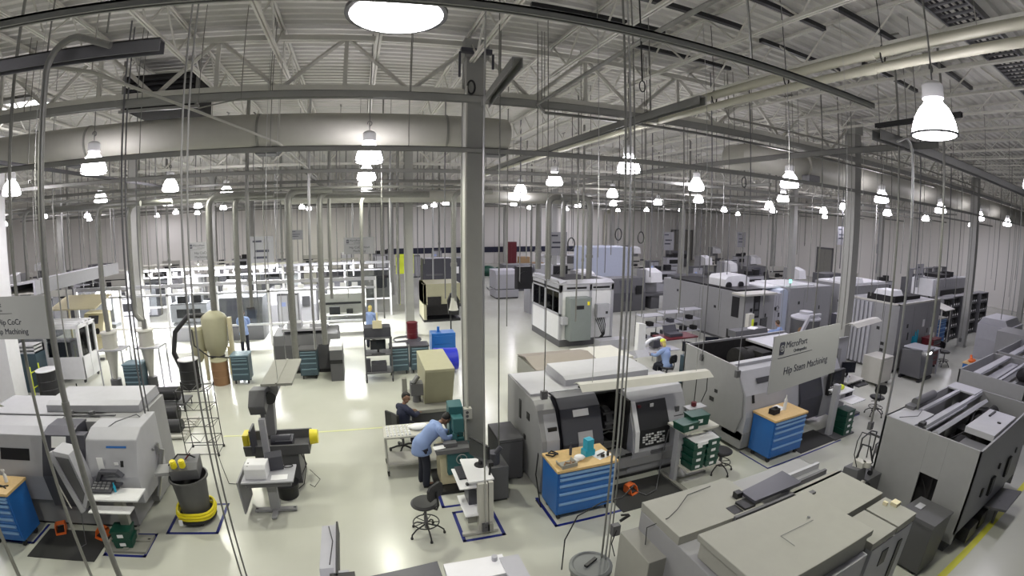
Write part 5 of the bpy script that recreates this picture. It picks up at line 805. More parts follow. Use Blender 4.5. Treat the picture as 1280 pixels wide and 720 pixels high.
# far right shelving with black bins
def parts_bin(m, group, label):
    t = th('parts_bin', label, 'bin', (0, 0, 0), 0, group)
    pt(t, 'bin_body', m, [('P', 'x', [(0, 0), (.5, 0), (.5, .36), (.07, .36), (0, .18)], 0, .27)]); pt(t, 'bin_label', 'paper', [('B', .05, -.012, .04, .2, -.002, .14)]); return t
pb = parts_bin('black', 'black bins on the far right shelves', 'black parts bin on the tall shelves along the far right'); pn = parts_bin('navy', 'blue bins before the right end wall', 'dark blue parts bin on the racks before the right end wall')
ub = un = False
for i in range(5):
    x0, y0 = 25.3 + i * 1.56, 9.75 + .15 * (i % 2)
    t = th('bin_shelf', 'tall shelf frame of black bins, %s from the left along the far right' % NTH[i+1], 'shelf', (x0, y0, 0))
    pt(t, 'frame', 'dark_steel', [('B', 0, 0, 0, .05, .6, 2.3), ('B', 1.45, 0, 0, 1.5, .6, 2.3)]); 
    for z in (.1, .65, 1.2, 1.75, 2.26): pt(t, 'shelf_board', 'dark_steel', [('B', .05, 0, z, 1.45, .6, z + .04)])
    for z in (.14, .69, 1.24, 1.79):
        for x in (.08, .42, .76, 1.1):
            lb = 'black parts bin, %s from left on the %s board of the %s far-right shelf' % (NTH[(.08, .42, .76, 1.1).index(x) + 1], ('bottom', 'second', 'third', 'top')[(.14, .69, 1.24, 1.79).index(z)], NTH[i+1])
            if ub: dup(pb, (x0 + x, y0 + .03, z), None, lb)
            else: pb.location = (x0 + x, y0 + .03, z); pb['label'] = lb; ub = True
for i in range(4):
    x0, y0 = 31.0 + i * 1.9, 14.2 + i * .2
    t = th('bin_shelf', 'open rack of dark blue bins, %s from the left before the right end wall' % NTH[i+1], 'shelf', (x0, y0, 0))
    pt(t, 'frame', 'dark_steel', [('B', 0, .1, 0, .05, .5, 3.2), ('B', 1.75, .1, 0, 1.8, .5, 3.2)])
    for z in (.1, 1.2, 1.6, 2.0, 2.4, 2.8, 3.16): pt(t, 'shelf_board', 'dark_steel', [('B', .05, .1, z, 1.75, .5, z + .03)])
    for z in (1.23, 1.63, 2.03, 2.43):
        for x in (.08, .36, .64, .92, 1.2, 1.47):
            lb = 'dark blue bin, %s from left on the %s board of the %s blue-bin rack' % (NTH[(.08, .36, .64, .92, 1.2, 1.47).index(x) + 1], ('bottom', 'second', 'third', 'top')[(1.23, 1.63, 2.03, 2.43).index(z)], NTH[i+1])
            if un: dup(pn, (x0 + x, y0 + .02, z), None, lb)
            else: pn.location = (x0 + x, y0 + .02, z); pn['label'] = lb; un = True
big_cab('grey machine with a white side before the black bins at the far right', 29.6, 11.8, 5.2, 1.8, 2.9, extra=(('white_side', 'white', [('B', -.6, .2, 1.9, 0, 1.6, 2.85)]), ('black_opening', 'black', [('B', .2, -.02, 1.5, 5.0, 0, 2.25)]), ('roof_gear', 'matte_black', [('B', .8, .3, 2.9, 2.4, 1.4, 3.1), ('B', 3.0, .5, 2.9, 3.5, 1.1, 3.2)])))
one('white_panel_stand', 'tall pale lathe housing by the right-hand column', 'machine tool', 'machine_grey', [('B', 0, 0, .05, 1.6, 1.2, 1.9), ('B', .3, -.02, .3, 1.3, 0, 1.6), ('B', -.1, -.1, 0, 1.7, 1.3, .05)], (21.6, 4.6, 0), bev=.02)
one('white_panel_stand', 'second pale lathe housing by the right-hand column, behind the first', 'machine tool', 'machine_light', [('B', 0, 0, .05, 2.6, 1.6, 1.6), ('P', 'x', [(.1, 1.6), (.3, 1.9), (1.4, 1.9), (1.6, 1.6)], .1, 2.4), ('B', -.1, -.1, 0, 2.7, 1.7, .05)], (24.6, 6.0, 0), bev=.02)
t = th('signal_lamp', 'small green signal lamp on the blue-fronted machine roof', 'signal lamp', (19.0, 15.1, 2.35)); pt(t, 'stem', 'steel', [('C', (0, 0, 0), (0, 0, .25), .03)]); pt(t, 'green_lens', 'led_green', [('C', (0, 0, .25), (0, 0, .4), .06)])
t = th('signal_lamp', 'small green signal lamp on the grey machine wall at the centre right', 'signal lamp', (23.6, 14.6, 2.5)); pt(t, 'stem', 'steel', [('C', (0, 0, 0), (0, 0, .2), .03)]); pt(t, 'green_lens', 'led_green', [('C', (0, 0, .2), (0, 0, .34), .07)])

# ================================================================ lit cell of clear-walled benches at the left
def frame_run(label, x0, x1, y, z0, z1, step=2.4):
    t = th('cell_frame', label, 'partition frame', (x0, y, 0)); L = x1 - x0
    pt(t, 'top_beam', 'machine_light', [('B', 0, -.06, z1 - .14, L, .06, z1), ('B', 0, -.05, z1 - .5, L, .05, z1 - .42)]); n = int(round(L / step))
    for i in range(n + 1): pt(t, 'post', 'white', [('B', L*i/n - .05, -.05, 0, L*i/n + .05, .05, z1)])
    pt(t, 'sill_rail', 'white', [('B', 0, -.04, z0, L, .04, z0 + .08)]); pt(t, 'glass_panels', 'glass', [('B', L*i/n + .06, -.005, z0 + .08, L*(i+1)/n - .06, .005, z1 - .5) for i in range(n) if i % 3 != 1])
    pt(t, 'notice_strip', 'paper', [('B', L*i/n + .3 + .5*k, -.065, z1 - .38, L*i/n + .55 + .5*k, -.055, z1 - .2) for i in range(n) for k in range(3)])
    return t
frame_run('front glazed frame of the bright cell at the left', -13.2, .6, 20.5, .9, 2.8); frame_run('rear glazed frame of the bright cell at the left', -13.2, 1.6, 26.0, .9, 3.0)
for (x, y) in ((-11, 22.5), (-7.5, 22.5), (-4, 22.5), (-11, 24.5), (-7.5, 24.5), (-1.2, 23.5)):  # fixtures and area lights added to make the cell brighter
    o = trough('lit strip light added inside the bright cell to brighten it', (x, y, 3.3), 2.2, 0, .3, 0, True); o['group'] = 'strip lights added to brighten the cell'
    la = bpy.data.lights.new('cell_fill_light', 'AREA'); la.shape = 'RECTANGLE'; la.size = 2.2; la.size_y = .3; la.energy = 650; lo = bpy.data.objects.new('cell_fill_light', la); C.objects.link(lo); lo.parent = o; lo.location = (0, 0, -.01)
# things inside and in front of the cell
def blaster(label, loc, m='cream', rz=0):
    t = th('blasting_cabinet', label, 'blast cabinet', loc, rz)
    pt(t, 'cabinet', m, [('P', 'x', [(0, .9), (-.05, 1.2), (.25, 1.9), (.8, 1.95), (.8, .8), (.3, .8)], -.5, .5)], bev=.02); pt(t, 'hopper', m, [('L', 0, .4, [(.12, .25), (.42, .85), (.42, .9)], 4)]); pt(t, 'view_window', 'charcoal', [('P', 'x', [(.06, 1.5), (.2, 1.8), (.18, 1.82), (.04, 1.52)], -.25, .25)], 'framed view window')
    for x in (-.22, .22): pt(t, 'glove_port', 'black', [('C', (x, -.06, 1.2), (x, .05, 1.22), .12)])
    for x in (-.42, .42):
        for y in (.1, .75): pt(t, 'leg', m, [('B', x - .04, y - .04, 0, x + .04, y + .04, .9)])
    pt(t, 'foot_bar', 'dark_steel', [('B', -.4, -.1, .02, .4, .0, .1)]); return t
blaster('tall cream blasting cabinet with two glove ports at the left', (-11.6, 19.0, 0))
one('blast_canopy', 'cream sloped canopy over the blasting cabinet at the left', 'canopy', 'cream', [('P', 'x', [(-.6, .1), (.9, .45), (.9, .5), (-.6, .15)], -1.7, .6), ('C', (-1.5, .6, -2.1), (-1.5, .6, .3), .05)], (-11.6, 19.0, 2.1))
t = th('dust_collector', 'fat olive-cream blast pot with a tall hose behind the wire rack', 'dust collector', (-5.2, 16.3, 0)); pt(t, 'drum_body', 'tan', [('L', 0, 0, [(.22, .3), (.24, .8), (.40, 1.1), (.42, 1.2), (.46, 2.1), (.4, 2.2), (.15, 2.35)], 24)]); pt(t, 'side_tank', 'tan', [('L', -.62, -.1, [(.05, .6), (.28, .9), (.28, 1.75), (.2, 1.85)], 18)]); pt(t, 'collar', 'black', [('L', 0, 0, [(.25, .72), (.27, .74), (.27, .78), (.25, .8)], 20)])
pt(t, 'hose', 'black', [('T', [(-.3, 0, 2.2), (-.9, -.1, 2.2), (-1.4, -.2, 1.7), (-1.5, -.3, 1.0), (-1.2, -.4, .3), (-.8, -.5, .1)], .09, 12)], 'thick black hose'); pt(t, 'thin_hose', 'black', [('T', [(-.7, -.4, 1.8), (-.6, -.6, 1.3), (-.1, -.7, .95), (.6, -.6, .85)], .025, 6)]); pt(t, 'frame', 'cream', [('B', .5, -.1, 0, .62, .1, 2.1), ('B', -.4, .3, 0, -.3, .4, 1.0), ('B', .3, .3, 0, .4, .4, 1.0), ('B', -.4, -.3, 0, -.3, -.2, 1.0)])
for i, (x, y) in enumerate(((-8.75, 15.3), (-7.45, 15.5))):
    t = th('cyclone_separator', ('left' if i == 0 else 'right') + ' pale cone cyclone under a bent duct behind the left lathe', 'cyclone', (x, y, 0))
    pt(t, 'cone', 'offwhite', [('L', 0, 0, [(.08, .35), (.1, .5), (.24, 1.35), (.28, 1.4), (.26, 1.42), (.26, 1.9), (.32, 1.92), (.3, 1.97)], 22)]); pt(t, 'frame', 'machine_light', [('C', (a, b, 0), (a, b, 1.4), .025) for a in (-.35, .55) for b in (-.3, .35)] + [('B', -.35, -.3, 1.36, .55, .35, 1.4)]); pt(t, 'receiver', 'machine_dark', [('L', 0, 0, [(.2, 0), (.2, .35), (.08, .36)], 16)])
def cyc(x, y, cx, lab): one('extraction_duct', lab, 'duct', 'galv', [('T', [(x + 1.6, y, 6.0), (x + .3, y, 6.0), (x + .08, y, 5.9), (x, y, 5.65), (x, y, 2.7), (x + .02, y, 2.45), (x + (cx - x)*.5, y, 2.3), (cx, y, 2.25), (cx, y, 1.97)], .09, 12)])
cyc(-8.78, 15.3, -8.75, 'left bent extraction duct feeding the left cyclone'); cyc(-7.75, 15.5, -7.45, 'bent extraction duct feeding the right cyclone')
tool_cabinet('tool_cabinet', 'slate drawer cabinet between the two cyclones', (-8.2, 14.9, 0), .65, .55, .95, 5, 'slate_blue', 'slate_light', 'slate_light')
# white clear-walled machine at far left
t = th('machine_enclosure', 'white-framed clear-walled machine at the left behind the hanging sign', 'machine tool', (-13.45, 15.9, 0)); pt(t, 'frame', 'white', [('B', 0, 0, .15, 3.1, .06, .95), ('B', 3.04, 0, .15, 3.1, 1.2, .95)] + [('B', x, -.02, .15, x + .1, .08, 2.05) for x in (0, 1.5, 3.0)] + [('B', 3.0, y, .15, 3.12, y + .1, 2.05) for y in (.6, 1.1)] + [('B', 0, 0, 1.95, 3.1, .08, 2.07), ('B', 3.02, 0, 1.95, 3.12, 1.2, 2.07)], bev=.008); pt(t, 'glass_panels', 'glass', [('B', .1, .02, .95, 3.0, .03, 1.95), ('B', 3.05, .1, .95, 3.06, 1.1, 1.95)]); pt(t, 'inner_machine', 'charcoal', [('B', .4, .4, .2, 2.4, 1.1, 1.4), ('C', (1.2, .8, 1.4), (1.2, .8, 1.85), .15)]); pt(t, 'roof_slats', 'white', [('B', .1, .1 + k*.24, 2.07, 3.0, .22 + k*.24, 2.12) for k in range(5)]); pt(t, 'casters', 'rubber', wheel(3.0, .1, .07) + wheel(3.0, 1.1, .07) + wheel(.1, .1, .07))
drum('black drum with a white lid behind the left lathe', (-11.0, 14.5, 0), .38, .92); drum('black drum with a white lid behind the wire rack', (-5.95, 15.3, 0), .34, .95); 
t = drum('brown fibre drum with labels beside the slate cabinet', (-4.95, 15.6, 0), .29, .8, 'brown', 'tan', 'fibre_drum')
one('shelf_trays', 'stack of white trays on a slate cabinet at the far left', 'trays', 'white', [('B', 0, 0, z, .9, .5, z + .05) for z in (0, .12, .24)] + [('B', 0, 0, 0, .03, .5, .28), ('B', .87, 0, 0, .9, .5, .28)], (-12.6, 14.95, 1.35)); one('slate_cabinet', 'slate cabinet under the white trays at the far left', 'cabinet', 'slate_blue', [('B', 0, 0, 0, 1.0, .6, 1.35)], (-12.65, 14.9, 0), bev=.01)
one('step_ladder', 'yellow-green step frame beside the black drum at the left', 'frame', 'hi_vis', [('C', (0, 0, 0), (0, 0, 1.1), .025), ('C', (0, .5, 0), (0, .5, 1.1), .025), ('C', (0, 0, .4), (0, .5, .4), .02), ('C', (0, 0, .9), (0, .5, .9), .02)], (-11.45, 14.2, 0))
t = th('exhaust_hood', 'long galvanised exhaust hood hanging over the far left cell', 'hood', (-12.3, 14.2, 3.4)); pt(t, 'hood_body', 'machine_light', [('P', 'y', [(0, .3), (1.6, .45), (1.6, 0), (1.5, 0), (1.5, .38), (.1, .25), (.1, 0), (0, 0)], 0, 6.0)]); pt(t, 'lit_lip', 'offwhite', [('B', .1, .1, .02, 1.5, 5.9, .06)]); pt(t, 'hanger_rods', 'galv', [('C', (x, y, .4), (x, y, 4.9), .02, None, 6) for x in (.1, 1.5) for y in (.3, 5.7)])
# slate drawer cabinets and machines in front of the cell
tool_cabinet('tool_cabinet', 'slate drawer cabinet right of the brown drum', (-4.5, 15.4, 0), .6, .55, 1.0, 5, 'slate_blue', 'slate_light', 'slate_light')
tool_cabinet('tool_cabinet', 'slate drawer cabinet alone in front of the grey curved housing', (-2.2, 15.6, 0), .6, .55, 1.05, 5, 'slate_blue', 'slate_light', 'machine_dark')
tool_cabinet('tool_cabinet', 'left slate drawer cabinet beside the computer cart', (.85, 15.5, 0), .62, .55, 1.0, 5, 'slate_blue', 'slate_light', 'charcoal'); tool_cabinet('tool_cabinet', 'right slate drawer cabinet beside the computer cart', (1.55, 15.5, 0), .62, .55, 1.0, 5, 'slate_blue', 'slate_light', 'charcoal')
papers('white parts tray on the left slate cabinet', (1.15, 15.75, 1.0), 0, .5, .4, 4)
t = th('lathe_cover', 'grey curved machine housing behind the lone slate cabinet', 'machine tool', (-3.2, 16.4, 0)); pt(t, 'housing', 'machine_dark', [('P', 'x', [(0, .1), (0, 1.0), (.2, 1.3), (1.2, 1.4), (1.8, 1.2), (1.8, .1)], 0, 2.3)], bev=.03); pt(t, 'pallet_top', 'machine_light', [('B', .3, .3, 1.42, 1.9, 1.2, 1.5), ('B', .5, .4, 1.5, 1.0, .9, 1.7), ('B', 1.3, .5, 1.5, 1.7, .8, 1.62)]); pt(t, 'base', 'black', [('B', -.1, -.05, 0, 2.4, 1.85, .1)])
t = th('narrow_tower', 'narrow grey tower with a white top standing in the aisle', 'machine', (-1.15, 15.3, 0)); pt(t, 'tower', 'machine_dark', [('B', 0, 0, 0, .42, 1.0, 1.05)]); pt(t, 'white_top', 'white', [('B', 0, 0, 1.05, .42, 1.0, 1.18)]); pt(t, 'latch', 'black', [('B', .0, -.02, .6, .42, 0, .72)])
t = th('computer_cart', 'dark computer cart with a monitor and rear shelf in the centre-left', 'cart', (0, 14.9, 0))
for x in (0, .85):
    for y in (0, .65): pt(t, 'leg', 'machine_dark', [('B', x, y, .08, x + .05, y + .05, 1.5)]); pt(t, 'caster', 'rubber', wheel(x + .02, y, .04))
for z in (.3, .9, 1.45): pt(t, 'shelf', 'machine_dark', [('B', 0, 0, z, .9, .7, z + .04)])
pt(t, 'top_box', 'charcoal', [('B', .02, .1, 1.49, .88, .65, 1.8)]); pt(t, 'sign_holder', 'cream', [('B', .3, .0, 1.8, .6, .03, 2.05), ('B', .42, .05, 1.8, .48, .08, 2.3)]); pt(t, 'side_bag', 'charcoal', [('B', .2, .1, .34, .7, .5, .6), ('B', .05, .1, .34, .18, .3, .75)])
monitor('monitor on the dark computer cart', (.45, 15.1, .94), 0); keyboard('keyboard on the dark computer cart', (.45, 14.98, .94), 0)
one('round_table', 'small black round table beyond the slate cabinets', 'table', 'charcoal', [('L', 0, 0, [(.5, .92), (.52, .95), (.5, .98)], 24), ('C', (0, 0, 0), (0, 0, .92), .04), ('L', 0, 0, [(.25, 0), (.25, .03), (.05, .05)])], (1.55, 16.6, 0)); drum('dark red can on the small round table', (1.75, 16.7, .98), .2, .55, 'red', 'red', 'red_can'); papers('white binder on the small round table', (1.3, 16.5, .98), .2, .4, .25, 5)
one('blue_drum', 'bright blue drum behind the tan-hooded bench machine', 'drum', 'bright_blue', [('C', (-.35, 0, .42), (.45, 0, .42), .42, .38, 24)], (2.7, 15.6, 0)); one('blue_cabinet', 'pale blue boxed equipment behind the slate cabinets', 'cabinet', 'cab_blue', [('B', 0, 0, 0, .9, .6, 1.0), ('B', .1, -.02, .6, .8, 0, .9), ('C', (.3, .3, 1.0), (.3, .3, 1.2), .05)], (2.5, 17.0, 0), bev=.01)
t = th('cnc_mill', 'tall beige-green mill housing behind the round table', 'machine tool', (3.1, 23.6, 0)); pt(t, 'housing', 'tan', [('B', 0, 0, .9, 1.9, 1.8, 1.95), ('B', 0, .0, .1, .15, 1.8, 1.95)], bev=.02); pt(t, 'work_area', 'matte_black', [('B', .15, .2, .3, 1.8, 1.6, .95), ('B', .2, -.05, .8, .9, .2, 1.3)]); pt(t, 'base', 'black', [('B', 0, 0, 0, 1.9, 1.8, .12)])
t = th('dark_cabinet', 'tall black cabinet with shelves behind the beige mill housing', 'cabinet', (3.6, 27.5, 0)); pt(t, 'body', 'charcoal', [('B', 0, 0, 0, 2.9, 1.0, 2.9)], bev=.02); pt(t, 'shelves', 'machine_dark', [('B', .2, -.02, z, 1.2, 0, z + .1) for z in (.8, 1.3, 1.9)]); pt(t, 'label', 'paper', [('B', 2.0, -.02, 2.0, 2.15, 0, 2.4)])
one('wall_board', 'bright yellow board standing left of the black cabinet', 'board', 'hi_vis', [('B', 0, 0, 1.9, 1.1, .06, 3.1), ('C', (.2, .03, 0), (.2, .03, 1.9), .03), ('C', (.9, .03, 0), (.9, .03, 1.9), .03), ('B', .5, -.02, 1.7, .9, 0, 2.3)], (2.15, 29, 0))
one('reel_cart', 'black upright coat-like tool hung on a stand right of the tan machine', 'tool stand', 'black', [('P', 'y', [(-.2, 1.0), (.25, .95), (.3, 1.6), (.1, 1.95), (-.1, 1.95), (-.25, 1.6)], -.1, .1), ('C', (-.1, 0, 0), (-.1, 0, 1.0), .03), ('L', -.1, 0, [(.2, 0), (.2, .03), (.03, .05)])], (4.0, 20.5, 0))
t = th('white_machine', 'white two-part cabinet alone at the far end of the aisle', 'machine', (8.6, 29.4, 0)); pt(t, 'upper_body', 'machine_light', [('P', 'x', [(.0, .65), (.0, 1.6), (.2, 1.85), (1.6, 1.85), (1.6, .65)], 0, 1.6)], bev=.02); pt(t, 'lower_body', 'machine_light', [('B', .02, .02, .08, 1.58, 1.58, .6)], bev=.02); pt(t, 'seam', 'black', [('B', .02, .02, .6, 1.58, 1.58, .65), ('B', .05, .05, 0, 1.55, 1.55, .08)]); pt(t, 'side_arm', 'machine_grey', [('T', [(0, .3, .7), (-.4, .2, .6), (-.6, .1, .8)], .04, 6)])

# ================================================================ rows of machines and benches further back
def far_machine(i, x, y, rz=0):
    """one of a few differently built machine types, for the rows beyond the cell"""
    k = i % 5
    cols = ('machine_grey', 'machine_light', 'machine_dark', 'machine_dark', 'offwhite')
    t = th(('vertical_mill', 'open_cabinet', 'turning_machine', 'control_cabinet', 'inspection_bench')[k], 'distant machine in the crowded rows before the far wall', 'machine tool', (x, y, 0), rz, 'distant machines before the far wall')
    if k == 0: pt(t, 'column', cols[0], [('B', -.5, .2, 0, .5, 1.0, 2.3)]); pt(t, 'head', 'white', [('P', 'x', [(-.5, 1.6), (.3, 1.5), (.3, 2.4), (-.4, 2.2)], -.4, .4)]); pt(t, 'table', 'machine_dark', [('B', -.9, -.5, .8, .9, .1, .95), ('B', -.3, -.4, 0, .3, .2, .8)])
    if k == 1: pt(t, 'body', cols[1], [('B', -.9, -.3, .9, .9, .5, 1.7), ('B', -.85, -.25, 0, .85, .45, .85)]); pt(t, 'opening', 'black', [('B', -.6, -.31, 1.1, .6, -.3, 1.5)]); pt(t, 'shelf', 'machine_dark', [('B', -.9, -.3, 1.7, .9, .5, 1.75)]); pt(t, 'stored_boxes', 'black', [('B', -.6, -.1, 1.75, -.1, .3, 2.05), ('B', .1, -.1, 1.75, .6, .2, 2.15)])
    if k == 2: pt(t, 'housing', cols[2], [('P', 'x', [(-.6, .0), (-.6, 1.1), (-.3, 1.9), (.8, 1.9), (.8, .0)], -1.2, 1.2)]); pt(t, 'door', 'charcoal', [('P', 'x', [(-.62, .6), (-.62, 1.1), (-.35, 1.8), (-.33, 1.8), (-.58, .6)], -.5, .3)]); pt(t, 'panel', 'black', [('B', .5, -.66, 1.0, .9, -.6, 1.5)])
    if k == 3: pt(t, 'cabinet', cols[3], [('B', -.5, -.3, 0, .5, .3, 2.0)]); pt(t, 'door', 'machine_light', [('B', -.45, -.32, .1, -.02, -.3, 1.9), ('B', .02, -.32, .1, .45, -.3, 1.9)]); pt(t, 'display', 'screen_on', [('B', -.3, -.33, 1.4, -.1, -.32, 1.6)])
    if k == 4: pt(t, 'benchtop', cols[4], [('B', -1.0, -.4, .85, 1.0, .4, .9), ('B', -1.0, .35, .9, 1.0, .4, 1.8)]); pt(t, 'leg', 'machine_dark', [('B', -1.0, -.4, 0, -.94, .4, .85)]); pt(t, 'leg', 'machine_dark', [('B', .94, -.4, 0, 1.0, .4, .85)]); pt(t, 'bench_tools', 'black', [('B', -.6, -.1, .9, -.1, .0, 1.25), ('B', .2, 0, .9, .5, .2, 1.1), ('B', -.9, .3, 1.3, .9, .34, 1.4)])
    return t
protos = [far_machine(i, 0, 0) for i in range(5)]
# (x, y) of the rows: inside the cell, behind it, centre, and beyond the right-hand housings
spots = []
for y, xs in ((22.3, (-12.7, -8.2, -5.8, -3.2, -.7)), (24.6, (-12.2, -9.3, -6.4, -3.6, -.8)), (28.5, (-24, -20, -17, -13, -10, -7, -4, -1)), (32.5, (-26.5, -20, -17, -14, -7.8, -4.6, -1.2)), (37, (-30, -25, -20, -15, -11, -7, -3, 1.5, 6)), (43, (-34, -27, -20, -13, -7, -1, 5)), (49, (-36, -28, -20, -12, -5, 2, 8)),
    (24, (12.5, 14.5, 17, 20, 23, 26)), (28, (12.4, 20.6, 23.8, 27, 30.3, 33.6)), (33, (11.4, 16.6, 19.8, 23.2, 29, 32.4, 35.8)), (39, (20, 25, 30, 35, 40)), (46, (24, 30, 36, 42)), (18.5, (20.0, 23.5, 27, 31, 35, 39)), (22.5, (29.5, 33.5, 38)), (15.5, (-16, -18.5)), (19, (-15.5, -18.5, -22)), (24, (-17, -20.5, -24))):
    for x in xs: spots.append((x, y))
ROWN = {22.3: 'front row inside the bright cell', 24.6: 'rear row inside the bright cell', 28.5: 'first row behind the cell', 32.5: 'second row behind the cell', 37: 'third row behind the cell', 43: 'fourth row behind the cell', 49: 'left row along the far wall',
    28: 'second row behind the enclosure', 33: 'third row behind the enclosure', 39: 'fourth row behind the enclosure', 46: 'right row along the far wall', 18.5: 'row behind the blue-fronted machine', 22.5: 'row before the right end wall', 15.5: 'row beside the far left column', 19: 'second row at the far left', 24: 'third row at the far left'}
LOOK = ('white-headed milling machine', 'pale open cabinet', 'dark sloped turning machine', 'dark control cabinet', 'pale backed workbench')
def clear_of_columns(x, y):
    for cx in COLX:
        for cy in COLY:
            if abs(x - cx) < 1.6 and abs(y - cy) < 1.4: return cx + (1.75 if x > cx else -1.75)
    return x
rows = {}
for x, y in spots: rows.setdefault((y, x > 10), []).append(x)
for n, (x, y) in enumerate(spots):
    k = (n * 7 + n // 5) % 5
    if n < 5: k = n
    xx, yy, rr = x + random.uniform(-.25, .25), y + random.uniform(-.3, .3), 0
    xx = clear_of_columns(xx, yy); row = sorted(rows[(y, x > 10)]); lab = '%s, %s from left in the %s' % (LOOK[k], NTH[row.index(x) + 1], 'first row behind the enclosure' if (y == 24 and x > 10) else ROWN[y])
    p = protos[k]
    if n < 5: p.location = (xx, yy, 0); p['label'] = lab
    else: dup(p, (xx, yy, 0), rr, lab)
t = th('vertical_mill', 'pair of dark tool carousels with a pale head behind the white enclosure', 'machine tool', (9.0, 23.6, 0)); pt(t, 'column', 'machine_light', [('B', 0, .5, 0, 1.1, 1.5, 2.6)]); pt(t, 'tool_carousel', 'black', [('B', -.9, 0, 1.5, -.1, .5, 2.7), ('C', (-.5, -.05, 2.1), (-.5, 0, 2.1), .35, None, 16)]); pt(t, 'tool_carousel', 'black', [('B', 1.2, 0, 1.5, 2.0, .5, 2.7), ('C', (1.6, -.05, 2.1), (1.6, 0, 2.1), .35, None, 16)]); pt(t, 'head', 'machine_light', [('B', .1, -.3, 1.6, 1.0, .5, 2.8)], bev=.02)
t = th('pallet_rack', 'tall shrink-wrapped pale pallet beyond the white enclosure', 'pallet', (15.5, 29.8, 0)); pt(t, 'wrapped_load', 'film_wrap', [('B', 0, 0, .15, 3.6, 2.4, 3.3)], 'pale blue wrapped load', bev=.04); pt(t, 'pallet_base', 'wood', [('B', 0, i*.4, 0, 3.6, i*.4 + .15, .14) for i in range(6)])
one('fire_cabinet', 'tall dark red cabinet against the far wall at the end of the aisle', 'cabinet', 'red', [('B', 0, 0, 0, 1.3, .6, 2.6), ('B', .1, -.02, .2, .6, 0, 2.4), ('B', .7, -.02, .2, 1.2, 0, 2.4)], (16.4, 52, 0)); one('dark_locker', 'black locker against the far wall left of the red cabinet', 'locker', 'charcoal', [('B', 0, 0, 0, 1.9, .6, 3.0), ('B', .1, -.02, .2, .9, 0, 2.8), ('B', 1.0, -.02, .2, 1.8, 0, 2.8)], (11.8, 52.5, 0))
one('carton_stack', 'stack of brown cartons before the far wall', 'cartons', 'wood', [('B', 0, 0, 0, 1.4, 1.1, .8), ('B', 1.5, .1, 0, 2.7, 1.2, .9), ('B', .2, .1, .8, 1.2, 1.0, 1.5)], (15.2, 44, 0)); one('potted_plants', 'low green plants at the far end of the aisle', 'plants', 'green_tote', [('E', (0, 0, .5), (.8, .6, .45)), ('E', (1.2, .2, .4), (.6, .5, .4)), ('E', (-1, .1, .35), (.6, .5, .35)), ('C', (0, 0, 0), (0, 0, .4), .3)], (11.5, 42, 0)); drum('pale round barrel beside the cartons', (17.0, 38.2, 0), .6, 1.3, 'cream', 'paper', 'barrel')
one('wall_counter', 'white counter along the far wall right of the red cabinet', 'counter', 'white', [('B', 0, 0, 0, 7, .8, 1.0), ('B', -.1, -.1, 1.0, 7.1, .9, 1.08)], (20.5, 51, 0)); one('grey_pipes_up', 'pair of cream bent pipes rising on the far wall', 'pipe', 'pipe_cream', [('T', [(0, 0, 0), (0, 0, 6.0), (.1, 0, 6.25), (.6, 0, 6.4)], .22, 12), ('T', [(1.1, 0, 0), (1.1, 0, 6.0), (1.2, 0, 6.25), (1.7, 0, 6.4)], .22, 12)], (30.2, 53.5, 0))

# ================================================================ conduits, drops and extraction ducts
def drop(label, px, py, Y, r, zb=None, m='galv', box=False, hook=None, ztop=8.905, group=None, px2=None):
    """vertical conduit through the point of the plane y = Y that the survey photo shows at (px, py)"""
    p = on_y(px, py, Y); zb = p.z if zb is None else zb
    if p.x > 44: return None
    nm, ct = ('conduit_drop', 'conduit') if r < .055 else ('extraction_duct', 'duct')
    if not hook and not box and r < .03: return one(nm, label, ct, m, [('C', (0, 0, zb), (0, 0, ztop), r, None, 8)], (p.x, Y, 0), 0, group)
    t = th('conduit_drop' if r < .055 else 'extraction_duct', label, 'conduit' if r < .055 else 'duct', (p.x, Y, 0), 0, group)
    if hook:
        zt, dx, dy = hook; R = abs(dx + dy) if (dx + dy) else .3; s = (dx / R, dy / R)
        pts = [(0, 0, zb), (0, 0, zt - R)] + [(s[0]*(R - R*math.cos(a)), s[1]*(R - R*math.cos(a)), zt - R + R*math.sin(a)) for a in [PI/2*i/6 for i in range(1, 7)]] + [(s[0]*(R + (.35 if r < .05 else 1.0)), s[1]*(R + (.35 if r < .05 else 1.0)), zt - (.12 if r < .05 else 0))]
        pt(t, 'pipe', m, [('T', pts, r, 10)]); pt(t, 'hanger_rod', 'galv', [('C', (s[0]*(R + .3), s[1]*(R + .3), zt), (s[0]*(R + .3), s[1]*(R + .3), 8.905), .01, None, 5), ('B', s[0]*(R + .3) - .02, s[1]*(R + .3) - .15, 8.89, s[0]*(R + .3) + .02, s[1]*(R + .3) + .15, 8.915)])
    else: pt(t, 'pipe', m, [('C', (0, 0, zb), (0, 0, ztop), r, None, 8)])
    if box: pt(t, 'outlet_box', 'machine_dark', [('B', -.06, -.04, zb - .06, .06, .04, zb + .1), ('C', (0, -.045, zb + .02), (0, -.06, zb + .02), .025)])
    if r >= .03: pt(t, 'coupling', m, [('C', (0, 0, 3.6), (0, 0, 3.72), r * 1.25, None, 10)])
    return t
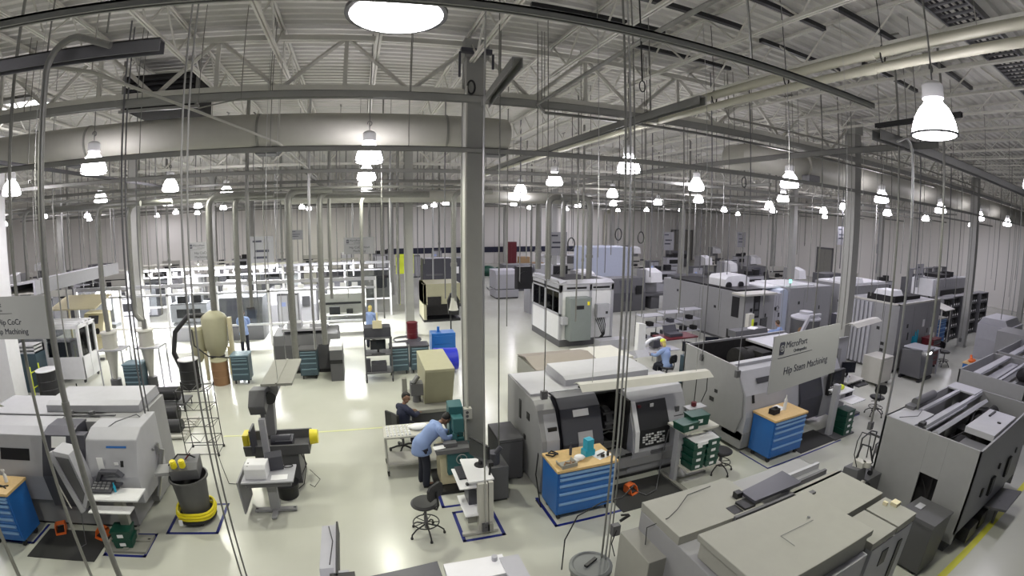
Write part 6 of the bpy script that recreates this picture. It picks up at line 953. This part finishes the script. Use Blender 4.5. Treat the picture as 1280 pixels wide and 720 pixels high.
near = (
  ('thick hooked pipe in the left foreground bending over at the top', 51, 220, 4.0, .032, .0, 'galv', False, (6.9, .3, 0)),
  ('dark conduit left of the hooked pipe, running down to the bottom edge', 12, 220, 5.3, .022, .0, 'galv', False, None),
  ('left one of the twin conduits in the left foreground', 226.5, 220, 3.5, .008, .0, 'galv', False, None),
  ('right one of the twin conduits in the left foreground', 234, 220, 3.55, .008, .0, 'galv', False, None),
  ('thin conduit in front of the twin pair, ending at the left lathe roof', 154, 300, 8.3, .018, 1.9, 'dark_steel', False, None),
  ('second thin conduit reaching the side of the left lathe', 163, 360, 8.6, .015, 1.3, 'dark_steel', True, None),
  ('bright thin conduit right of the middle column, ending at the computer stand', 604, 300, 6.52, .014, .15, 'steel', True, None),
  ('thin conduit looping beside the bright one right of the column', 623.5, 400, 8.0, .014, .95, 'galv', False, None),
  ('left pole of the triple conduit in front of the open-door lathe', 782, 220, 4.5, .014, .0, 'galv', False, None),
  ('middle pole of the triple conduit in front of the open-door lathe', 788, 220, 4.45, .012, .0, 'steel', False, None),
  ('right pole of the triple conduit in front of the open-door lathe', 793, 220, 4.75, .010, .0, 'galv', False, None),
  ('thin cable drop to the top of the open-door lathe beside its dark door', 684, 300, 7.75, .01, 1.95, 'galv', True, None),
  ('bright hooked pipe at the right under the large lamp', 1141, 220, 4.4, .026, .9, 'steel', True, (7.0, -.3, 0)),
  ('grey pole right of the hooked pipe, rising in front of the open-topped machine', 1180, 220, 3.75, .026, .0, 'galv', False, None),
  ('thin conduit left of the right-hand column', 1028, 220, 7.2, .016, 2.6, 'galv', False, None),
  ('grey pole ending just left of the open-topped machine', 1121, 300, 4.6, .022, 1.4, 'galv', True, None),
  ('thin drop ending in a grey outlet on the right-hand floor', 1204, 400, 7.5, .016, 1.1, 'galv', True, None),
  ('thin conduit at the extreme right behind the large lamp', 1262, 300, 6.0, .016, 2.2, 'galv', False, None),
  ('bright conduit at the right edge of the picture', 1277, 260, 6.5, .024, 2.0, 'steel', False, None),
  ('conduit drop in front of the sign machine, left of its opening', 888, 300, 8.8, .014, 1.9, 'dark_steel', True, None),
  ('conduit drop over the sign machine roof, left of the sign', 936, 300, 7.4, .012, 1.9, 'dark_steel', True, None),
  ('dark stub of conduit at the bottom left corner', 0, 665, 5.6, .03, .0, 'galv', False, None))
for a in near: drop(a[0], a[1], a[2], a[3], a[4], a[5], a[6], a[7], a[8])
ducts = (('extraction duct bending over at the extreme left', 31, 300, 16.5, .07, 2.6), ('fat extraction duct with a left elbow dropping to the blast pot', 262, 300, 16.3, .11, 2.3), ('fat extraction duct beside the blast pot, dropping to the cell', 295, 300, 16.5, .10, 1.2),
  ('fat extraction duct in front of the cell, left of the lone slate cabinet', 361, 300, 14.8, .11, .9), ('fat extraction duct directly above the lone slate cabinet', 400, 300, 15.6, .10, 1.2), ('slim extraction duct beside the hanging head sign', 452, 300, 18, .07, 1.4), ('extraction duct left of the middle column with a flared nozzle', 567, 300, 15.8, .09, 2.4),
  ('left one of the ducts rising from the white enclosure', 673, 300, 21.5, .14, 2.8), ('middle one of the ducts rising from the white enclosure', 685.5, 300, 18.5, .13, 2.7), ('slimmer duct rising from the roof of the white enclosure', 704, 300, 19, .12, 2.7), ('right-hand duct rising from the white enclosure', 737, 300, 18.2, .13, 2.7))
for i, (lab, px, py, Y, r, zb) in enumerate(ducts): drop(lab, px, py, Y, r, zb, 'galv', False, (6.15, .35 if i != 10 else -.35, 0))
n0 = on_y(567, 385, 15.8); one('flared_nozzle', 'pale flared nozzle at the end of the duct left of the column', 'nozzle', 'offwhite', [('L', 0, 0, [(.17, 0), (.15, .06), (.09, .35), (.09, .42)], 16)], (n0.x, 15.8, 2.1))
one('header_duct', 'long round header duct crossing behind the middle column under the lamps', 'duct', 'duct', [('T', [(-3.2, 20, 6.15), (3, 20, 6.15), (9.8, 20, 6.15)], .24, 18)]); one('header_duct', 'slim header duct along the left cell just below the lamps', 'duct', 'galv', [('T', [(-13.5, 17.2, 6.1), (-6, 17.2, 6.1), (2.5, 17.2, 6.1)], .12, 14)])
# the many thin drops over the benches
R = random.Random(3)
def thin(px, Y, zb, r, lab, grp, m): drop(lab, px, 300, Y, r, zb, m, False, None, 8.905, grp)
k = 0
for i, px in enumerate((68, 78, 86, 100, 112, 143, 160, 172, 184, 196, 210, 246, 252, 280, 310, 318, 330, 345, 352, 372, 378, 387, 412, 421, 433, 441, 462, 470, 478, 488, 497, 522, 530, 541, 549, 556)): 
    Y = (13.5, 17.5, 20.2, 22.5, 24.5, 27, 30)[k % 7]; thin(px, Y, (1.6, 2.4, 2.9)[k % 3], (.018, .03, .045, .014)[k % 4] * (1 + Y / 60), 'thin grey conduit drop over the left cell, %s from the left' % NTH[i+1], 'conduit drops over the left cell', ('galv', 'steel', 'galv', 'dark_steel')[k % 4]); k += 1
for i, px in enumerate((634, 650, 658, 664, 697, 716, 722, 729, 748, 757, 764, 772, 806, 814, 822, 829, 838, 846, 853, 861, 868, 876, 881, 895, 903, 911, 920, 929, 944, 951, 960, 968, 978, 988, 997, 1006, 1014)): 
    Y = (12.5, 16.5, 20.5, 24, 28, 33)[k % 6]; thin(px, Y, (2.2, 2.9, 3.4)[k % 3], (.013, .018, .02, .035)[k % 4] * (1 + Y / 60), 'thin grey conduit drop over the middle machines, %s from the left' % NTH[i+1], 'conduit drops over the middle machines', ('galv', 'dark_steel', 'galv', 'galv')[k % 4]); k += 1
for i, px in enumerate((1046, 1052, 1062, 1094, 1098, 1112, 1129, 1148, 1153, 1163, 1186, 1192, 1200, 1215, 1243, 1249, 1256, 1268, 1273)): 
    Y = (7.6, 9.6, 12.4, 7.9, 14.5)[k % 5]; thin(px, Y, (2.5, 2.9, 3.3)[k % 3], (.012, .016, .02)[k % 3] * (1 + Y / 60), 'thin grey conduit drop over the right machines, %s from the left' % NTH[i+1], 'conduit drops over the right machines', ('galv', 'galv', 'dark_steel')[k % 3]); k += 1
for i, (px, py, Y) in enumerate(((714, 305, 15), (773, 293, 14), (801, 297, 12), (930, 228, 12), (803, 108, 4.5))):
    p = on_y(px, py, Y); s = Y * .011
    one('cable_loop', 'coil of dark cable hanging on a cord over the middle aisle', 'cable coil', 'black', [('T', [(s*.8*math.cos(a), 0, s*1.3*math.sin(a)) for a in [2*PI*j/18 for j in range(20)]], s*.14, 6), ('C', (0, 0, s*1.3), (0, 0, 8.905 - p.z), .01, None, 5)], p, 0, 'cable coils hanging on cords')
one('cable_loop', 'black strapped cable coil beside the top of the middle column', 'cable coil', 'black', [('T', [(.07*math.cos(a), 0, .13*math.sin(a)) for a in [2*PI*j/18 for j in range(20)]], .02, 6)], on_y(589, 109, 8.6)); one('column_bracket', 'black bracket clamped on top of the middle column', 'bracket', 'charcoal', [('B', -.3, -.05, 0, .3, .05, .09), ('B', -.34, -.04, -.5, -.3, .0, 0), ('B', .3, -.04, -.3, .34, .0, 0)], (2.1, 8.6, 8.36))

hp = [on_y(px, py, 4.5) for px, py in ((702, 712), (706, 675), (722, 645), (752, 628), (778, 622), (793, 606))]
one('air_hose', 'thin black hose arching from the lidded can to the triple conduit', 'hose', 'black', [('T', hp, .009, 6)])
t = th('pole_outlets', 'cluster of grey outlets and valves low on the triple conduit', 'outlets', on_y(768, 668, 4.42)); pt(t, 'outlet_box', 'machine_dark', [('B', -.05, -.04, 0, .06, .04, .16)]); pt(t, 'valve_body', 'black', [('C', (.06, 0, .2), (.2, 0, .26), .02), ('C', (.05, -.03, .32), (.16, -.03, .3), .015)]); pt(t, 'cable', 'black', [('T', [(0, -.04, .1), (-.06, -.05, -.1), (.02, -.04, -.35)], .008, 5)])

# ================================================================ signs
sg = on_y(968, 421, 3.6); se = on_y(1050, 411, 3.75)
big_sign('large grey hanging sign reading Hip Stem Machining, right of centre', sg, math.atan2(se.y - sg.y, se.x - sg.x), (se - sg).length * 1.0, .70, 'Hip Stem Machining', None, None)
big_sign('grey hanging sign reading Hip CoCr Cup Machining at the left edge', (-4.72, 4.9, 4.58), -.03, 1.2, .47, 'Hip CoCr', 'Cup Machining', None)
big_sign('small hanging sign reading Hip CoCr Head Machining over the left cell', (-.7, 21, 4.46), 0, 1.34, .72, 'Hip CoCr Head', 'Machining', None)
big_sign('small hanging sign over the cell behind the twin conduits', (-7.66, 21, 4.5), 0, 1.2, .78, 'Hip CoCr', 'Machining', None)
for i, (px, py, Y, w, h) in enumerate(((312, 296, 24, 1.2, 1.6), (360, 288, 26, .8, .5), (686, 290, 24, 1.1, 1.3), (829, 290, 28, 1.0, 1.3), (922, 290, 30, 1.0, 1.3), (1047, 283, 22, 1.3, 1.4), (1147, 330, 13, .95, 1.35), (1096, 305, 22, 1.0, .8))):
    p = on_y(px, py, Y); t = th('hanging_sign', ('distant grey hanging sign, ' + ('over the cell', 'small, over the cell', 'above the white enclosure', 'right of the triple conduit', 'over the long grey housing', 'beside the right-hand column, upper', 'in front of the blue bins at the right', 'beside the right-hand column, lower')[i]), 'sign', p)
    pt(t, 'panel', 'sign_grey', [('B', 0, -.01, -h, w, .01, 0)]); pt(t, 'lettering', 'ink', [('B', w*.12, -.013, -h*.18, w*.5, -.0105, -h*.12), ('B', w*.2, -.013, -h*.48, w*.8, -.0105, -h*.41), ('B', w*.15, -.013, -h*.68, w*.7, -.0105, -h*.61)])
    for x in (.06, .94): pt(t, 'hanger_wire', 'steel', [('C', (x * w, 0, 0), (x * w, 0, 8.905 - p.z), .005, None, 5)])

# ================================================================ people
def skin_mesh(name, J, E, m, sub=1):
    """J: {joint: (xyz, radius)}, E: pairs; one continuous skinned surface"""
    keys = list(J); me = bpy.data.meshes.new(name); me.from_pydata([J[k][0] for k in keys], [(keys.index(a), keys.index(b)) for a, b in E], [])
    o = bpy.data.objects.new(name, me); C.objects.link(o); sk = o.modifiers.new('s', 'SKIN'); sk.use_smooth_shade = True
    for i, k in enumerate(keys):
        r = J[k][1]; r = r if isinstance(r, tuple) else (r, r); v = me.skin_vertices[0].data[i]; v.radius = r; v.use_root = (i == 0)
    if sub: ss = o.modifiers.new('u', 'SUBSURF'); ss.levels = sub; ss.render_levels = sub
    bpy.context.view_layer.update(); dg = bpy.context.evaluated_depsgraph_get(); out = bpy.data.meshes.new_from_object(o.evaluated_get(dg))
    bpy.data.objects.remove(o); out.materials.clear(); out.materials.append(MATS[m]); out.shade_smooth(); return out
def hand(J, E, side, wrist, d, up, n):      # palm, four fingers and a thumb beyond the wrist
    d = Vector(d).normalized(); u = Vector(up).normalized(); s = d.cross(u) * side; w = Vector(wrist)
    J[n+'palm'] = (w + d*.05, (.034, .018)); E.append((n+'w', n+'palm')); J[n+'kk'] = (w + d*.09, (.036, .014)); E.append((n+'palm', n+'kk'))
    for i, (off, ln) in enumerate(((-.03, .062), (-.01, .07), (.01, .066), (.03, .052))):
        a, b, c = w + d*.095 + s*off, w + d*(.095 + ln*.55) + s*off*1.15 - u*.008, w + d*(.095 + ln*.95) + s*off*1.2 - u*.03
        for q, p in enumerate((a, b, c)): J[n+'f%d%d' % (i, q)] = (p, .009 - .001*q)
        E += [(n+'kk', n+'f%d0' % i), (n+'f%d0' % i, n+'f%d1' % i), (n+'f%d1' % i, n+'f%d2' % i)]
    J[n+'t0'] = (w + d*.05 - s*.04 - u*.005, .011); J[n+'t1'] = (w + d*.085 - s*.055 - u*.015, .009); E += [(n+'palm', n+'t0'), (n+'t0', n+'t1')]
def person(label, loc, rz, P, top, hair, skin='skin', coat=True, cap=None):
    t = th('person', label, 'person', loc, rz); V = {k: Vector(v) for k, v in P.items()}
    J = {'pel': (V['pel'], .07)}; E = []
    for k, r in (('wst', .07), ('chs', .08), ('nkb', .05), ('nck', .05), ('hdb', .06)): J[k] = (V[k], r)
    E += [('pel', 'wst'), ('wst', 'chs'), ('chs', 'nkb'), ('nkb', 'nck'), ('nck', 'hdb')]
    for s, n in ((1, 'L'), (-1, 'R')):
        for k, r, pa in (('sh', .045, 'chs'), ('el', .035, 'sh'), ('wr', .028, 'el'), ('hp', .05, 'pel'), ('kn', .045, 'hp'), ('an', .035, 'kn'), ('toe', .025, 'an')):
            J[n+k] = (V[n+k], r); E.append((pa if pa in ('chs', 'pel') else n+pa, n+k))
        d = (V[n+'wr'] - V[n+'el']); J[n+'w'] = (V[n+'wr'] + d.normalized()*.01, .026); E.append((n+'wr', n+'w')); hand(J, E, s, J[n+'w'][0], d, (0, 0, 1) if abs(d.normalized().z) < .8 else (0, 1, 0), n)
    body = skin_mesh('body', J, E, skin); bm = bmesh.new(); bm.from_mesh(body)
    # head with brow, nose, ears and chin
    hc, fw = V['hdc'], V['face'].normalized(); zu = (V['hdc'] - V['nck']).normalized(); sd = fw.cross(zu).normalized(); zu = sd.cross(fw).normalized()
    M = Matrix((sd, fw, zu)).transposed().to_4x4(); M.translation = hc
    S = lambda p, r: bmesh.ops.create_uvsphere(bm, u_segments=16, v_segments=10, radius=1, matrix=M @ Matrix.Translation(p) @ Matrix.Diagonal((*r, 1)))
    S((0, 0, .01), (.075, .095, .11)); S((0, .035, -.06), (.052, .06, .055)); S((0, .098, -.01), (.012, .02, .024)); S((.078, 0, -.01), (.012, .02, .032)); S((-.078, 0, -.01), (.012, .02, .032)); S((0, .078, -.055), (.024, .012, .008)); S((0, .075, .03), (.05, .016, .01))
    bm.to_mesh(body); bm.free(); body.shade_smooth(); bo = bpy.data.objects.new('body', body); C.objects.link(bo); bo.parent = t
    for x in (-.03, .03):
        eb = bmesh.new(); bmesh.ops.create_uvsphere(eb, u_segments=8, v_segments=6, radius=.011, matrix=M @ Matrix.Translation((x, .086, .01)))
        em = bpy.data.meshes.new('eye'); eb.to_mesh(em); eb.free(); em.materials.append(MATS['black']); eo = bpy.data.objects.new('eye', em); C.objects.link(eo); eo.parent = t
    def shell(name, m, parts):
        hb = bmesh.new()
        for p, r in parts: bmesh.ops.create_uvsphere(hb, u_segments=16, v_segments=10, radius=1, matrix=M @ Matrix.Translation(p) @ Matrix.Diagonal((*r, 1)))
        hm = bpy.data.meshes.new(name); hb.to_mesh(hm); hb.free(); hm.materials.append(MATS[m]); hm.shade_smooth(); ho = bpy.data.objects.new(name, hm); C.objects.link(ho); ho.parent = t; return ho
    shell('hair', hair, [((0, -.03, .035), (.082, .085, .1)), ((0, .005, .08), (.07, .08, .045))] + ([((0, -.06, -.06), (.075, .05, .09))] if hair == 'hair_blond' else []))
    if cap: shell('cap', cap, [((0, -.01, .07), (.09, .1, .07))])
    # clothes follow the same joints: torso, sleeves and legs of one garment mesh each
    def garment(name, m, chains, balls=()):
        gb = bmesh.new()
        for ch in chains:
            pts = [Vector(p) for p, r in ch]; rs = [r for p, r in ch]; P2, R2 = [], []
            for i in range(len(pts) - 1):
                for u in (0, .25, .5, .75): P2.append(pts[i].lerp(pts[i+1], u)); R2.append(rs[i] + (rs[i+1] - rs[i]) * (3*u*u - 2*u*u*u))
            P2.append(pts[-1]); R2.append(rs[-1])
            for _ in range(2): P2 = [P2[0]] + [(P2[i-1] + P2[i]*2 + P2[i+1]) / 4 for i in range(1, len(P2) - 1)] + [P2[-1]]
            tubes(gb, P2, R2, 14)
        for p, r in balls: bmesh.ops.create_uvsphere(gb, u_segments=14, v_segments=9, radius=1, matrix=Matrix.Translation(p) @ Matrix.Diagonal((*r, 1)))
        gm = bpy.data.meshes.new(name); gb.to_mesh(gm); gb.free(); gm.materials.append(MATS[m]); gm.shade_smooth()
        o = bpy.data.objects.new(name, gm); C.objects.link(o); o.parent = t
    tor = [(V['wst'], .155), (V['chs'], .165), (V['nkb'] - (V['nkb'] - V['chs'])*.25, .12), (V['nkb'], .065)]
    tor = ([(V['hem'], .205), (V['pel'], .185)] if coat else [(V['pel'], .165)]) + tor
    garment('jacket' if coat else 'shirt', top, [tor, [(V['Lsh'], .07), (V['nkb'].lerp(V['chs'], .25), .1), (V['Rsh'], .07)]] + [[(V['chs'].lerp(V['nkb'], .6), .09), (V[n+'sh'], .078), (V[n+'el'], .06), (V[n+'wr'], .048)] for n in 'LR'], [(V[n+'sh'] * .9 + V['nkb'] * .1, (.072, .072, .07)) for n in 'LR'])
    
    garment('trousers', 'trouser', [[(V[n+'hp'], .10), (V[n+'kn'], .08), (V[n+'an'], .07), (V[n+'an'] - Vector((0, 0, .04)), .068)] for n in 'LR'], [(V['pel'], (.15, .12, .12))])
    for n in 'LR':
        a, b = V[n+'an'], V[n+'toe']; d = (b - a); d.z = 0; d.normalize(); s = Vector((-d.y, d.x, 0))
        pt(t, 'shoe', 'black', [('P', 'z', [tuple((a + d*u + s*v).xy) for u, v in ((-.06, -.03), (.0, -.042), (.14, -.045), (.19, -.02), (.19, .02), (.14, .045), (.0, .042), (-.06, .03))], 0.0, .07)], bev=.02)
    return t
def stand(bend=0.0, reach=.4, hz=1.05):
    L = .52; s, c = math.sin(bend), math.cos(bend); f = lambda h, dy=0: (0, s*h + dy*c - .05, .93 + c*h - dy*s)
    P = dict(pel=(0, -.05, .93), hem=(0, -.07 + .02, .74), wst=f(.16), chs=f(.36), nkb=f(.5), nck=f(.56, .01), hdb=f(.62, .03), hdc=f(.69, .05), face=(0, math.cos(bend*1.1), -math.sin(bend*1.1)))
    for n, q in (('L', 1), ('R', -1)):
        sh = Vector(f(.45)); P[n+'sh'] = (q*.2, sh.y, sh.z); P[n+'wr'] = (q*.13, sh.y + reach, hz); P[n+'el'] = (q*.24, sh.y + reach*.25, (sh.z + hz)/2 - .08)
        P[n+'hp'] = (q*.1, -.05, .88); P[n+'kn'] = (q*.11, .01, .49); P[n+'an'] = (q*.12, -.04, .09); P[n+'toe'] = (q*.14, .13, .04)
    return P
def sit(lean=.15, hz=.78, sz=.5, turn=0.0, reach=.45):
    s, c = math.sin(lean), math.cos(lean); f = lambda h, dy=0: (0, s*h + dy, sz + .12 + c*h)
    P = dict(pel=(0, 0, sz + .12), hem=(0, .02, sz + .02), wst=f(.14), chs=f(.36), nkb=f(.5), nck=f(.56, .01), hdb=f(.62, .03), hdc=f(.69, .05), face=(math.sin(turn), math.cos(turn), -.25))
    for n, q in (('L', 1), ('R', -1)):
        sh = Vector(f(.45)); P[n+'sh'] = (q*.2, sh.y, sh.z); P[n+'wr'] = (q*.14, sh.y + reach, hz); P[n+'el'] = (q*.25, sh.y + reach*.35, (sh.z + hz)/2 - .06)
        P[n+'hp'] = (q*.1, .02, sz + .08); P[n+'kn'] = (q*.13, .42, sz + .06); P[n+'an'] = (q*.13, .38, .09); P[n+'toe'] = (q*.14, .55, .04)
    return P
person('person in a light blue lab coat bending over the teal mill', (1.0, 8.45, 0), -PI/2 + .25, stand(.85, .30, 1.0), 'coat_blue', 'hair_black', 'skin_dark')
person('person in a dark shirt seated behind the white cart looking right', (.74, 10.05, 0), -1.0, sit(.12, .86, .46, 1.2, .3), 'navy', 'hair_black', 'skin_dark', False)
person('person in a blue coat and yellow cap seated with their back to us', (9.35, 12.1, 0), .25, sit(.3, .85, .52, 0), 'coat_blue', 'hair_blond', 'skin', True, 'hi_vis')
person('person in a blue coat seated at the black monitor behind the sign', (15.5, 12.55, 0), .5, sit(.2, 1.0, .6, .4), 'coat_blue', 'hair_brown', 'skin')
stool('stool under the person in blue behind the sign', (15.5, 12.55, 0), .5, .62)
person('person in a pale blue coat standing at the cell right of the blast pot', (-5.0, 19.6, 0), .2, stand(.25, .35, 1.1), 'coat_blue', 'hair_brown', 'skin')
person('person in a pale blue coat standing in the cell left of the computer cart', (.3, 19.4, 0), -.3, stand(.15, .3, 1.1), 'coat_blue', 'hair_blond', 'skin')
